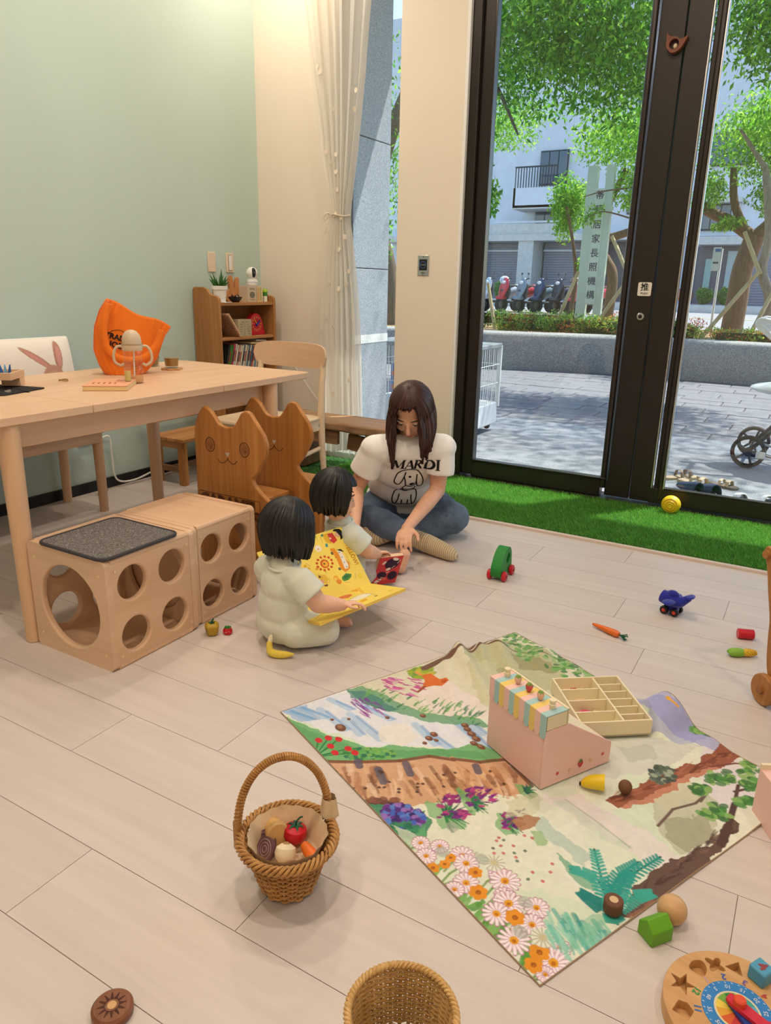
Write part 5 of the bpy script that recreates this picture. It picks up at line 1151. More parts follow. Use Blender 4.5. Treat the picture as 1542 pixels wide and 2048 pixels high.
vs, fs = text_geo('4', .024, 0, .001); MB().add(vs, fs, T((0, 0, .0284))).build('numeral', P_('four_red', (150, 60, 60), .5), t, ang=0)
# ------------------------------------------------------------------ painted picnic cloth
RUG = [('p',((-.014,.244),(.005,.581),(-.009,1.009),(.207,1.029),(.421,1.014),(.518,.905),(.348,.565),(.29,.417),(.174,.32)),(214,206,180),.8,1),
('p',((.02,.706),(.022,.924),(.138,.979),(.275,.947),(.373,.876),(.271,.644),(.134,.645)),(176,176,132),.75,1),
('p',((.078,.674),(.131,.764),(.299,.637),(.298,.531)),(200,196,160),.8,1),
('p',((.109,.859),(.227,.928),(.287,.907),(.208,.802)),(140,130,80),.6,1),
('p',((.163,.755),(.258,.795),(.273,.732),(.199,.695)),(150,148,100),.5,1),
('p',((.12,.443),(.146,.546),(.259,.569),(.351,.521),(.29,.417),(.184,.389)),(232,216,212),.7,1),
('p',((.438,1.016),(.516,1.035),(.632,.998),(.701,1.027),(.773,1.057),(.864,1.07),(.832,.974),(.757,.932),(.665,.91),(.589,.926)),(172,172,214),.9,1),
('p',((.558,.973),(.659,.994),(.746,1.001),(.735,.895),(.642,.872)),(148,152,206),.6,1),
('p',((.757,.932),(.839,.986),(.904,1.015),(.938,.848),(.918,.746),(.84,.792)),(222,212,220),.8,1),
('p',((.561,.601),(.649,.838),(.757,.932),(.756,.767),(.705,.603),(.631,.556)),(206,206,196),.8,1),
('p',((.633,.723),(.677,.819),(.724,.793),(.695,.703)),(180,184,172),.6,1),
('p',((.805,.627),(.84,.792),(.918,.746),(.961,.628),(.95,.523),(.874,.544)),(188,188,164),.8,1),
('p',((.867,.595),(.903,.705),(.961,.628),(.952,.54),(.908,.541)),(150,150,122),.65,1),
('p',((.788,.632),(.815,.787),(.872,.737),(.846,.627)),(202,198,170),.8,1),
('p',((-0,-0),(-.018,.152),(-.013,.262),(.07,.292),(.153,.336),(.267,.378),(.357,.474),(.407,.474),(.46,.431),(.395,.322),(.307,.216),(.273,.136),(.183,.095),(.099,.045)),(222,224,230),1,1),
('p',((-.001,.004),(.009,.082),(.093,.084),(.071,.028)),(150,182,216),.7,1),
('l',((-.004,.019),(.078,.058)),.022,(130,178,220),.5,0),
('l',((.016,.032),(.085,.071)),.01,(84,146,204),.5,0),
('l',((-.006,.055),(.092,.102)),.022,(130,178,220),.5,0),
('l',((.014,.068),(.1,.114)),.01,(84,146,204),.5,0),
('l',((.05,.11),(.171,.121)),.022,(130,178,220),.5,0),
('l',((.07,.123),(.178,.133)),.01,(84,146,204),.5,0),
('l',((.117,.174),(.26,.18)),.022,(130,178,220),.5,0),
('l',((.136,.187),(.267,.193)),.01,(84,146,204),.5,0),
('l',((.09,.23),(.199,.263)),.022,(130,178,220),.5,0),
('l',((.11,.242),(.206,.275)),.01,(84,146,204),.5,0),
('l',((.256,.311),(.357,.301)),.022,(130,178,220),.5,0),
('l',((.274,.323),(.364,.313)),.01,(84,146,204),.5,0),
('l',((.315,.318),(.395,.322)),.022,(130,178,220),.5,0),
('l',((.332,.33),(.403,.334)),.01,(84,146,204),.5,0),
('l',((.293,.424),(.398,.414)),.022,(130,178,220),.5,0),
('l',((.312,.435),(.406,.427)),.01,(84,146,204),.5,0),
('l',((.323,.426),(.449,.413)),.022,(130,178,220),.5,0),
('l',((.341,.437),(.456,.425)),.01,(84,146,204),.5,0),
('l',((.131,.147),(.212,.145)),.022,(130,178,220),.5,0),
('l',((.149,.16),(.219,.157)),.01,(84,146,204),.5,0),
('l',((.313,.456),(.392,.449)),.022,(130,178,220),.5,0),
('l',((.331,.467),(.4,.462)),.01,(84,146,204),.5,0),
('l',((.021,.165),(.096,.189)),.022,(130,178,220),.5,0),
('l',((.041,.178),(.104,.202)),.01,(84,146,204),.5,0),
('p',((.213,.215),(.231,.293),(.318,.279),(.31,.213),(.26,.18)),(232,224,212),.8,1),
('p',((-.007,.239),(.003,.29),(.123,.339),(.228,.372),(.335,.495),(.381,.5),(.308,.4),(.236,.327),(.138,.27),(.06,.232)),(110,160,120),.9,1),
('p',((-.002,.236),(.042,.283),(.174,.32),(.168,.286),(.052,.218)),(70,128,120),.8,1),
('sl',(.192,.383),(.144,.111),(.029,-.024),60,(-.008,.027),.006,((70,140,70),(110,170,90),(60,120,90)),.8,.3),
('sl',(.103,.239),(.024,.04),(.037,-.026),26,(.029,.002),.006,((150,70,150),(120,60,150),(170,90,170)),.8,.3),
('sl',(.074,.402),(.035,.06),(.042,-.032),40,(.022,.014),.007,((190,60,130),(214,110,170),(170,50,140)),.85,.3),
('se',(.046,.514),(.021,.037),(.027,-.022),70,.012,.009,((150,170,50),(110,150,60),(190,180,60)),.8),
('p',((.057,.499),(.069,.532),(.112,.533),(.122,.551),(.14,.547),(.146,.512),(.129,.493),(.123,.46),(.127,.428),(.111,.462),(.091,.487)),(214,110,44),1,0),
('l',((.119,.464),(.13,.426)),.008,(150,70,40),1,0),
('e',(.132,.533),.01,.008,(190,84,36),1,0),
('l',((.057,.499),(.034,.497)),.01,(224,150,80),1,0),
('p',((.024,-.005),(.076,.025),(.194,.088),(.278,.133),(.308,.214),(.384,.295),(.422,.41),(.46,.431),(.503,.429),(.485,.349),(.428,.293),(.361,.173),(.309,.077),(.254,-.016)),(120,178,120),1,1),
('p',((.055,-.005),(.15,.048),(.267,.106),(.324,.202),(.446,.387),(.484,.388),(.349,.182),(.257,.047),(.178,-.002)),(92,158,100),.7,1),
('se',(.296,.115),(.037,.062),(.022,-.015),120,.007,.006,((60,130,70),(100,170,90),(40,110,90),(130,180,90)),.85),
('l',((.231,-.018),(.176,.029)),.004,(40,120,60),1,0),
('e',(.176,.029),.012,.009,(206,44,50),1,0),
('l',((.231,-.018),(.182,.058)),.004,(40,120,60),1,0),
('e',(.182,.058),.012,.009,(206,44,50),1,0),
('l',((.231,-.018),(.201,.08)),.004,(40,120,60),1,0),
('e',(.201,.08),.012,.009,(206,44,50),1,0),
('l',((.231,-.018),(.215,.044)),.004,(40,120,60),1,0),
('e',(.215,.044),.012,.009,(206,44,50),1,0),
('l',((.231,-.018),(.249,.08)),.004,(40,120,60),1,0),
('e',(.249,.08),.012,.009,(206,44,50),1,0),
('l',((.231,-.018),(.273,.086)),.004,(40,120,60),1,0),
('e',(.273,.086),.012,.009,(206,44,50),1,0),
('l',((.231,-.018),(.245,.039)),.004,(40,120,60),1,0),
('e',(.245,.039),.012,.009,(206,44,50),1,0),
('p',((.249,-.019),(.309,.077),(.359,.174),(.387,.257),(.48,.354),(.503,.429),(.614,.405),(.62,.358),(.567,.269),(.547,.186),(.523,.125),(.496,.067),(.448,-.014)),(208,164,130),1,1),
('sl',(.44,.177),(.129,.217),(.037,-.03),110,(.048,-.022),.014,((150,98,66),(178,124,88),(228,196,170),(122,78,54),(222,180,140),(200,150,110)),.6,.3),
('l',((.254,-.016),(.312,.075),(.363,.172),(.39,.254),(.483,.351),(.506,.426),(.614,.405)),.012,(120,72,50),.9,0),
('l',((.361,.101),(.408,.083)),.02,(96,88,104),.9,1),
('l',((.379,.179),(.42,.162)),.02,(96,88,104),.9,1),
('l',((.306,.072),(.326,.065)),.02,(96,88,104),.9,1),
('l',((.488,.331),(.509,.32)),.02,(96,88,104),.9,1),
('se',(.448,.171),(.121,.204),(.043,-.036),20,.005,.004,((80,50,40),),.9),
('se',(.465,.036),(.023,.038),(.012,-.008),40,.01,.008,((110,70,60),(140,90,70),(90,60,60)),.7),
('p',((.45,-.009),(.474,.038),(.539,.112),(.583,.09),(.614,.049),(.596,-.01),(.541,-.012)),(66,140,104),.95,1),
('p',((.541,-.012),(.577,.08),(.625,.039),(.613,-.01)),(100,170,120),.8,1),
('se',(.528,.052),(.034,.037),(.03,-.023),200,.008,.007,((84,48,130),(70,100,190),(110,50,140),(90,130,206),(60,40,110),(150,110,190)),.95),
('se',(.564,.018),(.023,.039),(.021,-.016),50,.009,.006,((40,110,90),(60,140,100)),.8),
('p',((.512,.135),(.564,.171),(.633,.157),(.62,.105),(.564,.106)),(110,176,110),.75,1),
('g',(.581,.14),.06,26,((30,100,80),(50,130,70),(40,90,90))),
('sl',(.57,.174),(.022,.037),(.033,-.03),34,(.004,.014),.009,((96,34,110),(150,44,120),(120,40,130),(180,60,130)),.95,.7),
('p',((.525,.228),(.568,.257),(.624,.242),(.614,.199),(.568,.202)),(110,176,110),.75,1),
('g',(.582,.23),.048,26,((30,100,80),(50,130,70),(40,90,90))),
('sl',(.573,.259),(.018,.031),(.027,-.026),34,(.003,.012),.007,((96,34,110),(150,44,120),(120,40,130),(180,60,130)),.95,.7),
('p',((.635,.249),(.67,.273),(.715,.26),(.706,.223),(.669,.226)),(110,176,110),.75,1),
('g',(.68,.25),.042,26,((30,100,80),(50,130,70),(40,90,90))),
('sl',(.674,.275),(.015,.025),(.021,-.023),34,(.003,.009),.006,((96,34,110),(150,44,120),(120,40,130),(180,60,130)),.95,.7),
('p',((.586,.376),(.613,.393),(.648,.381),(.642,.352),(.613,.356)),(110,176,110),.75,1),
('g',(.621,.374),.03,26,((30,100,80),(50,130,70),(40,90,90))),
('p',((.651,.396),(.702,.488),(.975,.522),(.974,.428)),(226,214,214),.75,1),
('p',((.69,.3),(.707,.342),(.858,.342),(.858,.3),(.781,.299)),(176,196,186),.75,1),
('p',((.674,.407),(.691,.434),(.887,.447),(.874,.41)),(204,216,196),.7,1),
('p',((.616,.309),(.629,.384),(.668,.396),(.696,.31),(.665,.258)),(196,196,160),.6,1),
('l',((.694,.44),(.795,.444),(.881,.437)),.004,(150,166,150),.6,0),
('p',((.718,.283),(.726,.312),(.762,.297),(.768,.263),(.742,.263)),(150,186,130),.8,1),
('p',((.802,.275),(.838,.282),(.913,.288),(.916,.267),(.866,.248)),(110,170,140),.8,1),
('se',(.764,.171),(.058,.097),(.062,-.066),26,.004,.004,((190,50,50),(60,90,60),(200,60,60),(40,40,40)),.8),
('p',((.68,.267),(.69,.316),(.709,.331),(.716,.296),(.706,.264)),(170,120,80),.9,1),
('p',((.534,.008),(.614,.049),(.696,.128),(.828,.133),(.893,.122),(.978,.11),(1,0),(.846,-.001),(.687,.002)),(216,224,204),.6,1),
('l',((.617,.034),(.62,-.002),(.633,-.04)),.005,(110,150,70),.9,0),
('l',((.648,.065),(.65,.017),(.667,-.032)),.005,(90,130,60),.9,0),
('l',((.653,.02),(.655,-.014),(.667,-.048)),.005,(110,150,70),.9,0),
('l',((.695,.091),(.697,.059),(.707,.026)),.005,(130,150,80),.9,0),
('l',((.716,.083),(.718,.032),(.733,-.02)),.005,(110,150,70),.9,0),
('l',((.776,.124),(.776,.088),(.786,.051)),.005,(130,150,80),.9,0),
('l',((.795,.122),(.795,.084),(.805,.044)),.005,(110,150,70),.9,0),
('l',((.755,.046),(.756,-.002),(.769,-.049)),.005,(90,130,60),.9,0),
('l',((.755,.013),(.756,-.02),(.766,-.054)),.005,(110,150,70),.9,0),
('l',((.823,.093),(.823,.046),(.834,-.002)),.005,(90,130,60),.9,0),
('l',((.84,.086),(.84,.04),(.85,-.007)),.005,(110,150,70),.9,0),
('l',((.845,.046),(.844,.015),(.852,-.017)),.005,(90,130,60),.9,0),
('l',((.878,.128),(.877,.085),(.886,.042)),.005,(130,150,80),.9,0),
('l',((.901,.089),(.899,.042),(.909,-.007)),.005,(90,130,60),.9,0),
('l',((.907,.031),(.906,.003),(.912,-.027)),.005,(130,150,80),.9,0),
('l',((.965,.097),(.963,.063),(.969,.028)),.005,(90,130,60),.9,0),
('l',((.98,.06),(.978,.024),(.984,-.013)),.005,(110,150,70),.9,0),
('l',((.988,.028),(.986,-.002),(.991,-.033)),.005,(90,130,60),.9,0),
('l',((.687,.011),(.688,-.021),(.699,-.053)),.005,(130,150,80),.9,0),
('l',((.693,.04),(.695,-.009),(.711,-.058)),.005,(110,150,70),.9,0),
('l',((.686,.064),(.688,.013),(.705,-.039)),.005,(130,150,80),.9,0),
('l',((.745,.083),(.746,.037),(.759,-.01)),.005,(90,130,60),.9,0),
('l',((.787,.051),(.787,.004),(.8,-.043)),.005,(130,150,80),.9,0),
('l',((.871,.072),(.87,.04),(.878,.007)),.005,(90,130,60),.9,0),
('l',((.951,.054),(.949,.016),(.957,-.023)),.005,(90,130,60),.9,0),
('l',((.963,.024),(.961,-.01),(.968,-.045)),.005,(110,150,70),.9,0),
('sl',(.844,.007),(.148,.022),(.013,-.012),26,(-.009,.044),.016,((90,150,60),(110,170,80),(130,180,100)),.9,.4),
('d',(.617,.034),.017,0),
('d',(.648,.065),.017,0),
('d',(.653,.02),.019,0),
('d',(.695,.091),.024,0),
('d',(.716,.083),.024,0),
('d',(.776,.124),.019,0),
('d',(.795,.122),.029,0),
('d',(.755,.046),.024,0),
('d',(.755,.013),.017,0),
('d',(.823,.093),.019,0),
('d',(.84,.086),.029,0),
('d',(.845,.046),.026,0),
('d',(.878,.128),.022,0),
('d',(.901,.089),.022,0),
('d',(.907,.031),.029,0),
('d',(.965,.097),.017,0),
('d',(.98,.06),.031,0),
('d',(.988,.028),.014,0),
('d',(.687,.011),.014,1),
('d',(.693,.04),.012,1),
('d',(.686,.064),.012,1),
('d',(.745,.083),.015,1),
('d',(.787,.051),.019,1),
('d',(.871,.072),.019,1),
('d',(.951,.054),.019,1),
('d',(.963,.024),.017,1),
('d',(.747,.138),.022,2),
('d',(.932,.085),.022,2),
('e',(.726,.122),.016,.014,(160,166,156),.6,0),
('e',(.617,.131),.016,.014,(160,166,156),.6,0),
('e',(.9,.056),.016,.014,(160,166,156),.6,0),
('e',(.663,.059),.016,.014,(160,166,156),.6,0),
('e',(.856,.118),.016,.014,(160,166,156),.6,0),
('sl',(.95,.16),(.046,.041),(.019,-.023),60,(.049,-.017),.008,((70,170,160),(110,190,170),(60,150,140),(150,206,186)),.7,.3),
('p',((.947,.211),(.975,.246),(.991,.153),(.98,.093),(.954,.155)),(120,190,160),.5,1),
('p',((.962,.326),(.949,.412),(.949,.487),(.969,.612),(.956,.744),(.975,.743),(.999,.561),(1.002,.385),(.998,.274),(.987,.254)),(96,68,60),.97,1),
('sl',(.969,.503),(-.005,.204),(.006,-.01),40,(-.001,.036),.006,((70,46,44),(124,92,80),(84,58,52)),.7,.3),
('p',((.991,.273),(.984,.343),(.998,.355),(1.003,.281)),(150,104,84),.8,1),
('l',((.95,.263),(.912,.298),(.871,.335),(.838,.365)),.005,(20,96,90),1,0),
('f',((.95,.263),(.912,.298),(.871,.335),(.838,.365)),(60,166,150)),
('l',((.942,.274),(.897,.3),(.867,.288),(.848,.27)),.005,(20,96,90),1,0),
('f',((.942,.274),(.897,.3),(.867,.288),(.848,.27)),(60,166,150)),
('l',((.934,.285),(.914,.354),(.916,.415)),.005,(20,96,90),1,0),
('f',((.934,.285),(.914,.354),(.916,.415)),(40,150,140)),
('l',((.945,.278),(.929,.352),(.931,.421),(.933,.473)),.005,(20,96,90),1,0),
('f',((.945,.278),(.929,.352),(.931,.421),(.933,.473)),(40,150,140)),
('l',((.952,.278),(.934,.335),(.923,.381)),.005,(20,96,90),1,0),
('f',((.952,.278),(.934,.335),(.923,.381)),(40,150,140)),
('l',((.963,.262),(.969,.33),(.983,.37)),.005,(20,96,90),1,0),
('f',((.963,.262),(.969,.33),(.983,.37)),(60,166,150)),
('l',((.955,.248),(.923,.242),(.899,.239)),.005,(20,96,90),1,0),
('f',((.955,.248),(.923,.242),(.899,.239)),(30,130,124)),
('l',((.991,.239),(.969,.248),(.942,.274)),.005,(20,96,90),1,0),
('f',((.991,.239),(.969,.248),(.942,.274)),(60,166,150)),
('p',((.75,.527),(.756,.615),(.762,.692),(.776,.781),(.781,.868),(.781,1.016),(.82,1.074),(.846,1.057),(.828,.907),(.819,.814),(.816,.697),(.81,.6),(.782,.519)),(150,84,58),.98,1),
('p',((.782,.519),(.81,.6),(.816,.697),(.819,.814),(.828,.907),(.814,.895),(.803,.761),(.793,.624)),(204,140,114),.8,1),
('sl',(.786,.782),(.032,.27),(.01,-.015),40,(.005,.039),.006,((110,56,40),(180,110,80),(92,50,40)),.6,.3),
('se',(.767,.739),(.019,.031),(.019,-.029),70,.009,.007,((120,136,120),(90,104,90),(160,170,150),(70,80,72)),.9),
('l',((.783,1.012),(.755,1.017),(.735,1.047)),.014,(110,60,50),1,0),
('l',((.814,.883),(.841,.957),(.858,.977)),.006,(120,70,56),1,0),
('l',((.815,1.031),(.854,1.062)),.01,(130,74,56),1,0),
('l',((.982,.633),(.96,.703),(.926,.795),(.893,.874)),.02,(84,60,56),1,1),
('l',((.901,.841),(.916,.89),(.921,.929)),.008,(96,66,60),1,0),
('l',((.872,.557),(.856,.643),(.873,.712),(.87,.752)),.007,(110,90,80),1,0),
('l',((.877,.729),(.864,.796)),.005,(110,90,80),1,0),
('se',(.85,.866),(.02,.033),(.016,-.027),26,.013,.009,((70,130,60),(100,160,80),(60,110,60),(140,180,100)),.85),
('se',(.876,.968),(.024,.039),(.018,-.035),26,.013,.009,((70,130,60),(100,160,80),(60,110,60),(140,180,100)),.85),
('se',(.916,.727),(.02,.033),(.015,-.026),26,.013,.009,((70,130,60),(100,160,80),(60,110,60),(140,180,100)),.85),
('se',(.908,.906),(.015,.026),(.011,-.022),26,.013,.009,((70,130,60),(100,160,80),(60,110,60),(140,180,100)),.85),
('se',(.936,.828),(.013,.022),(.009,-.018),26,.013,.009,((70,130,60),(100,160,80),(60,110,60),(140,180,100)),.85),
('se',(.85,.773),(.012,.019),(.009,-.015),26,.013,.009,((70,130,60),(100,160,80),(60,110,60),(140,180,100)),.85),
('se',(.732,1.025),(.017,.028),(.015,-.026),26,.013,.009,((70,130,60),(100,160,80),(60,110,60),(140,180,100)),.85),
('se',(.786,1.033),(.012,.022),(.01,-.019),26,.013,.009,((70,130,60),(100,160,80),(60,110,60),(140,180,100)),.85),
('se',(.711,.997),(.01,.018),(.009,-.016),26,.013,.009,((70,130,60),(100,160,80),(60,110,60),(140,180,100)),.85),
('l',((.03,.565),(.022,.657),(.019,.718),(.007,.789),(.007,.876),(.067,.928),(.143,.974),(.212,1.023)),.014,(116,82,66),1,1),
('l',((.034,.716),(.02,.826),(.075,.87),(.144,.921),(.217,.965)),.012,(116,82,66),1,1),
('l',((.029,.539),(.017,.674)),.026,(116,82,66),1,1),
('se',(.068,.966),(.041,.071),(.049,-.054),60,.011,.007,((84,150,70),(120,170,90),(70,120,70),(150,180,120)),.85),
('se',(.154,.923),(.027,.047),(.032,-.035),36,.011,.007,((84,150,70),(120,170,90),(70,120,70),(150,180,120)),.85),
('se',(.244,.958),(.03,.052),(.033,-.039),44,.011,.007,((84,150,70),(120,170,90),(70,120,70),(150,180,120)),.85),
('se',(.311,.978),(.041,.071),(.043,-.054),50,.011,.007,((84,150,70),(120,170,90),(70,120,70),(150,180,120)),.85),
('se',(.198,1.04),(.024,.042),(.028,-.034),30,.011,.007,((84,150,70),(120,170,90),(70,120,70),(150,180,120)),.85),
('se',(.38,.992),(.029,.049),(.029,-.038),34,.011,.007,((84,150,70),(120,170,90),(70,120,70),(150,180,120)),.85),
('se',(.441,1.038),(.017,.029),(.017,-.024),12,.011,.007,((84,150,70),(120,170,90),(70,120,70),(150,180,120)),.85),
('se',(.532,1.036),(.017,.028),(.016,-.023),12,.011,.007,((84,150,70),(120,170,90),(70,120,70),(150,180,120)),.85),
('e',(.159,.114),.018,.014,(120,76,54),1,0),
('e',(.154,.115),.009,.007,(170,120,90),.8,0),
('e',(.114,.114),.006,.005,(120,76,54),1,0),
('e',(.108,.114),.003,.002,(170,120,90),.8,0),
('e',(.137,.158),.006,.005,(120,76,54),1,0),
('e',(.131,.158),.003,.002,(170,120,90),.8,0),
('e',(.189,.261),.008,.006,(120,76,54),1,0),
('e',(.183,.261),.004,.003,(170,120,90),.8,0),
('e',(.235,.359),.01,.008,(120,76,54),1,0),
('e',(.23,.36),.005,.004,(170,120,90),.8,0),
('e',(.335,.435),.012,.01,(120,76,54),1,0),
('e',(.329,.436),.006,.005,(170,120,90),.8,0),
('e',(.353,.428),.012,.01,(120,76,54),1,0),
('e',(.348,.429),.006,.005,(170,120,90),.8,0),
('e',(.376,.422),.014,.011,(120,76,54),1,0),
('e',(.371,.423),.007,.006,(170,120,90),.8,0),
('e',(.4,.417),.014,.011,(120,76,54),1,0),
('e',(.395,.417),.007,.006,(170,120,90),.8,0),
('e',(.413,.396),.012,.01,(120,76,54),1,0),
('e',(.409,.397),.006,.005,(170,120,90),.8,0),
('e',(.435,.402),.013,.01,(120,76,54),1,0),
('e',(.43,.403),.006,.005,(170,120,90),.8,0),
('e',(.321,.328),.012,.01,(120,76,54),1,0),
('e',(.316,.329),.006,.005,(170,120,90),.8,0),
('e',(.328,.304),.012,.01,(120,76,54),1,0),
('e',(.323,.304),.006,.005,(170,120,90),.8,0),
('e',(.345,.316),.008,.006,(120,76,54),1,0),
('e',(.341,.317),.004,.003,(170,120,90),.8,0),
('e',(.339,.279),.007,.006,(120,76,54),1,0),
('e',(.334,.28),.004,.003,(170,120,90),.8,0),
('e',(.62,.978),.008,.006,(226,170,70),1,0),
('l',((.62,.978),(.651,.981)),.006,(226,170,70),1,0)]
PAGE_UP = [('p',((.21,.958),(.142,.943),(.126,.811),(.182,.777),(.227,.855)),(214,66,60)),
('p',((.258,.971),(.201,.954),(.209,.847),(.202,.778),(.258,.826),(.263,.9)),(230,180,50)),
('e',(.096,.894),.032,.045,(240,190,160),0),
('p',((.132,.969),(.102,.993),(.044,.975),(.019,.897),(.038,.831),(.09,.795),(.075,.862),(.093,.944)),(30,26,28)),
('p',((.197,.893),(.187,.884),(.181,.864),(.196,.853),(.207,.864)),(244,220,200)),
('p',((.279,.966),(.251,.976),(.253,.94),(.278,.929)),(70,140,110)),
('p',((.279,.813),(.25,.807),(.263,.755),(.288,.759)),(70,150,150)),
('e',(.1,.925),.004,.006,(30,26,28),0),
('e',(.098,.86),.004,.006,(30,26,28),0),
('e',(.119,.889),.006,.006,(220,90,90),0),
('e',(.376,.777),.034,.05,(246,240,226),0),
('e',(.378,.767),.011,.016,(236,170,50),0),
('p',((.254,.722),(.198,.704),(.201,.654),(.12,.426),(.142,.335),(.212,.297),(.247,.371),(.237,.569),(.259,.68)),(232,150,46)),
('p',((.182,.66),(.146,.643),(.143,.394),(.162,.345),(.202,.35)),(246,236,220)),
('e',(.173,.623),.01,.016,(206,220,226),0),
('e',(.173,.617),.004,.006,(50,40,50),0),
('e',(.172,.538),.01,.016,(206,220,226),0),
('e',(.172,.533),.004,.006,(50,40,50),0),
('e',(.175,.452),.01,.016,(206,220,226),0),
('e',(.175,.447),.004,.006,(50,40,50),0),
('e',(.173,.376),.01,.016,(206,220,226),0),
('e',(.173,.37),.004,.006,(50,40,50),0),
('p',((.194,.672),(.139,.662),(.119,.601),(.151,.631)),(40,36,36)),
('e',(.256,.64),.014,.022,(44,44,46),0),
('e',(.259,.377),.014,.022,(44,44,46),0),
('e',(.256,.64),.006,.009,(150,150,150),0),
('e',(.259,.377),.006,.009,(150,150,150),0),
('e',(.238,.566),.008,.012,(206,60,60),0),
('l',((.112,.576),(.115,.468),(.116,.366)),.004,(190,150,70)),
('e',(.388,.525),.048,.07,(214,90,40),0),
('e',(.305,.493),.014,.02,(206,80,40),0),
('e',(.334,.449),.014,.02,(206,80,40),0),
('e',(.376,.428),.014,.02,(206,80,40),0),
('e',(.421,.434),.014,.02,(206,80,40),0),
('e',(.456,.467),.014,.02,(206,80,40),0),
('e',(.473,.516),.014,.02,(206,80,40),0),
('e',(.466,.569),.014,.02,(206,80,40),0),
('e',(.438,.613),.014,.02,(206,80,40),0),
('e',(.396,.635),.014,.02,(206,80,40),0),
('e',(.351,.629),.014,.02,(206,80,40),0),
('e',(.315,.597),.014,.02,(206,80,40),0),
('e',(.298,.547),.014,.02,(206,80,40),0),
('e',(.384,.523),.033,.048,(240,180,60),0),
('e',(.393,.527),.009,.013,(40,30,30),0),
('e',(.399,.559),.004,.006,(30,20,20),0),
('e',(.355,.559),.004,.006,(30,20,20),0),
('e',(.492,.49),.02,.02,(226,160,50),0),
('e',(.599,.583),.018,.026,(226,176,44),0),
('e',(.577,.531),.018,.026,(226,176,44),0),
('e',(.624,.512),.018,.026,(226,176,44),0),
('e',(.645,.564),.018,.026,(226,176,44),0),
('e',(.611,.492),.018,.026,(226,176,44),0),
('p',((.514,.402),(.436,.364),(.432,.291),(.475,.201),(.488,.277),(.522,.35)),(236,190,70)),
('e',(.501,.284),.02,.032,(230,170,140),0),
('p',((.507,.392),(.49,.355),(.514,.346),(.522,.364)),(120,70,40)),
('e',(.501,.312),.003,.005,(30,20,20),0),
('e',(.497,.254),.004,.004,(200,80,80),0),
('p',((.505,.23),(.458,.22),(.473,.193),(.504,.204)),(120,70,40)),
('e',(.345,.262),.03,.045,(240,178,56),0),
('e',(.332,.199),.03,.04,(230,150,50),0),
('e',(.354,.252),.016,.022,(246,206,110),0),
('p',((.283,.246),(.216,.284),(.158,.241),(.185,.197),(.226,.174),(.277,.179),(.288,.205)),(84,140,70)),
('p',((.248,.257),(.189,.243),(.212,.211),(.266,.209)),(60,116,60)),
('e',(.078,.173),.024,.036,(242,206,40),0),
('e',(.078,.173),.016,.024,(246,220,80),0),
('l',((.275,.156),(.215,.133)),.003,(150,130,90)),
('l',((.117,.236),(.145,.148)),.003,(150,130,90)),
('l',((.419,.299),(.434,.236)),.003,(150,130,90)),
('l',((.294,.943),(.299,.844)),.003,(150,130,90)),
('l',((.445,.787),(.438,.741)),.003,(150,130,90)),
('l',((.58,.623),(.55,.567)),.003,(150,130,90)),
('e',(.347,.952),.02,.02,(200,200,60),0),
('e',(.341,.918),.004,.006,(60,50,40),0),
('e',(.494,.781),.004,.006,(60,50,40),0),
('e',(.42,.401),.004,.005,(60,50,40),0)]
PAGE_LO = [('p',((.31,-.699),(.283,-.541),(.257,-.554),(.148,.014),(.174,.104),(.245,.173),(.339,-.338),(.352,-.528)),(226,160,50)),
('p',((.193,-.007),(.158,.038),(.238,.371),(.274,.394)),(240,190,80)),
('p',((.322,-.682),(.29,-.58),(.345,-.405),(.356,-.547)),(120,120,90)),
('p',((.449,.084),(.381,.094),(.327,.168),(.349,.273),(.419,.32),(.475,.23)),(222,110,70)),
('e',(.405,.181),.02,.015,(236,150,120),0),
('p',((.472,.452),(.339,.401),(.268,.429),(.237,.603),(.344,.659),(.437,.639)),(240,236,214)),
('l',((.472,.452),(.339,.401),(.268,.429),(.237,.603),(.344,.659),(.437,.639),(.472,.452)),.005,(120,100,70)),
('l',((.429,.473),(.357,.519)),.006,(214,140,110)),
('p',((.439,.694),(.362,.702),(.391,.818),(.464,.826)),(230,170,50)),
('e',(.271,.777),.02,.02,(40,36,30),0),
('e',(.25,.68),.01,.012,(40,36,30),0),
('e',(.108,.812),.03,.03,(226,196,40),0),
('e',(.097,.151),.014,.02,(236,200,60),0),
('l',((.779,-.154),(.649,-.564)),.008,(70,130,60)),
('l',((.779,-.154),(.65,-.457)),.008,(70,130,60)),
('l',((.779,-.154),(.652,-.352)),.008,(70,130,60)),
('l',((.779,-.154),(.653,-.249)),.008,(70,130,60)),
('l',((.779,-.154),(.655,-.147)),.008,(70,130,60)),
('l',((.898,.46),(.78,.339)),.008,(90,140,70)),
('l',((.876,.501),(.757,.393)),.008,(206,110,60)),
('l',((.853,.542),(.734,.447)),.008,(130,170,80)),
('l',((.83,.582),(.711,.501)),.008,(90,140,70)),
('l',((.808,.623),(.688,.555)),.008,(206,110,60)),
('l',((.786,.663),(.665,.608)),.008,(130,170,80)),
('l',((.763,.703),(.642,.662)),.008,(90,140,70)),
('l',((.939,.704),(.861,.639),(.796,.614)),.01,(206,120,60)),
('l',((.848,.807),(.749,.839),(.683,.816)),.01,(110,160,90)),
('e',(.772,.499),.02,.02,(220,206,90),0)]
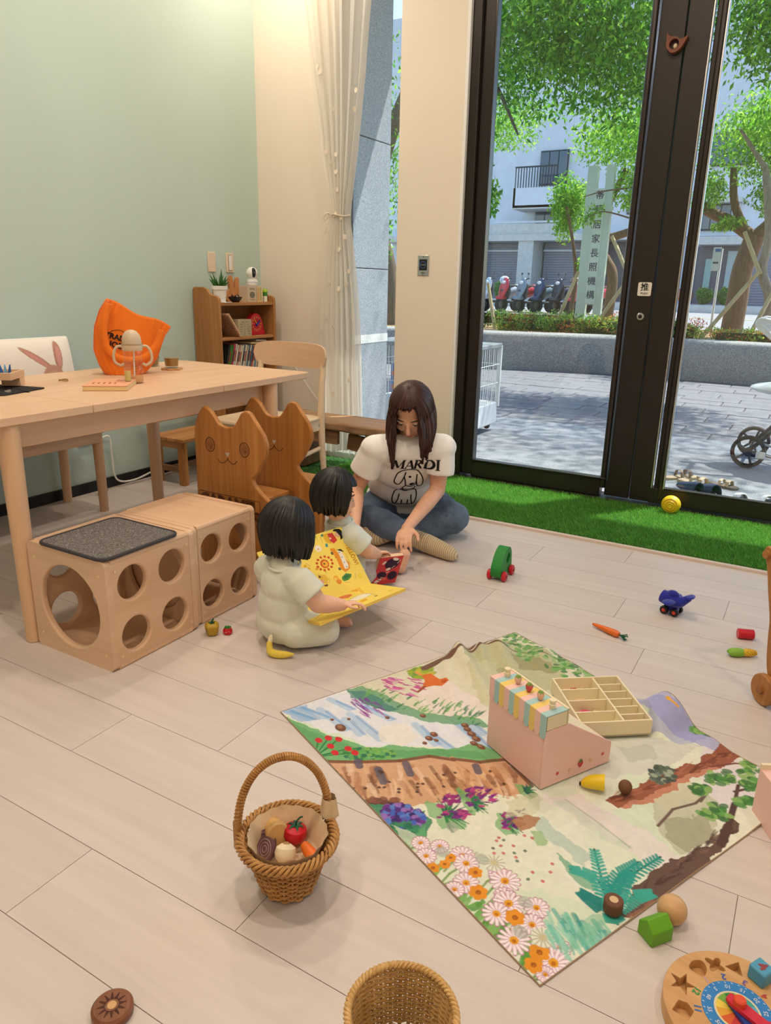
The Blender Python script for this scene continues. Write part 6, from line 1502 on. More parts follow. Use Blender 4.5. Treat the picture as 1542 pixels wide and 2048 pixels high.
def draw(cv, cmds, seed=1):
    r = random.Random(seed); A = cv.asp
    wob = ((cv.noise(30, 30, 5) - .5) * .03, (cv.noise(30, 30, 6) - .5) * .03)
    for c in cmds:
        k = c[0]
        if k == 'p': cv.poly(c[1], c[2], c[3] if len(c) > 3 else 1., wob if len(c) > 4 and c[4] else None)
        elif k == 'l': cv.line(c[1], c[2], c[3], c[4] if len(c) > 4 else 1., bool(c[5]) if len(c) > 5 else False)
        elif k == 'e':
            if len(c) == 6: cv.ell(c[1][0], c[1][1], c[2], c[3], c[4], 1., c[5])
            else: cv.ell(c[1][0], c[1][1], c[2], c[3] * A, c[4], c[5], c[6])
        elif k in ('se', 'sl'):
            (cx, cy), (ax, ay), (bx, by), n = c[1:5]
            for _ in range(n):
                while True:
                    s, t = r.uniform(-1, 1), r.uniform(-1, 1)
                    if k == 'sl' or s * s + t * t < 1: break
                x, y = cx + ax * s + bx * t, cy + ay * s + by * t
                if k == 'se': cv.ell(x, y, c[5], c[6] * A, r.choice(c[7]), c[8], r.random() * 3)
                else:
                    dx, dy = c[5]; f = r.uniform(.6, 1.3); g = r.uniform(-1, 1) * c[9]; w = c[6] * r.uniform(.6, 1.4)
                    cv.line([(x, y), (x + (dx - dy * g) * f * .6, y + (dy + dx * g) * f * .5), (x + (dx - dy * g) * f, y + (dy + dx * g) * f)], w, r.choice(c[7]), c[8], True)
        elif k == 'g':
            (x, y), L, n, cols = c[1:]
            for _ in range(n):
                a = r.uniform(-.4, 2.9); l = L * r.uniform(.4, 1); ex, ey = l * math.cos(a), l * math.sin(a) * A
                cv.line([(x, y), (x + ex * .6, y + ey * .75), (x + ex, y + ey)], .0045, r.choice(cols), .9, True)
        elif k == 'f':
            P = [np.array(p) for p in c[1]]; n = 16
            for q in range(1, n):
                f = q / n * (len(P) - 1); i = int(f); p = P[i] + (P[i + 1] - P[i]) * (f - i); d = P[i + 1] - P[i]; d = d / (np.linalg.norm(d) + 1e-9); nn = np.array([-d[1], d[0]]); l = .020 * (1 - .6 * q / n)
                for s in (-1, 1): cv.line([tuple(p), tuple(p + nn * s * l + d * .006)], .0062, c[2], .95, True)
        elif k == 'd':
            (x, y), R, kind = c[1:]
            if kind == 2:
                cv.ell(x, y, R, R * A, (228, 228, 214)); [cv.line([(x, y), (x + R * math.cos(a), y + R * A * math.sin(a))], .0025, (180, 176, 150)) for a in np.linspace(0, 6.28, 14)]; cv.ell(x, y, R * .3, R * .3 * A, (200, 190, 150)); continue
            np_ = 14 if kind == 0 else 6
            for q in range(np_):
                a = 2 * PI * q / np_ + .2; px_, py_ = x + R * .62 * math.cos(a), y + R * .62 * math.sin(a) * A
                if kind == 0:
                    cv.line([(x + R * .2 * math.cos(a), y + R * .2 * math.sin(a) * A), (x + R * math.cos(a), y + R * math.sin(a) * A)], .0085, (176, 110, 140)); cv.line([(x + R * .2 * math.cos(a), y + R * .2 * math.sin(a) * A), (x + R * .95 * math.cos(a), y + R * .95 * math.sin(a) * A)], .0062, (244, 230, 236))
                else: cv.ell(px_, py_, R * .42, R * .42 * A, (226, 146, 40))
            cv.ell(x, y, R * .3, R * .3 * A, (226, 160, 40) if kind == 0 else (160, 90, 30)); cv.ell(x + .001, y - .001, R * .14, R * .14 * A, (190, 110, 30))
def cloth():
    A, B, D = np.array([-1.141, 1.404]), np.array([-.237, .973]), np.array([-.762, 2.233])
    cv = Canvas(560, 500, (220, 226, 206), 1.10)
    n1 = cv.noise(5, 5, 21); cv.wash((n1 > .52) * (cv.noise(14, 14, 3) * .8), (196, 214, 186), .8); cv.wash((cv.noise(7, 6, 9) > .55) * .6, (232, 228, 214), .8)
    draw(cv, RUG, 2)
    g = cv.noise(90, 90, 8, 2); cv.a *= (.94 + .12 * g)[..., None]
    for sl in ((slice(0, 2), slice(None)), (slice(-2, None), slice(None)), (slice(None), slice(0, 2)), (slice(None), slice(-2, None))): cv.a[sl] = np.array(C(150, 120, 90))
    def fn(u, v):
        x = A[0] + u * (B - A)[0] + v * (D - A)[0]; y = A[1] + u * (B - A)[1] + v * (D - A)[1]
        z = np.full(u.shape, .0025)
        def ridge(p, q, h, w):
            d = np.array(q) - np.array(p); L = d @ d; t = np.clip(((u - p[0]) * d[0] + (v - p[1]) * d[1]) / L, 0, 1)
            dd = np.hypot(u - p[0] - t * d[0], v - p[1] - t * d[1]); return h * np.exp(-(dd / w) ** 2) * (1 - .75 * t)
        z += ridge((-.02, .72), (.26, .60), .040, .03) + ridge((.05, .86), (.25, .74), .030, .035) + ridge((.02, .80), (.16, .70), .022, .02) + ridge((.05, .62), (.26, .46), .012, .025)
        z += ridge((.17, .97), (.24, .84), .018, .03) + ridge((.61, 1.03), (.55, .80), .075, .055) + ridge((.66, .98), (.62, .70), .03, .04) + ridge((.75, .97), (.70, .60), .012, .04) + ridge((.50, .55), (.70, .30), .006, .03)
        z += .0035 * np.sin(u * 13 + v * 5) * np.sin(v * 9 - u * 3) * (v > .3) + .0015 * np.sin(u * 40 + v * 22) * np.clip(v, 0, 1)
        # pressed flat under the shop and the tray
        def flat(cx, cy, ang, hx, hy):
            c, s = math.cos(ang), math.sin(ang); lx = (x - cx) * c + (y - cy) * s; ly = -(x - cx) * s + (y - cy) * c
            d = np.maximum(np.abs(lx) - hx, np.abs(ly) - hy); return np.clip(d / .03, 0, 1)
        m = flat(-.442, 1.618, math.radians(-29.6), .105, .114) * flat(-.376, 1.868, math.radians(36.7), .10, .116)
        z = np.maximum(.0022, .0022 + (z - .0022) * m); return x, y, z
    t = thing('picnic_cloth', 'large cloth printed with a watercolour forest landscape spread on the floor', 'cloth', (0, 0, 0))
    sheet(cv, fn, 'print', vcol('cloth_print', .9, .12, 700, .15), t)
cloth()

# ------------------------------------------------------------------ the yellow picture book held open
def slab(vs4, th, name, mat, par):
    """thin board from a quad; thickness goes against the quad's normal"""
    q = [Vector(p) for p in vs4]; n = (q[1] - q[0]).cross(q[3] - q[0]).normalized() * th
    MB().add(q + [p - n for p in q], [(0, 1, 2, 3), (7, 6, 5, 4), (0, 4, 5, 1), (1, 5, 6, 2), (2, 6, 7, 3), (3, 7, 4, 0)]).build(name, mat, par, bevel=.001)
    return n.normalized()
def picture_book():
    S, Rc, Nc, Tp = Vector((-1.295, 2.138, .095)), Vector((-1.104, 2.055, .15)), Vector((-1.213, 1.697, .135)), Vector((-1.446, 2.169, .28))
    v = Nc - Rc; t = thing('board_book', 'large open yellow board book printed with yellow things, held by the nearer toddler', 'book', S)
    e1, e2 = Tp - S, Rc - S; O = Vector((0, 0, 0))
    M_bd = P_('book_board', (236, 200, 90), .5, .02); M_edge = P_('book_edge', (226, 206, 150), .7)
    nU = slab([O, e1, v + e1, v], .006, 'upright_board', M_bd, t); nL = slab([O, v, v + e2, e2], .009, 'lower_board', M_bd, t)
    for (e, n, cmds, nm) in ((e1, nU, PAGE_UP, 'upright_page'), (e2, nL, PAGE_LO, 'lower_page')):
        cv = Canvas(250, 165, (248, 222, 104), 1.54); cv.wash(cv.noise(4, 3, 5) * .3, (240, 204, 80), .5); draw(cv, cmds, 3)
        def fn(u, w, e=e, n=n): return tuple(v[k] * u + e[k] * w + n[k] * .0006 for k in range(3))
        sheet(cv, fn, nm, vcol(nm, .4), t)
    d, up_ = -e1.normalized(), -v.normalized(); vs, fs = text_geo('YELLOW!', .026, 0, .0006)
    c = v * .048 + e1 * .53 + nU * .0012
    MB().add([tuple(c + d * p[0] * .80 + up_ * p[1]) for p in vs], fs).build('lettering', P_('yellow_letter', (206, 140, 24), .5), t, ang=0)
picture_book()
def red_book():
    BL, BR, TL = Vector((-1.384, 2.292, .012)), Vector((-1.322, 2.369, .012)), Vector((-1.349, 2.352, .13)) 
    t = thing('small_board_book', 'small thick red and black board book between the farther toddler and the woman', 'book', BL)
    a = BR - BL; b = Vector((.036, .0, .122)); n = a.cross(b).normalized(); th = .024; O = Vector((0, 0, 0))
    M_c = P_('red_cover', (206, 62, 66), .45); M_pg = P_('board_pages', (226, 196, 160), .7, .05, vs=80)
    slab([O - n * .002, a - n * .002, a + b - n * .002, b - n * .002], th - .004, 'pages', M_pg, t)
    cv = Canvas(90, 130, (208, 64, 68), .7)
    for (x, y, rx, ry, c, rt) in ((.6, .75, .3, .2, (56, 30, 56), .5), (.3, .35, .22, .12, (56, 30, 56), -.6), (.75, .3, .2, .16, (50, 28, 50), .3), (.5, .55, .1, .05, (240, 226, 210), .4), (.2, .15, .16, .05, (242, 228, 210), .5), (.7, .9, .14, .05, (242, 228, 210), -.4), (.25, .8, .1, .04, (240, 220, 200), .9), (.45, .2, .1, .06, (230, 96, 80), 0)): cv.ell(x, y, rx, ry, c, 1, rt)
    for k in range(9): cv.line([(.1 + .09 * k, .1 + .08 * k), (.2 + .09 * k, .05 + .1 * k)], .03, (70, 36, 60) if k % 2 else (236, 210, 190))
    sheet(cv, lambda u, w: tuple(a[k] * u + b[k] * w + n[k] * .0006 for k in range(3)), 'front_cover', vcol('red_cover_print', .45), t)
    slab([O - n * (th - .002), a - n * (th - .002), a + b - n * (th - .002), b - n * (th - .002)], .002, 'back_cover', M_c, t)
    slab([O, a, a + b, b], .002, 'cover_board', M_c, t)
red_book()
# ------------------------------------------------------------------ people
def skin_mat(name, col):
    m = plain(name, C(*col), .5, .05, 25, .05, 300, spec=.35, sss=.25); return m
def hair_mat(name, c1, c2):
    m, nt, b = _base(name); a = nt.nodes.new('ShaderNodeAttribute'); a.attribute_name = 'Col'
    nt.links.new(_ramp(nt, a.outputs['Fac'], [(.2, C(*c1)), (.85, C(*c2))]), b.inputs['Base Color'])
    b.inputs['Roughness'].default_value = .38; b.inputs['Specular IOR Level'].default_value = .35
    return m
def frame3(fwd, up):
    f = Vector(fwd).normalized(); u = Vector(up); u = (u - f * u.dot(f)).normalized(); r = f.cross(u)
    return Matrix((r, f, u)).transposed()        # columns: right, forward, up
def blob(name, prims, voxel, mat, parent, root, smooth=6, fac=.5):
    """closed tapered limbs and ellipsoids fused into one continuous surface"""
    mb = MB(); root = Vector(root)
    for p in prims:
        if p[0] == 'c':
            a, ra, b, rb = Vector(p[1]) - root, p[2], Vector(p[3]) - root, p[4]; d = (b - a); L = d.length; d = d.normalized()
            n = 8; pts = []; rr = []
            for k in range(n + 1): q = PI / 2 * k / n; pts.append(a - d * ra * math.cos(q)); rr.append(max(1e-4, ra * math.sin(q)))
            for k in range(n + 1): q = PI / 2 * k / n; pts.append(b + d * rb * math.sin(q)); rr.append(max(1e-4, rb * math.cos(q)))
            mb.tube(pts, rr, 16)
        elif p[0] == 'f': mb.tube([Vector(p[1]) - root, Vector(p[3]) - root], [p[2], p[4]], 24)
        elif p[0] == 'e':
            M = (p[3] if len(p) > 3 else Matrix.Identity(3)).to_4x4(); M.translation = Vector(p[1]) - root; mb.ell((0, 0, 0), p[2], 24, 16, M=M)
    o = mb.build(name, mat, parent, ang=0)
    q = o.modifiers.new('r', 'REMESH'); q.mode = 'VOXEL'; q.voxel_size = voxel; q.adaptivity = 0
    q = o.modifiers.new('s', 'SMOOTH'); q.factor = fac; q.iterations = smooth
    bake(o); o.data.shade_smooth()
    if not o.data.materials: o.data.materials.append(mat)
    return o
def chain(pts, rs): return [('c', pts[i], rs[i], pts[i + 1], rs[i + 1]) for i in range(len(pts) - 1)]
def hand(W, d, n, s, side=1, curl=(.35, .5, .4), spread=.08, thumb=.9):
    """palm and five jointed fingers; n points out of the palm, side says where the thumb is"""
    W = Vector(W); d = Vector(d).normalized(); n = Vector(n); n = (n - d * n.dot(d)).normalized(); l = d.cross(n) * side
    out = []; r = .048 * s
    M = Matrix((l, d, n)).transposed(); out.append(('e', W + d * .24 * s, (.22 * s, .27 * s, .085 * s), M))
    out.append(('c', W, .11 * s, W + d * .15 * s, .10 * s))
    for i, L in enumerate((.40, .46, .43, .34)):
        off = (.165 - .11 * i); b = W + d * (.42 - .03 * abs(i - 1.2)) * s + l * off * s; dd = (d + l * spread * (1.3 - i) * 1.2).normalized(); ang = 0; p = b - dd * .08 * s
        out.append(('c', p, r * 1.05, b, r))
        p = b
        for q, (f, cu) in enumerate(zip((.45, .32, .23), curl)):
            ang += cu; v = dd * math.cos(ang) + n * math.sin(ang); e = p + v * L * f * s; out.append(('c', p, r * (1 - .08 * q), e, r * (.92 - .1 * q))); p = e
    b = W + d * .12 * s + l * .17 * s; v1 = (d * .65 + l * thumb + n * .35).normalized(); v2 = (d * .95 + l * thumb * .3 + n * .35).normalized()
    out += [('c', W + d * .1 * s, r * 1.5, b, r * 1.5), ('c', b, r * 1.4, b + v1 * .2 * s, r * 1.12), ('c', b + v1 * .2 * s, r * 1.12, b + v1 * .2 * s + v2 * .17 * s, r * .85)]
    return out
def head(c, F, s, child=False):
    """skull, cheeks, jaw, nose, lips and ears; F = right / forward / up frame"""
    c = Vector(c); g = lambda x, y, z: c + F @ Vector((x, y, z)) * s
    e = lambda x, y, z, a, b, q: ('e', g(x, y, z), (a * s, b * s, q * s), F)
    out = [e(0, -.012, .03, .074, .09, .082), e(0, .022, -.02, .064, .066, .075), e(0, .035, -.065, .045, .045, .04), e(0, .058, -.092, .022, .02, .018)]
    k = 1.25 if child else 1.
    for x in (-1, 1):
        out += [e(x * .036, .055, -.042, .026 * k, .024 * k, .028 * k), e(x * .030, .074, .012, .024, .012, .010), e(x * .074, -.008, -.012, .010, .020, .032)]
    out += [('c', g(0, .086, -.004), .008 * s, g(0, .104 if not child else .097, -.036), .012 * s), e(0, .094, -.040, .017, .010, .009), e(0, .084, -.068, .020, .010, .006), e(0, .081, -.077, .017, .010, .006)]
    return out
def face_parts(c, F, s, t, root, closed=True):
    c = Vector(c) - Vector(root); g = lambda x, y, z: c + F @ Vector((x, y, z)) * s
    mb_ = P_('brow_brown', (50, 34, 28), .7); ml = P_('lip_rose', (186, 104, 96), .45); mw = P_('eye_white', (236, 230, 222), .3); mi = P_('iris_dark', (34, 22, 18), .2)
    for x in (-1, 1):
        MB().tube([g(x * (.014 + .010 * k), .0885 - .0022 * k * k * .5, .020 + .003 * math.sin(k * .8)) for k in range(5)], [.0012 * s, .0028 * s, .003 * s, .0024 * s, .0008 * s], 6).build('eyebrow', mb_, t)
        ey = MB().ell(g(x * .031, .0735, -.002), (.0125 * s, .010 * s, .0095 * s), 16, 12).build('eye', mw, t)
        MB().ell(g(x * .031, .0815, -.005), (.0055 * s, .0035 * s, .0055 * s), 12, 8).build('iris', mi, ey)
        MB().tube([g(x * (.019 + .006 * k), .0835 - .0008 * (k - 2) ** 2, -.0045 + .0016 * abs(k - 2)) for k in range(5)], [.0008 * s, .0016 * s, .0018 * s, .0016 * s, .0008 * s], 6).build('eyelash', mb_, ey)
    MB().tube([g(-.019 + .0095 * k, .0905 - .0016 * (k - 2) ** 2, -.071 - .0006 * (k - 2) ** 2 * -1) for k in range(5)], [.001 * s, .004 * s, .0045 * s, .004 * s, .001 * s], 8).build('lips', ml, t)
def hair(name, c, F, abc, length, down, mat, t, root, bangs=.6, open_deg=48, n=360, m=44, taper=.0, jag=.004, part=0., seed=1, flare=.12, thick=.01):
    """a cap of strands: from the crown over the skull, then falling along `down`"""
    r = np.random.default_rng(seed); c = Vector(c) - Vector(root); a, b, q = abc; dn = Vector(down).normalized()
    n_ = n; st = r.random(n); st2 = np.convolve(np.r_[st, st, st], np.ones(5) / 5, 'same')[n:2 * n]; jj = r.normal(0, 1, n) * jag
    V = []; col = []
    for i in range(n):
        ph = 2 * PI * i / n; deg = abs((math.degrees(ph) + 180) % 360 - 180)      # 0 = front
        fr = min(1., max(0., (deg - open_deg) / 16.)); fr = fr * fr * (3 - 2 * fr)
        L = length(ph) * fr + jj[i] * (.3 + fr); th_end = math.radians(90) * fr + bangs * (1 - fr) + (.14 * math.sin(ph * 1.0 + 1) * (1 - fr) if part else 0)
        for k in range(m):
            u = k / (m - 1); tot = th_end + L / .1; s_ = u * tot
            th = min(s_, th_end); drop = max(0., s_ - th_end) * .1
            w = 1 + .030 * (st[i] - .5) * min(1, u * 3) + .03 * (st2[i] - .5) * min(1, 2 * u); 
            p = Vector((a * math.sin(th) * math.sin(ph) * w, b * math.sin(th) * math.cos(ph) * w, q * math.cos(th) * (1 + .01 * (st2[i] - .5))))
            rad = Vector((math.sin(ph) * a, math.cos(ph) * b, 0)); pos = c + F @ p + dn * drop
            if drop > 0:
                f = drop / max(L, 1e-4); pos += (F @ rad) * (flare * math.sin(PI * min(1, f * 1.1)) * .5 - taper * f * f)
            V.append(pos); col.append(.25 + .5 * st[i] + .25 * st2[i])
    I = np.arange(n * m).reshape(n, m); F4 = [(I[i, k], I[(i + 1) % n, k], I[(i + 1) % n, k + 1], I[i, k + 1]) for i in range(n) for k in range(m - 1)]
    me = np_mesh(name, np.array([tuple(p) for p in V]), np.array(F4)); at = me.color_attributes.new('Col', 'FLOAT_COLOR', 'POINT')
    cc = np.repeat(np.array(col)[:, None], 4, 1).astype(np.float32); at.data.foreach_set('color', cc.ravel())
    o = mk(name, me, mat, t, ang=70); md = o.modifiers.new('s', 'SOLIDIFY'); md.thickness = thick; md.offset = -1
    return o
SK_A = skin_mat('skin_adult', (226, 176, 146)); SK_C = skin_mat('skin_child', (232, 184, 156))
H_blk = hair_mat('black_hair', (10, 9, 10), (34, 30, 30)); H_brn = hair_mat('dark_brown_hair', (30, 17, 15), (74, 44, 36))
M_romper = plain('pale_green_cotton', C(222, 224, 206), .9, .03, 8, .35, 26, sheen=.2); M_romper2 = plain('pale_sage_cotton', C(214, 222, 212), .9, .03, 8, .35, 26, sheen=.2)

# ---- nearer toddler, seen from behind
def toddler_near():
    R0 = (-1.36, 1.72, 0); t = thing('person', 'nearer toddler in pale green romper seen from behind, holding the yellow book', 'person', R0)
    f = Vector((.2, .98, 0)).normalized(); rt = Vector((f.y, -f.x, 0)); hc = Vector((-1.372, 1.748, .398)); F = frame3(f + Vector((0, 0, -.35)), (0, 0, 1))
    body = head(hc, F, .80, True) + chain([(-1.366, 1.722, .24), (-1.368, 1.728, .31), hc - F.col[2] * .05], [.045, .034, .036])
    S1, E1, W1 = Vector((-1.285, 1.700, .262)), Vector((-1.237, 1.725, .185)), Vector((-1.192, 1.790, .168))
    hd = Vector((.022, .05, .002)); body += chain([S1, S1.lerp(E1, .5), E1, E1.lerp(W1, .45), W1], [.036, .034, .030, .029, .020])
    body += hand(W1, hd + Vector((.02, 0, 0)), (.35, 0, -1), .104, -1, (.3, .55, .5), .07)
    S2, E2, W2 = Vector((-1.449, 1.735, .262)), Vector((-1.475, 1.80, .19)), Vector((-1.435, 1.835, .150))
    body += chain([S2, E2, W2], [.036, .030, .021]) + hand(W2, (.5, .8, -.2), (.2, .3, -1), .085, 1, (.3, .5, .4))
    for K, A_, To in ((Vector((-1.262, 1.79, .05)), Vector((-1.315, 1.885, .035)), Vector((-1.335, 1.935, .022))), (Vector((-1.43, 1.83, .055)), Vector((-1.325, 1.91, .035)), Vector((-1.275, 1.945, .022)))):
        body += chain([K, A_, To], [.034, .022, .018]); dd = (To - A_).normalized(); sd = Vector((-dd.y, dd.x, 0))
        body += [('c', A_ - dd * .012, .02, To, .019)] + [('c', To + sd * (-.014 + .007 * k), .0065, To + sd * (-.014 + .007 * k) + dd * (.018 - .003 * abs(k - 1)), .0055) for k in range(5)]
    blob('body', body, .0034, SK_C, t, R0, 3)
    tr = [('e', (-1.392, 1.742, .084), (.094, .082, .080)), ('e', (-1.384, 1.732, .150), (.086, .074, .10)), ('e', (-1.372, 1.722, .225), (.080, .064, .075)), ('c', S2, .040, S1, .040), ('f', S1 - Vector((.02, 0, -.01)), .046, S1.lerp(E1, .62) + Vector((.004, 0, 0)), .050), ('f', S2, .046, S2.lerp(E2, .62), .050), ('c', (-1.366, 1.722, .262), .052, (-1.367, 1.724, .285), .046)]
    for H, K, A_ in (((-1.330, 1.735, .070), (-1.268, 1.800, .056), (-1.305, 1.870, .042)), ((-1.435, 1.755, .070), (-1.445, 1.845, .056), (-1.36, 1.90, .042))): tr += chain([H, K, A_], [.066, .052, .038])
    o = blob('romper', tr, .0055, M_romper, t, R0, 7)
    q = o.modifiers.new('d', 'DISPLACE'); tx = bpy.data.textures.new('folds', 'CLOUDS'); tx.noise_scale = .06; q.texture = tx; q.strength = .008; q.mid_level = .5
    MB().tube([Vector((-1.3665 + .050 * math.cos(a), 1.7235 + .050 * math.sin(a), .2925 + .006 * math.sin(a))) - Vector(R0) for a in np.linspace(0, 6.283, 41)[:-1]], .0045, 8, closed=True).build('collar', M_romper, t)
    hair('hair', hc + F @ Vector((0, -.008, .012)), F, (.088, .094, .098), lambda ph: .090 - .012 * math.cos(ph), (0, .03, -1), H_blk, t, R0, .98, 52, taper=.10, seed=3)
toddler_near()
t = thing('banana_plush', 'small yellow plush banana on the floor behind the nearer toddler', 'toy', (-1.338, 1.655, 0), math.radians(20))
MB().tube(smooth_poly([(-.035, .004, .052), (-.036, 0, .035), (-.03, -.004, .018), (-.008, -.006, .013), (.02, -.004, .014), (.045, .0, .016)], 4, False), [.007, .008, .009, .0095, .010, .0105, .011, .012, .0125, .0128, .013, .013, .013, .013, .0125, .012, .011, .009, .007, .005, .003], 12).build('peel', P_('plush_yellow', (234, 208, 84), .9), t)
MB().tube([(-.035, .004, .048), (-.033, .006, .062), (-.031, .007, .072)], [.0075, .008, .004], 10).build('tip', P_('plush_cream', (238, 226, 190), .9), t)

# ---- farther toddler, seen in lost profile
def toddler_far():
    R0 = (-1.46, 2.23, 0); t = thing('person', 'farther toddler with a black bob turned towards the woman and the red book', 'person', R0)
    f = Vector((.72, .62, 0)).normalized(); hc = Vector((-1.488, 2.188, .392)); F = frame3(f + Vector((0, 0, -.2)), (0, 0, 1))
    body = head(hc, F, .78, True) + chain([(-1.47, 2.215, .23), (-1.477, 2.205, .30), hc - F.col[2] * .05], [.045, .034, .036])
    S1, E1, W1 = Vector((-1.395, 2.172, .250)), Vector((-1.362, 2.215, .185)), Vector((-1.362, 2.29, .150))
    body += chain([S1, S1.lerp(E1, .5), E1, E1.lerp(W1, .45), W1], [.036, .034, .030, .028, .020]) + hand(W1, (.04, .10, .0), (.6, .1, -.8), .082, -1, (.5, .6, .5), .05)
    S2, E2, W2 = Vector((-1.545, 2.265, .245)), Vector((-1.535, 2.34, .17)), Vector((-1.46, 2.38, .12))
    body += chain([S2, E2, W2], [.036, .030, .021]) + hand(W2, (.8, .1, -.2), (0, 0, -1), .082, 1)
    A1, T1 = Vector((-1.372, 2.475, .036)), Vector((-1.352, 2.500, .085))
    body += chain([(-1.41, 2.40, .06), (-1.385, 2.455, .045), A1], [.036, .026, .024]) + [('c', (-1.362, 2.487, .024), .022, T1, .022), ('c', (-1.357, 2.490, .05), .020, T1, .024)]
    sd = Vector((.72, -.6, 0)).normalized(); body += [('c', T1 + sd * (-.018 + .009 * k), .008, T1 + sd * (-.018 + .009 * k) + Vector((-.004, .006, .022 - .003 * abs(k - 3))), .0068) for k in range(5)]
    body += chain([(-1.56, 2.42, .06), (-1.52, 2.50, .04), (-1.47, 2.53, .03)], [.036, .026, .02])
    blob('body', body, .0034, SK_C, t, R0, 3)
    tr = [('e', (-1.475, 2.235, .085), (.095, .09, .08)), ('e', (-1.472, 2.228, .15), (.086, .08, .10)), ('e', (-1.472, 2.218, .215), (.08, .07, .075)), ('c', S2, .040, S1, .040), ('f', S1 - Vector((.02, 0, -.01)), .046, S1.lerp(E1, .72), .050), ('f', S2, .046, S2.lerp(E2, .65), .050), ('c', (-1.474, 2.212, .25), .052, (-1.476, 2.207, .277), .045)]
    blob('shirt', tr, .0055, M_romper2, t, R0, 7)
    pt = [('e', (-1.475, 2.24, .075), (.098, .092, .07))]
    for H, K, A_ in (((-1.43, 2.27, .07), (-1.405, 2.385, .068), (-1.392, 2.435, .054)), ((-1.53, 2.28, .07), (-1.56, 2.40, .068), (-1.53, 2.47, .05))): pt += chain([H, K, A_], [.064, .050, .038])
    blob('trousers', pt, .0055, plain('grey_print_cotton', C(196, 190, 188), .9, .16, 60, .2, 40), t, R0, 6)
    MB().tube([Vector((-1.476 + .049 * math.cos(a), 2.207 + .049 * math.sin(a), .284 + .006 * math.sin(a))) - Vector(R0) for a in np.linspace(0, 6.283, 41)[:-1]], .0042, 8, closed=True).build('collar', M_romper2, t)
    hair('hair', hc + F @ Vector((0, -.008, .012)), F, (.083, .090, .095), lambda ph: .070 - .010 * math.cos(ph), (0, 0, -1), H_blk, t, R0, 1.12, 46, taper=.10, seed=5)
    face_parts(hc, F, .78, t, R0)
toddler_far()

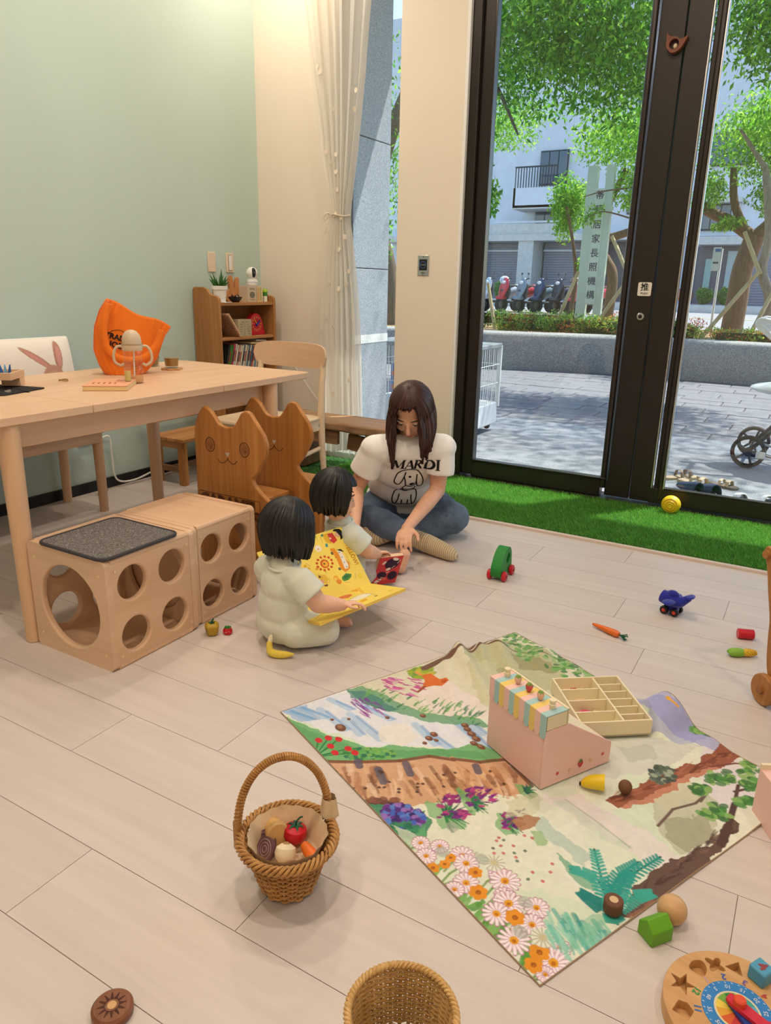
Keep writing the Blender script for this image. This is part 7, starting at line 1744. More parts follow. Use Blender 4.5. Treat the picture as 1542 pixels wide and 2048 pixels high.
# ---- the woman, cross-legged, leaning over
def woman():
    R0 = (-1.62, 2.98, 0); t = thing('person', 'woman sitting cross-legged in white T-shirt and jeans, leaning over the toddlers', 'person', R0)
    rt = Vector((.74, .67, 0)).normalized(); P0 = Vector((-1.69, 3.10, .13)); SM = Vector((-1.515, 2.81, .46)); ax = (SM - P0).normalized(); dep = rt.cross(ax).normalized()
    TF = Matrix((rt, -dep, ax)).transposed()
    S1, E1, W1 = Vector((-1.392, 2.885, .462)), Vector((-1.405, 2.888, .262)), Vector((-1.395, 2.588, .165))
    S2, E2, W2 = Vector((-1.622, 2.70, .462)), Vector((-1.722, 2.70, .262)), Vector((-1.60, 2.50, .16))
    hc = Vector((-1.478, 2.752, .640)); F = frame3((.20, -.66, -.58), (0, 0, 1))
    body = head(hc, F, .98) + chain([(-1.54, 2.86, .44), (-1.515, 2.815, .52), hc + F @ Vector((0, -.02, -.055))], [.055, .052, .050])
    body += chain([SM, S1, S1.lerp(E1, .5), E1, E1.lerp(W1, .35), W1.lerp(E1, .25), W1], [.05, .044, .041, .036, .036, .027, .023])
    body += hand(W1, (.045, -.13, -.035), (.25, -.25, -1), .168, 1, (.42, .6, .4), .025, .7)
    body += chain([SM, S2, S2.lerp(E2, .5), E2, E2.lerp(W2, .35), W2], [.05, .044, .041, .036, .036, .023]) + hand(W2, (.10, -.12, -.05), (.1, .1, -1), .168, -1)
    body += [('c', P0, .06, SM, .055)]
    A1, A2 = Vector((-1.437, 2.750, .066)), Vector((-1.60, 2.775, .05))
    body += [('c', A1 - Vector((.05, 0, -.012)), .036, A1, .034), ('c', A2 + Vector((.03, .03, .0)), .034, A2, .030)]
    blob('body', body, .0042, SK_A, t, R0, 3)
    # shirt
    E = lambda c, r: ('e', c, r, TF)
    sh = [E(P0 + ax * .02 + Vector((0, .005, 0)), (.198, .125, .10)), E(P0.lerp(SM, .33), (.188, .115, .13)), E(P0.lerp(SM, .68), (.178, .112, .13)), E(P0.lerp(SM, .93), (.170, .088, .080)), ('c', S2 + Vector((.01, .01, -.004)), .068, S1 - Vector((.01, .01, .004)), .068)]
    for S, Eb in ((S1, E1), (S2, E2)): sh += [('f', S - (Eb - S) * .05, .062, S.lerp(Eb, .58), .070), ('e', S, (.068, .068, .062))]
    shirt = blob('t_shirt', sh, .006, plain('white_cotton', C(246, 244, 240), .9, .02, 6, .4, 14, sheen=.2), t, R0, 8)
    q = shirt.modifiers.new('d', 'DISPLACE'); tx = bpy.data.textures.new('folds2', 'CLOUDS'); tx.noise_scale = .085; q.texture = tx; q.strength = .007; q.mid_level = .5
    bake(shirt); shirt.data.shade_smooth()
    nb = Vector((-1.508, 2.80, .515)) - Vector(R0)
    MB().tube([nb + TF @ Vector((.072 * math.cos(a), .066 * math.sin(a), .012 * math.sin(a) - .006)) for a in np.linspace(0, 6.283, 49)[:-1]], .0075, 8, closed=True).build('collar', bpy.data.materials['white_cotton'], t)
    # jeans
    K2, K1 = Vector((-1.722, 2.775, .105)), Vector((-1.372, 3.00, .105))
    H2, H1 = P0 - rt * .095 + Vector((0, 0, -.015)), P0 + rt * .095 + Vector((0, 0, -.015))
    jn = [E(P0 + Vector((0, 0, -.025)), (.180, .135, .10))] + chain([H2, H2.lerp(K2, .5), K2, K2.lerp(A1, .5) + Vector((0, -.02, .015)), A1 - Vector((.045, .0, -.012))], [.098, .088, .076, .066, .052]) + chain([H1, H1.lerp(K1, .5), K1, K1.lerp(A2, .5), A2 + Vector((.05, .04, .0))], [.098, .088, .076, .064, .046])
    def denim():
        m, nt, b = _base('blue_denim'); v = _coord(nt); n1 = _noise(nt, v, 7, 4); n2 = _noise(nt, v, 420, 2); mx = nt.nodes.new('ShaderNodeMix'); mx.inputs[0].default_value = .3
        nt.links.new(n1, mx.inputs[2]); nt.links.new(n2, mx.inputs[3]); nt.links.new(_ramp(nt, mx.outputs[0], [(.3, C(48, 64, 90)), (.72, C(116, 136, 160))]), b.inputs['Base Color']); b.inputs['Roughness'].default_value = .9; _bump(nt, b, n2, .3); return m
    MJ = denim(); jo = blob('jeans', jn, .006, MJ, t, R0, 6)
    q = jo.modifiers.new('d', 'DISPLACE'); tx = bpy.data.textures.new('folds3', 'CLOUDS'); tx.noise_scale = .06; q.texture = tx; q.strength = .016; q.mid_level = .5
    # socks
    def sock_mat():
        m, nt, b = _base('beige_rib'); w = nt.nodes.new('ShaderNodeTexWave'); w.inputs['Scale'].default_value = 32; w.bands_direction = 'X'; nt.links.new(_coord(nt), w.inputs['Vector'])
        nt.links.new(_ramp(nt, w.outputs['Fac'], [(.2, C(176, 156, 122)), (.6, C(214, 196, 162))]), b.inputs['Base Color']); b.inputs['Roughness'].default_value = .95; _bump(nt, b, w.outputs['Fac'], .5); return m
    MS = sock_mat()
    blob('sock', chain([A1 + Vector((-.01, 0, 0)), (-1.385, 2.765, .047), (-1.315, 2.750, .040), (-1.262, 2.740, .033), (-1.243, 2.734, .030)], [.040, .043, .039, .033, .026]) + [('c', (-1.40, 2.775, .038), .036, (-1.33, 2.755, .036), .034)], .005, MS, t, R0, 6)
    blob('sock', chain([A2 + Vector((.01, .0, 0)), (-1.62, 2.72, .044), (-1.655, 2.685, .042)], [.036, .040, .034]) + [('c', (-1.652, 2.688, .05), .032, (-1.664, 2.71, .072), .026)], .005, MS, t, R0, 6)
    # printed lettering and dog drawing on the shirt
    bv = bvh_of(shirt); ink = P_('shirt_ink', (24, 22, 22), .8, 0); d = dep.copy()
    if d.dot(Vector((.5, -.85, .2))) > 0: d = -d          # cast towards the body
    d = Vector((-.67, .74, 0)).normalized(); up3 = Vector((0, 0, 1)); cen = Vector((-1.505, 2.835, .392)) - Vector(R0) - d * .35
    def put(polys, name):
        vs, fs = [], []
        for pl in polys:
            n0 = len(vs); vs += [tuple(cen + rt * x + up3 * y) for x, y in pl]; fs.append(tuple(range(n0, n0 + len(pl))))
        vs, fs = stick(vs, fs, bv, d, .0018, .0); MB().add(vs, fs).build(name, ink, t, ang=0)
    def seg(x0, y0, x1, y1, w):
        L = math.hypot(x1 - x0, y1 - y0); nx, ny = -(y1 - y0) / L * w / 2, (x1 - x0) / L * w / 2; n = max(1, int(L / .012)); out = []
        for k in range(n):
            a, b = k / n, (k + 1) / n; xa, ya, xb, yb = x0 + (x1 - x0) * a, y0 + (y1 - y0) * a, x0 + (x1 - x0) * b, y0 + (y1 - y0) * b
            out.append([(xa - nx, ya - ny), (xb - nx, yb - ny), (xb + nx, yb + ny), (xa + nx, ya + ny)])
        return out
    def arc(cx, cy, rx, ry, a0, a1, w0, w1, n=12):
        P = []; 
        for k in range(n):
            q = []
            for s, kk in ((-1, k), (-1, k + 1), (1, k + 1), (1, k)):
                a = a0 + (a1 - a0) * kk / n; w = (w0 + (w1 - w0) * math.sin(PI * kk / n)) / 2; q.append((cx + (rx + s * w) * math.cos(a), cy + (ry + s * w) * math.sin(a)))
            P.append(q)
        return P
    h = .046; tk, tn = .0105, .0035
    def ser(x, y, w=.016): return seg(x - w / 2, y, x + w / 2, y, .0032)
    def L_M(x): return seg(x, 0, x, h, tn) + seg(x, h, x + .02, .004, tk) + seg(x + .02, .004, x + .038, h, tn) + seg(x + .039, 0, x + .039, h, tk) + ser(x, 0) + ser(x - .002, h, .012) + ser(x + .039, 0, .018) + ser(x + .041, h, .014)
    def L_A(x): return seg(x, 0, x + .016, h, tn) + seg(x + .016, h, x + .034, 0, tk) + seg(x + .006, .014, x + .026, .014, tn) + ser(x, 0, .012) + ser(x + .034, 0, .016)
    def L_R(x): return seg(x, 0, x, h, tk) + arc(x + .006, h * .74, .014, h * .24, -PI / 2, PI / 2, tn, tk) + seg(x, h, x + .008, h, tn) + seg(x, h * .5, x + .008, h * .5, tn) + seg(x + .010, h * .5, x + .028, 0, tk * .9) + ser(x, 0) + ser(x + .029, 0, .010) + ser(x - .003, h, .012)
    def L_D(x): return seg(x, 0, x, h, tk) + arc(x + .004, h / 2, .026, h * .48, -PI / 2, PI / 2, tn, tk * 1.1, 16) + ser(x, 0) + ser(x, h)
    def L_I(x): return seg(x, 0, x, h, tk) + ser(x, 0, .02) + ser(x, h, .02)
    for k, (fn, x) in enumerate(((L_M, -.100), (L_A, -.048), (L_R, -.004), (L_D, .043), (L_I, .088))): put([[(px_, py_ - .02 - .10 * (px_ + .1) * 0) for px_, py_ in q] for q in fn(x)], 'lettering')
    dog = [[(-.035, -.035), (-.05, -.05), (-.055, -.085), (-.042, -.10), (-.032, -.09), (-.024, -.06), (-.02, -.04)], [(-.035, -.035), (-.01, -.026), (.015, -.03), (.03, -.045), (.045, -.075), (.046, -.105), (.03, -.108), (.022, -.08), (.02, -.05)], [(-.024, -.06), (-.016, -.09), (-.012, -.105), (.008, -.11), (.02, -.10), (.022, -.08)], [(-.012, -.105), (-.02, -.115), (-.018, -.125), (.0, -.13), (.018, -.122), (.024, -.11)], [(-.022, -.13), (-.038, -.15), (-.042, -.19), (-.03, -.215), (-.022, -.19), (-.02, -.16)], [(.022, -.125), (.04, -.145), (.044, -.185), (.036, -.215), (.026, -.19), (.024, -.165)], [(-.03, -.215), (.036, -.215)], [(-.006, -.215), (-.008, -.19)], [(.016, -.215), (.014, -.19)]]
    lines = []
    for pl in dog:
        pl = smooth_poly(pl, 4, False)
        for (x0, y0), (x1, y1) in zip(pl[:-1], pl[1:]): lines += seg(x0, y0, x1, y1 + 1e-6, .0042)
    for x, y, r in ((-.004, -.062, .005), (.006, -.098, .007), (.012, -.096, .005)): lines.append(circ(x, y, r, n=12))
    for k in range(9): lines.append(circ(-.022 + .0055 * k, -.128 - .016 * math.sin(PI * k / 8), .0045, n=10))
    put([[(x_ * 1.3 - .012, -.03 + (y_ + .03) * 1.12) for x_, y_ in q] for q in lines], 'dog_drawing')
    # hair: long bob falling past the face
    hair('hair', hc + F @ Vector((0, -.010, .014)), F, (.096, .108, .110), lambda ph: .185 + .02 * math.sin(ph), (.02, .0, -1), H_brn, t, R0, .80, 30, taper=.02, seed=9, part=1., jag=.010, flare=.30)
    face_parts(hc, F, .98, t, R0)
woman()
# ------------------------------------------------------------------ outside
M_conc = speckle('washed_concrete', C(138, 142, 150), C(106, 110, 118), C(172, 174, 180), 260, .8, .05)
M_gran = speckle('granite_pillar', C(150, 158, 170), C(104, 112, 126), C(200, 206, 214), 230, .5, .05)
M_terr = speckle('terrazzo_wall', C(150, 150, 148), C(96, 98, 98), C(200, 200, 196), 150, .7, .1)
M_pav = plain('grey_paver', C(124, 124, 130), .85, .12, 5, .2, 60); M_pjoint = plain('paver_joint', C(84, 82, 84), .9, .1)
M_asph = plain('asphalt', C(150, 150, 152), .9, .08, 3, .2, 80); M_soil = plain('planter_soil', C(150, 122, 86), .95, .25, 12, .5, 40)
o = MB().box((-1, 5.32, -.05), (16, 2.2, .08)).build('ground', M_conc); tag(o, kind='structure')
gp = MB().box((-1, 8.6, -.06), (18, 4.4, .08)).build('ground_paving', M_pjoint); tag(gp, kind='structure')
pm = MB().box((0, 0, -.02), (.588, .288, .04)).build('paver', M_pav, gp, bevel=.006); first = True
rr = random.Random(8)
for j in range(14):
    for i in range(-12, 4):
        x = -1 + i * .6 + (.3 if j % 2 else 0) + (j % 4) * .05 + 1.2; y = 6.56 + .3 * j
        if x < -6.4 or x > 1.6: continue
        if first: q = pm; first = False
        else: q = pm.copy(); COL.objects.link(q); q.parent = gp
        q.location = (x, y, -.012 + rr.uniform(-.002, .002))
o = MB().box((-1, 42, .12), (60, 56, .6)).build('ground_street', M_asph); tag(o, kind='structure'); o.location.z = 0
o = MB().box((-4, 22.5, .425), (40, .14, .01)).build('road_line', plain('road_yellow', C(230, 214, 150), .8)); tag(o, kind='structure')
o = MB().box((-4, 29.8, .52), (44, 3.2, .28)).build('kerb_walk', plain('pale_pavement', C(196, 196, 192), .85, .06, 4)); tag(o, kind='structure')
# planter wall with rounded coping
path = smooth_poly([(-9.5, 9.6), (-7, 9.85), (-4.4, 10.3), (-2.6, 10.75), (-.6, 10.75), (2.2, 10.4), (5, 10.2)], 8, False)
prof = [(0, -.02), (-.02, .30), (-.035, .45), (-.02, .495), (.03, .515), (.36, .515), (.40, .49), (.40, .40)]
mb = MB(); nP = len(prof); vs = []
for k, (x, y) in enumerate(path):
    a, b = Vector(path[max(0, k - 1)]), Vector(path[min(len(path) - 1, k + 1)]); d = (b - a).normalized(); n = Vector((-d.y, d.x))
    vs += [(x + n.x * u, y + n.y * u, z) for u, z in prof]
mb.add(vs, [(k * nP + i, k * nP + i + 1, (k + 1) * nP + i + 1, (k + 1) * nP + i)[::-1] for k in range(len(path) - 1) for i in range(nP - 1)])
tag(mb.build('planter_wall', M_terr, ang=50), 'long curved grey terrazzo planter wall across the paved forecourt', 'planter')
tag(MB().grid(lambda u, v: (-9.5 + 14.5 * u, np.interp(-9.5 + 14.5 * u, [p[0] for p in path], [p[1] for p in path]) + .38 + 3.9 * v, .46 + .05 * math.sin(7 * u + 3 * v) * math.sin(3 * v)), 60, 14).build('ground_planter', M_soil, ang=80), kind='structure')

# granite pillar; unseen overhang added to keep direct sun out of the room
pl = struct('wall_pillar', (-3.18, 4.66, 0))
for z0, z1 in ((0, .74), (.80, 1.25), (1.256, 2.08), (2.086, 3.4)): MB().box((0, .0, (z0 + z1) / 2), (.64, .48, z1 - z0)).build('granite_block', M_gran, pl, bevel=.003)
MB().box((0, 0, 1.7), (.62, .46, 3.38)).build('core', M_pjoint, pl)
MB().box((0, 0, .77), (.645, .485, .06)).build('pale_band', plain('pale_band', C(226, 226, 224), .6, .1, 60), pl)
o = MB().box((-1, 4.8, 3.55), (16, 1.1, .25)).build('wall_shade_overhang', plain('grey_overhang', C(190, 190, 190), .8)); tag(o, kind='structure')
o = MB().box((-6.2, 4.3, 1.7), (5.3, .2, 3.4)).build('wall_outer_left', M_gran); tag(o, kind='structure')
o = MB().box((5.0, 4.3, 1.7), (4.6, .2, 3.4)).build('wall_outer_right', M_gran); tag(o, kind='structure')

# ------------------------------------------------------------------ plants
M_leaf = vcol('leaf', .5, trl=.6)
def leaf_mesh(name, clumps, cols, size=(.035, .075), seed=1, surf=.5, droop=.5):
    r = np.random.default_rng(seed); P = []
    for c, rad, n in clumps:
        d = r.normal(size=(n, 3)); d /= np.linalg.norm(d, axis=1)[:, None]; k = r.random(n) ** (1 / 3); k = surf * (.75 + .25 * k) + (1 - surf) * k
        # gather in twigs
        tw = max(8, n // 60); ct = r.normal(size=(tw, 3)); ct /= np.linalg.norm(ct, axis=1)[:, None]; ct *= (r.random(tw) ** .4)[:, None]
        idx = r.integers(0, tw, n); p = .72 * ct[idx] + .34 * d * k[:, None]
        P.append(np.array(c) + p * np.array(rad))
    P = np.concatenate(P); n = len(P); L = r.uniform(size[0], size[1], n); W = L * r.uniform(.3, .5, n)
    d = r.normal(size=(n, 3)); d[:, 2] -= droop * 1.5; d /= np.linalg.norm(d, axis=1)[:, None]
    s = np.cross(d, r.normal(size=(n, 3))); s /= np.linalg.norm(s, axis=1)[:, None]
    V = np.stack([P, P + d * (L * .5)[:, None] + s * W[:, None] * .5, P + d * L[:, None], P + d * (L * .5)[:, None] - s * W[:, None] * .5], 1)
    me = np_mesh(name, V.reshape(-1, 3), np.arange(n * 4).reshape(-1, 4)); at = me.color_attributes.new('Col', 'FLOAT_COLOR', 'POINT')
    C_ = np.array([C(*c) for c in cols]); ci = C_[r.integers(0, len(cols), n)] * r.uniform(.75, 1.2, n)[:, None]; c4 = np.ones((n, 4, 4), np.float32); c4[..., :3] = ci[:, None, :]
    at.data.foreach_set('color', c4.ravel()); return me
def tree(name, label, base, trunks, clumps, cols, bark, size=(.04, .08), seed=1, group='street trees'):
    t = thing(name, label, 'tree', base, group=group); B = Vector(base)
    for nm, pts, r in trunks: MB().tube([Vector(p) - B for p in smooth_poly(pts, 5, False)], [r[0] + (r[1] - r[0]) * k / (len(pts) * 5 - 5) for k in range(len(pts) * 5 - 4)], 12).build(nm, bark, t, ang=70)
    o = mk('foliage', leaf_mesh('foliage', [((c[0] - B.x, c[1] - B.y, c[2] - B.z), r, n) for c, r, n in clumps], cols, size, seed), M_leaf, t, ang=0); o['kind'] = 'stuff'
M_bark = wood('grey_bark', C(84, 70, 60), C(132, 114, 98), 2, 26, .2, .9, (.3, .7), .8); M_bark2 = wood('brown_bark', C(92, 72, 58), C(140, 114, 92), 2, 30, .2, .9, (.3, .7), .8)
G1 = [(96, 160, 50), (70, 136, 44), (136, 200, 64), (170, 220, 80), (80, 150, 56)]; G2 = [(150, 206, 70), (120, 184, 60), (184, 226, 90), (104, 166, 60)]
tree('feathery_tree', 'large tree with drooping feathery leaves hanging over the whole forecourt', (-6.6, 11.3, .45), [('trunk', [(-6.6, 11.3, .4), (-6.55, 11.2, 1.4), (-6.7, 11.0, 2.4), (-6.2, 10.8, 3.6), (-5.2, 10.3, 4.6)], (.17, .09)), ('branch', [(-6.7, 11, 2.4), (-7.2, 10.8, 3.3), (-7.1, 10.6, 4.5)], (.09, .04)), ('branch', [(-6.2, 10.8, 3.6), (-4.6, 10, 4.1), (-3, 9.4, 4.3), (-1.6, 9.3, 4.4)], (.08, .025)), ('branch', [(-4.6, 10, 4.1), (-4, 9.4, 3.5), (-3.6, 9.2, 2.9)], (.04, .012)), ('branch', [(-5.2, 10.3, 4.6), (-2.5, 9.6, 5.4), (0, 9.3, 5.2)], (.07, .02))],
     [((-3.6, 9.3, 3.95), (1.2, 1.1, 1.15), 9000), ((-2.5, 9.3, 3.75), (1.0, 1.0, 1.05), 7500), ((-3.0, 9.6, 5.3), (2.3, 1.5, 1.1), 8500), ((-1.0, 9.5, 4.2), (1.1, 1.0, 1.0), 6000), ((-.4, 9.4, 3.6), (.9, .8, .6), 5000), ((-3.98, 9.0, 2.25), (.33, .35, .5), 1100), ((-6.9, 10.8, 3.4), (1.1, 1.0, 2.4), 6000), ((.2, 9.6, 5.2), (1.6, 1.3, 1.2), 4500), ((-2.6, 7.6, 5.6), (2.6, 1.1, .6), 3600), ((.8, 8.6, 5.9), (2.8, 1.7, .5), 6500), ((-2.2, 8.4, 6.1), (1.6, 1.6, .4), 2500)], G1, M_bark, (.05, .10), 3)  # last three clumps hang out of view, added to shade the paving
tree('sign_tree', 'yellow-green tree with thin crooked branches growing behind the white sign', (-3.25, 13, .45), [('trunk', [(-3.28, 13, .4), (-3.24, 13, 1.3), (-3.38, 13, 1.62), (-3.6, 13, 2.0), (-3.2, 13, 3.0)], (.10, .05)), ('branch', [(-3.7, 13, 1.93), (-3.2, 13, 2.0), (-2.85, 12.9, 2.22), (-2.75, 12.9, 3.0)], (.07, .05)), ('branch', [(-3.95, 13.1, .5), (-3.9, 13.1, 1.3), (-3.95, 13, 1.8), (-4.1, 12.9, 2.45)], (.045, .02)), ('branch', [(-2.9, 12.8, 2.2), (-3.3, 12.3, 2.3), (-3.5, 12.1, 2.2)], (.015, .006)), ('branch', [(-2.8, 12.8, 2.7), (-3.3, 12.3, 2.6), (-3.6, 12.1, 2.5)], (.015, .006))],
     [((-3.1, 13, 3.45), (1.2, 1.0, .62), 5500), ((-4.15, 13.2, 2.5), (.42, .4, .6), 3200), ((-2.9, 12.7, 2.6), (.55, .45, .45), 1600), ((-3.45, 12.2, 2.3), (.28, .1, .28), 160), ((-3.75, 13.2, 1.55), (.18, .3, .28), 700), ((-5.6, 13.4, 3.9), (1.2, .8, .5), 2600)], G2, M_bark2, (.05, .09), 5)
tree('forked_tree', 'stout forked tree with rough bark at the right behind the planter', (-1.35, 13.5, .45), [('trunk', [(-1.36, 13.5, .4), (-1.34, 13.5, 1.0), (-1.33, 13.5, 1.5), (-1.22, 13.5, 2.0)], (.17, .15)), ('branch', [(-1.22, 13.5, 1.95), (-1.6, 13.5, 2.2), (-2.0, 13.5, 2.4), (-2.15, 13.5, 2.6)], (.10, .07)), ('branch', [(-1.4, 13.5, 2.1), (-1.6, 13.5, 2.5), (-1.68, 13.5, 3.0)], (.07, .05)), ('branch', [(-1.2, 13.5, 2.0), (-.9, 13.5, 2.4), (-.7, 13.4, 3.1)], (.10, .05))],
     [((-1.0, 13.3, 3.35), (1.5, 1.0, .9), 9000), ((-.9, 13.1, 2.5), (.6, .5, .35), 1600), ((-1.55, 13.2, 2.15), (.35, .3, .12), 420), ((-1.95, 13.4, 2.7), (.4, .4, .4), 900)], G2 + G1[:2], M_bark2, (.05, .09), 6)
tree('propped_tree', 'slender pale tree held by bamboo props at the right edge', (-.78, 12.4, .45), [('trunk', [(-.78, 12.4, .4), (-.8, 12.4, 1.05), (-.96, 12.4, 1.45), (-.95, 12.4, 1.95), (-1.12, 12.4, 2.8)], (.08, .05)), ('branch', [(-1.12, 12.4, 2.8), (-1.5, 12.2, 3.3)], (.04, .02))],
     [((-.9, 12.3, 3.4), (.9, .7, .6), 3500), ((-.5, 12.2, 2.4), (.4, .3, .5), 900)], G2, wood('pale_bark', C(130, 118, 104), C(176, 164, 148), 2, 26, .2, .9), (.05, .09), 7)
M_bamboo = wood('bamboo', C(176, 150, 104), C(210, 186, 142), 2, 20, .1, .6)
for k, (a, b, lab) in enumerate((((-4.97, 11.8, 1.2), (-4.78, 11.75, .48), 'short bamboo prop leaning at the left end of the hedge'), ((-3.49, 11.85, 1.4), (-3.80, 11.8, .5), 'bamboo prop leaning against the left post of the sign'), ((-3.07, 12.0, 1.92), (-2.74, 11.9, 1.36), 'upper bamboo brace right of the sign'), ((-2.60, 12.0, 1.55), (-3.2, 11.8, .5), 'long bamboo prop crossing right of the sign'), ((-2.3, 12.0, 1.5), (-2.95, 11.9, .5), 'thin bamboo prop near the door stile'), ((-.98, 12.3, 1.45), (-1.62, 12.0, .45), 'long bamboo prop leaning left from the slender tree'), ((-1.27, 12.4, 1.98), (-.97, 12.3, 1.40), 'short upper bamboo prop on the slender tree'), ((-.70, 12.3, 1.35), (-.98, 12.0, .48), 'dark bamboo prop at the foot of the slender tree'))):
    d = Vector(b) - Vector(a); o = MB().tube([Vector(a) + d * f - Vector(b) for f in (0, .25, .26, .5, .51, .75, .76, 1)], [.028, .028, .031, .028, .031, .028, .031, .03], 10).build('bamboo_prop', M_bamboo, loc=b); tag(o, lab, 'prop', 'bamboo props')
def hedge(label, x0, x1, y0, y1, z0, z1, n, cols, flowers, seed, round_=False):
    t = thing('hedge', label, 'hedge', ((x0 + x1) / 2, (y0 + y1) / 2, z0), group='hedges in the planter'); cx = (x0 + x1) / 2
    k = max(2, int((x1 - x0) / .3)); cl = [((x0 + (x1 - x0) * (i + .5) / k - cx, 0, (z1 - z0) * .45), ((x1 - x0) / k * .95, (y1 - y0) * .5, (z1 - z0) * .55), n // k) for i in range(k)]
    o = mk('foliage', leaf_mesh('hedge_leaf', cl, cols, (.03, .055), seed, .8, .0), M_leaf, t, ang=0); o['kind'] = 'stuff'
    if flowers:
        o = mk('blossom', leaf_mesh('hedge_blossom', [(c, (r[0], r[1] * 1.08, r[2] * 1.05), max(8, q // 4)) for c, r, q in cl], flowers, (.025, .04), seed + 1, 1., -.6), M_leaf, t, ang=0); o['kind'] = 'stuff'
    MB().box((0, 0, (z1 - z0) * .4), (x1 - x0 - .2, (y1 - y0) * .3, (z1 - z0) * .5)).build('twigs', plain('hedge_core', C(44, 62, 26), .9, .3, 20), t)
HG = [(120, 174, 64), (160, 196, 80), (90, 140, 52), (196, 204, 90)]; HF = [(222, 110, 60), (206, 70, 50), (236, 150, 90)]
hedge('orange-flowered hedge along the planter wall in front of the sign', -4.62, -2.3, 11.2, 11.75, .44, .80, 9000, HG, HF, 21)
hedge('low trimmed green hedge between the scooters and the flowers', -7.6, -3.7, 12.7, 13.3, .45, .82, 8000, [(96, 136, 60), (80, 120, 52), (120, 156, 76)], None, 23)
hedge('round bush with orange flowers right of the double door stile', -2.15, -1.52, 11.15, 11.6, .45, .78, 2600, HG, HF, 25)
hedge('low flowering hedge beneath the forked tree', -1.42, .6, 11.2, 11.6, .46, .68, 4200, HG, HF, 27)

# ------------------------------------------------------------------ white sign with dark characters
t = thing('sign_pylon', 'tall pale green sign on two posts with a column of dark characters', 'sign', (-3.45, 12.5, .45))
M_sp = plain('pale_green_board', C(206, 220, 204), .6, .03); M_sp2 = plain('panel_green', C(218, 230, 214), .6, .02)
MB().box((-.135, 0, 1.27), (.16, .10, 2.54)).build('post', M_sp, t, bevel=.004); MB().box((.14, 0, 1.27), (.13, .10, 2.54)).build('post', M_sp, t, bevel=.004)
MB().box((.015, -.045, 1.33), (.16, .03, 1.75)).build('panel', M_sp2, t, bevel=.002)
mi2 = plain('navy_letter', C(52, 60, 92), .6, 0)
for k, ch in enumerate('蒂藝居家長照機構'):
    vs, fs = text_geo(ch, .140, .002, .0004); MB().add(vs, fs, T((.015, -.062, 2.10 - .215 * k), (PI / 2, 0, 0))).build('lettering', mi2, t, ang=0)

# ------------------------------------------------------------------ scooters across the planter
def scooter(x, col, lab, rz=0., y=22., helmet=None):
    t = thing('scooter', lab, 'scooter', (x, y, .42), rz, 'scooters parked in a row')
    m = plain('scooter_paint_%d' % int(abs(x) * 100), C(*col), .3, .03, coat=.4); mt = P_('tyre', (30, 30, 32), .8); mg = P_('scooter_grey', (70, 72, 76), .5)
    for yy in (-.55, .62):
        w = MB().lathe([(.12, -.045), (.20, -.05), (.225, -.02), (.225, .02), (.20, .05), (.12, .045)], 22, T((0, yy, .225), (0, PI / 2, 0)), cap=False).build('wheel', mt, t)
        MB().lathe([(.125, -.03), (0, -.03)], 16, T((0, yy, .225), (0, PI / 2, 0))).build('rim', M_steel, w)
    MB().prism([(-.07, -.32), (.07, -.32), (.17, -.08), (.20, .08), (.13, .24), (.05, .33), (-.05, .33), (-.13, .24), (-.20, .08), (-.17, -.08)], -.045, .045, M=T((0, -.50, .68), (math.radians(73), 0, 0))).build('front_shield', m, t, bevel=.035, seg=3)
    MB().box((0, -.545, .60), (.16, .05, .12)).build('grille', mg, t, bevel=.02)
    MB().ell((0, -.57, .42), (.08, .20, .07), 14, 10).build('mudguard', m, t)
    MB().box((0, -.1, .30), (.26, .5, .07)).build('footboard', mg, t, bevel=.02)
    MB().tube(smooth_poly([(0, .05, .42), (0, .3, .58), (0, .6, .66), (0, .85, .72)], 4, False), [.10, .13, .15, .17, .18, .18, .18, .17, .16, .14, .12, .09, .05], 14).build('rear_body', m, t)
    MB().ell((0, .35, .75), (.14, .42, .06), 16, 10).build('seat', mt, t); MB().ell((0, -.36, .62), (.17, .05, .26), 14, 10).build('leg_guard', mg, t)
    MB().tube([(-.2, -.36, .98), (-.1, -.42, .95), (.1, -.42, .95), (.2, -.36, .98)], .016, 8).build('handlebar', mg, t)
    MB().ell((0, -.50, .86), (.09, .05, .05), 14, 10).build('headlight', P_('headlamp', (214, 220, 226), .1), t)
    for s in (-1, 1):
        mr = MB().tube([(s * .13, -.38, .96), (s * .16, -.38, 1.08)], .008, 6).build('mirror_stalk', mg, t); MB().ell((s * .16, -.38, 1.11), (.05, .015, .035), 12, 8).build('mirror', mg, mr)
    if helmet: MB().ell((.05, .1, .92), (.14, .16, .13), 16, 12).build('helmet', P_('helmet_' + lab[:4], helmet, .3), t)
for x, col, lab, rz, hm in ((-8.85, (190, 204, 214), 'silver scooter with a pale helmet at the left end of the row', -.6, (206, 216, 222)), (-8.3, (196, 40, 56), 'red scooter second from the left in the row', -.6, None), (-7.75, (120, 140, 152), 'grey scooter in the middle of the row', -.6, None), (-7.2, (44, 56, 92), 'navy scooter right of the grey one', -.6, None), (-6.65, (50, 56, 66), 'black scooter behind the leaning bamboo prop', -.6, (150, 110, 100)), (-6.1, (206, 44, 70), 'crimson scooter at the right end of the row', -.6, None), (-10.6, (170, 186, 200), 'pale blue scooter seen through the narrow window', .2, None), (-4.2, (110, 130, 170), 'blue scooter glimpsed under the props right of the sign', .3, None)): scooter(x, col, lab, rz, helmet=hm)

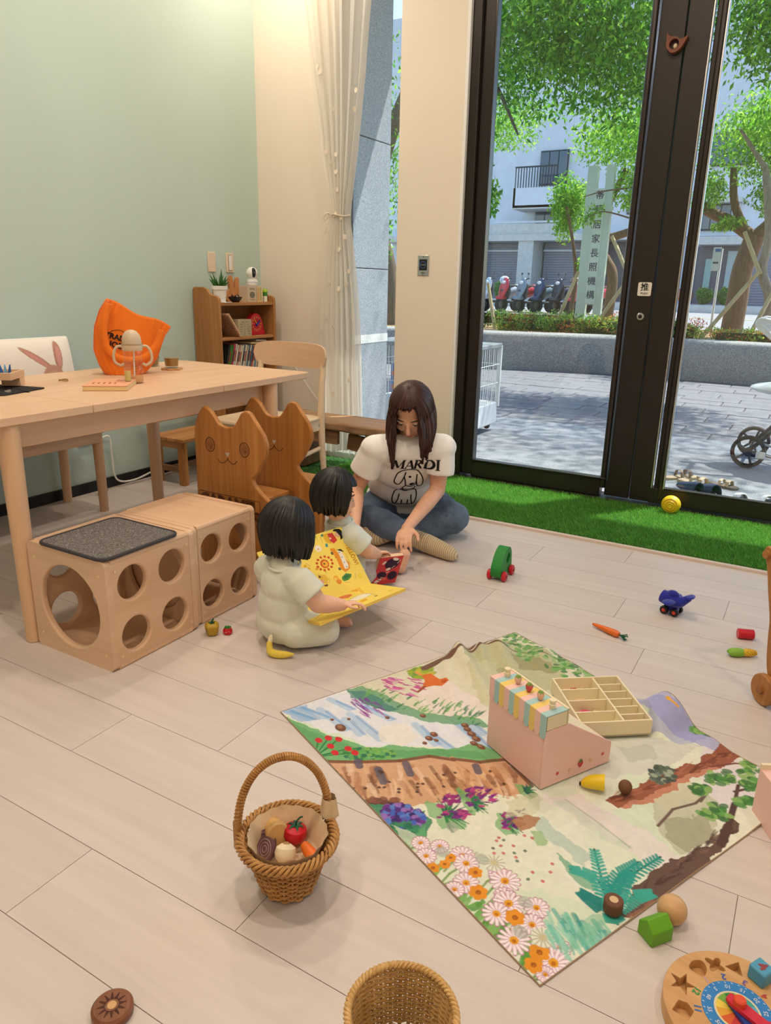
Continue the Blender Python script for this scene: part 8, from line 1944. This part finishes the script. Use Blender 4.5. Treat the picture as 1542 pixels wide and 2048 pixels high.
# ------------------------------------------------------------------ apartment house across the street
t = thing('apartment_building', 'white tiled apartment house with roller shutters and a balcony across the street', 'building', (-9, 33, .6))
def bp(nm, x0, x1, z0, z1, y0, y1, mat, par=None, bv=0): return MB().box(((x0 + x1) / 2 + 9, (y0 + y1) / 2 - 33, (z0 + z1) / 2 - .6), (x1 - x0, y1 - y0, z1 - z0)).build(nm, mat, par or t, bevel=bv)
M_tile = plain('white_tile', C(214, 220, 230), .5, .05, 3); M_shut = plain('grey_shutter', C(150, 150, 162), .5, .04); M_stone = plain('pale_stone', C(206, 204, 200), .8, .1, 6); M_dg = plain('dark_granite', C(96, 94, 104), .35, .1, 6); M_win = plain('window_glass', C(60, 76, 96), .08, .1, 2, spec=.8); M_wf = P_('window_metal', (44, 48, 56), .4)
bp('wall', -20, 6, 3.3, 13, 34.2, 36, M_tile); bp('wall', -20, 6, .6, 3.3, 34.6, 36, M_tile)
bp('lintel', -20, -7, 3.12, 3.38, 32.9, 34.6, M_stone); bp('parapet', -14.2, -10.5, 3.36, 3.85, 33.2, 34.3, M_stone); bp('rail', -13.9, -10.2, 3.88, 3.96, 33.2, 33.3, M_tile)
for x0, x1 in ((-12.55, -11.85), (-9.35, -8.9), (-15.3, -14.9)): bp('pier', x0, x1, .6, 3.14, 33.0, 34.6, M_stone)
for x0, x1 in ((-14.9, -12.55), (-11.75, -9.35)):
    s = bp('shutter', x0, x1, .6, 3.1, 34.3, 34.4, M_shut)
    for k in range(22): bp('slat', x0, x1, .65 + .108 * k, .74 + .108 * k, 34.26, 34.3, M_shut, t)
    bp('shutter_box', x0, x1, 2.72, 2.80, 34.15, 34.3, M_tile)
bp('entrance', -8.9, -6.4, .6, 3.1, 34.4, 34.5, M_dg)
bp('balcony_front', -12.8, -10.9, 4.45, 5.25, 32.6, 32.8, M_tile); bp('balcony_floor', -12.8, -10.9, 4.4, 4.55, 32.6, 34.3, M_stone); bp('balcony_side', -12.85, -12.7, 4.45, 5.25, 32.6, 34.3, M_tile)
bp('balcony_rail', -12.8, -10.9, 6.05, 6.11, 32.65, 32.7, M_wf); 
for k in range(16): bp('baluster', -12.78 + .122 * k, -12.745 + .122 * k, 5.25, 6.06, 32.66, 32.69, M_wf)
for x0, x1, z0, z1 in ((-12.2, -10.95, 5.5, 6.9), (-12.25, -10.9, 3.9, 4.42), (-5.2, -4.1, 3.5, 4.5), (-8.2, -6.6, 4.2, 5.6), (-8.2, -6.6, 7.2, 8.6), (-5.2, -3.6, 5.9, 7.1)):
    w = bp('window', x0, x1, z0, z1, 34.08, 34.2, M_wf); n = 3
    for k in range(n): bp('pane', x0 + (x1 - x0) * (k + .05) / n, x0 + (x1 - x0) * (k + .95) / n, z0 + .06, z1 - .06, 34.05, 34.1, M_win, w)
bp('window_hood', -5.6, -3.7, 4.5, 4.68, 33.5, 34.2, M_stone)
bp('dark_wall', -5.2, -3.4, .6, 2.9, 33.9, 34.6, M_dg); bp('porch_roof', -5.0, -3.2, 2.9, 3.2, 32.8, 34.6, M_stone); bp('door_panel', -3.95, -3.55, .7, 2.7, 33.84, 33.9, P_('silver_door', (176, 190, 190), .4)); bp('sash', -4.75, -4.5, .7, 2.4, 33.84, 33.9, P_('mint_glass', (150, 180, 174), .2))
s = bp('shutter', -3.3, -1.2, .6, 2.9, 34.3, 34.4, M_shut)
for k in range(20): bp('slat', -3.3, -1.2, .65 + .108 * k, .74 + .108 * k, 34.26, 34.3, M_shut, t)
# street furniture and plants in front of the house
t = thing('bus_stop_sign', 'pale blue street notice board on a thin pole', 'sign', (-1.86, 15, .42))
MB().cyl((0, 0, 0), (0, 0, 1.46), .022, n=12).build('pole', M_steel, t); MB().box((-.075, -.01, 1.28), (.13, .02, .40)).build('board', P_('notice_blue', (186, 206, 216), .5), t, bevel=.003)
MB().box((-.06, -.022, 1.43), (.09, .004, .05)).build('header', P_('notice_header', (60, 110, 180), .5), t); MB().box((-.075, -.022, 1.22), (.09, .004, .03)).build('print_line', mi2, t)
t = thing('terracotta_pot', 'round orange terracotta pot by the dark house wall', 'pot', (-4.85, 30.6, .66)); MB().lathe([(0, .01), (.16, .01), (.27, .2), (.28, .36), (.22, .48), (.24, .52), (.19, .52), (0, .44)], 24).build('pot_body', P_('terracotta', (206, 120, 84), .8), t); MB().lathe([(.24, .50), (.255, .53), (.24, .55)], 24, cap=False).build('pot_rim', P_('terracotta2', (190, 104, 70), .8), t)
for x, sz, lab in ((-4.15, .34, 'left of two clipped green shrubs by the dark house wall'), (-3.45, .31, 'right of two clipped green shrubs by the dark house wall'), (-12.2, .4, 'yellow-green shrub between the two roller shutters')):
    t = thing('shrub', lab, 'shrub', (x, 30.5, .66), group='shrubs before the house'); o = mk('foliage', leaf_mesh('shrub_leaf', [((0, 0, sz), (sz, sz, sz), 2600)], [(110, 170, 70), (150, 196, 90), (90, 146, 60)], (.06, .1), int(abs(x) * 10), .9, 0), M_leaf, t, ang=0); o['kind'] = 'stuff'
    MB().ell((0, 0, sz * .9), (sz * .8, sz * .8, sz * .85), 14, 10).build('twigs', plain('shrub_core_%d' % int(abs(x) * 10), C(60, 90, 36), .9, .3, 20), t)

# ------------------------------------------------------------------ pet cage on the forecourt
t = thing('pet_cage', 'white wire pet cage on castors outside the narrow window', 'cage', (-2.79, 5.55, -.01))
M_wire = P_('white_wire', (226, 230, 232), .4); M_cg = P_('cage_grey', (150, 156, 160), .5); X, Yd, Hc = .5, .24, .70
MB().box((0, 0, .15), (2 * X, 2 * Yd, .18)).build('tray', M_wire, t, bevel=.01); MB().box((0, 0, .075), (2 * X - .04, 2 * Yd - .04, .04)).build('tray_foot', P_('cage_blue', (196, 208, 222), .5), t)
MB().box((0, 0, Hc), (2 * X + .02, 2 * Yd + .02, .035)).build('roof', M_cg, t, bevel=.006)
for sx in (-1, 1):
    for sy in (-1, 1):
        MB().box((sx * X, sy * Yd, .45), (.022, .022, .5)).build('post', M_wire, t)
        MB().lathe([(.0, -.012), (.024, -.012), (.026, 0), (.024, .012), (0, .012)], 16, T((sx * (X - .06), sy * (Yd - .06), .035), (PI / 2, 0, 0))).build('castor', P_('castor_dark', (60, 62, 66), .6), t)
for sy in (-1, 1):
    for k in range(26): MB().cyl((-X + 2 * X * (k + .5) / 26, sy * Yd, .24), (-X + 2 * X * (k + .5) / 26, sy * Yd, Hc), .0028, n=5).build('wire', M_wire, t)
    for z in (.4, .55): MB().cyl((-X, sy * Yd, z), (X, sy * Yd, z), .0035, n=5).build('cross_wire', M_wire, t)
for sx in (-1, 1):
    for k in range(11): MB().cyl((sx * X, -Yd + 2 * Yd * (k + .5) / 11, .24), (sx * X, -Yd + 2 * Yd * (k + .5) / 11, Hc), .0028, n=5).build('wire', M_wire, t)
    for z in (.4, .55): MB().cyl((sx * X, -Yd, z), (sx * X, Yd, z), .0035, n=5).build('cross_wire', M_wire, t)
t = thing('feed_bag', 'blue bag with orange print standing inside the pet cage', 'bag', (-3.17, 5.62, .235)); MB().box((0, 0, .13), (.10, .07, .26)).build('bag_body', P_('bag_blue', (70, 120, 190), .5), t, bevel=.02)
for z in (.06, .18): MB().box((.0, -.036, z), (.07, .003, .04)).build('print_patch', P_('bag_orange', (226, 96, 60), .5), t)
t = thing('pink_cushion', 'pink pad lying in the pet cage tray', 'pad', (-2.95, 5.5, .235)); MB().ell((0, 0, .03), (.16, .1, .03), 18, 10).build('pad_body', P_('pad_pink', (216, 110, 140), .8), t); MB().ell((.02, 0, .05), (.06, .05, .03), 12, 8).build('pad_button', P_('pad_rose', (190, 60, 100), .8), t)

# ------------------------------------------------------------------ stroller cut by the right edge
t = thing('stroller', 'white and black baby stroller parked outside the right door leaf', 'stroller', (-.05, 5.52, -.01))
M_ty = P_('stroller_tyre', (44, 46, 50), .8); M_al = P_('stroller_metal', (196, 200, 206), .3, metal=.8); M_wf2 = P_('stroller_white', (228, 234, 236), .5)
for x, y, r in ((-.28, 0, .112), (-.28, .42, .112), (.38, 0, .085), (.38, .42, .085)):
    w = MB().lathe([(r * .78, -.018), (r * .95, -.02), (r, -.008), (r, .008), (r * .95, .02), (r * .78, .018)], 36, T((x, y, r), (PI / 2, 0, 0)), cap=False).build('wheel', M_ty, t)
    for k in range(5): MB().box((0, 0, r * .42), (r * .13, .02, r * .8), T((x, y, r), (0, k * 2 * PI / 5 + .3, 0))).build('spoke', P_('spoke_grey', (84, 88, 94), .5), w)
    MB().lathe([(0, -.024), (r * .26, -.022), (r * .26, .022), (0, .024)], 18, T((x, y, r), (PI / 2, 0, 0))).build('hub', P_('hub_dark', (54, 56, 62), .5), w)
for y in (.02, .40):
    MB().tube([(-.28, y, .112), (-.1, y, .33), (.05, y, .50)], .014, 10).build('frame_tube', P_('frame_dark', (58, 62, 70), .4), t); MB().tube([(-.28, y, .112), (.0, y, .07), (.38, y, .085)], .012, 10).build('frame_tube', M_al, t)
    MB().tube(smooth_poly([(.30, y, .1), (.12, y, .45), (-.12, y, .76), (-.28, y, .90), (-.335, y, .94), (-.35, y, .965), (-.33, y, .985), (-.27, y, .975)], 5, False), .019, 12).build('handle_side', M_wf2, t)
MB().tube([(-.27, .02, .975), (-.27, .40, .975)], .019, 12).build('handle_bar', M_wf2, t); MB().cyl((-.28, -.02, .112), (-.28, .44, .112), .012, n=10).build('axle', M_al, t)
MB().ell((-.02, .21, .53), (.33, .20, .05), 24, 12).build('seat_shell', M_wf2, t); MB().ell((.12, .21, .62), (.16, .19, .16), 20, 12).build('seat_pad', P_('stroller_fabric', (110, 130, 150), .9), t); MB().ell((.2, .21, .80), (.26, .21, .2), 20, 12).build('hood', P_('hood_grey', (90, 100, 116), .9), t)
MB().tube([(-.20, .02, .80), (-.185, .02, .82)], .021, 12).build('collar', P_('collar_dark', (90, 96, 100), .5), t); MB().box((-.20, -.02, .10), (.06, .03, .05)).build('brake_pedal', M_wf2, t, bevel=.01)

# ------------------------------------------------------------------ shoes on the threshold outside
def shoe(name, lab, loc, rz, up, sole, kind='sneaker', L=.24, group=None):
    t = thing(name, lab, 'shoe', loc, rz, group); k = L / .24
    so = smooth_poly([(-.118 * k, 0), (-.105 * k, .032 * k), (-.03 * k, .03 * k), (.05 * k, .045 * k), (.105 * k, .03 * k), (.122 * k, 0), (.105 * k, -.035 * k), (.05 * k, -.043 * k), (-.03 * k, -.032 * k), (-.105 * k, -.032 * k)], 4)
    MB().prism(so, 0, .018 * k).build('sole', sole, t, bevel=.003)
    if kind == 'sandal':
        for x, w in ((.05, .03), (-.01, .022)): MB().tube([(x * k, -.042 * k, .015), (x * k, -.03 * k, .05 * k), (x * k, 0, .06 * k), (x * k, .03 * k, .05 * k), (x * k, .042 * k, .015)], w * k * .5, 8, flat=.25).build('strap', up, t)
    else:
        MB().grid(lambda u, v: ((-.11 + .225 * v) * k, (.040 - .012 * abs(v - .6)) * k * math.cos(PI * u) * (1 - .35 * max(0, v - .8) / .2), .016 * k + (.075 - .055 * v ** 1.3) * k * math.sin(PI * u) ** .7), 16, 18).build('upper', up, t, solid=.004, ang=70)
        for q in range(4): MB().box(((.0 + .022 * q) * k, 0, (.062 - .008 * q) * k), (.006, .035 * k, .006)).build('lace', M_pwhite, t)
MSn = P_('navy_mesh', (52, 62, 96), .8, .3); MTan = P_('tan_leather', (190, 168, 140), .7); MBrk = P_('taupe_leather', (120, 106, 96), .7); MWs = P_('white_mesh', (230, 230, 234), .7)
g = 'shoes outside the door'
shoe('sandal', 'taupe sandal farthest from the glass door', (-.66, 4.92, -.01), .7, MBrk, MTan, 'sandal', group=g)
shoe('sandal', 'tan sandal between the taupe sandal and the blue sneakers', (-.55, 4.80, -.01), -.5, MTan, MTan, 'sandal', group=g)
shoe('sandal', 'smaller tan sandal lying right of the other sandals', (-.40, 4.86, -.01), -.4, MTan, MBrk, 'sandal', .2, group=g)
shoe('sneaker', 'navy sneaker on the left of its pair by the door', (-.555, 4.585, -.01), 2.2, MSn, MWs, group=g)
shoe('sneaker', 'navy sneaker on the right of its pair by the door', (-.445, 4.60, -.01), 2.0, MSn, MWs, group=g)
shoe('sneaker', 'white sneaker left of its pair near the right edge', (-.27, 4.53, -.01), 1.8, MWs, MWs, 'sneaker', .2, group=g)
shoe('sneaker', 'white sneaker right of its pair near the right edge', (-.13, 4.57, -.01), 1.7, MWs, MWs, 'sneaker', .2, group=g)
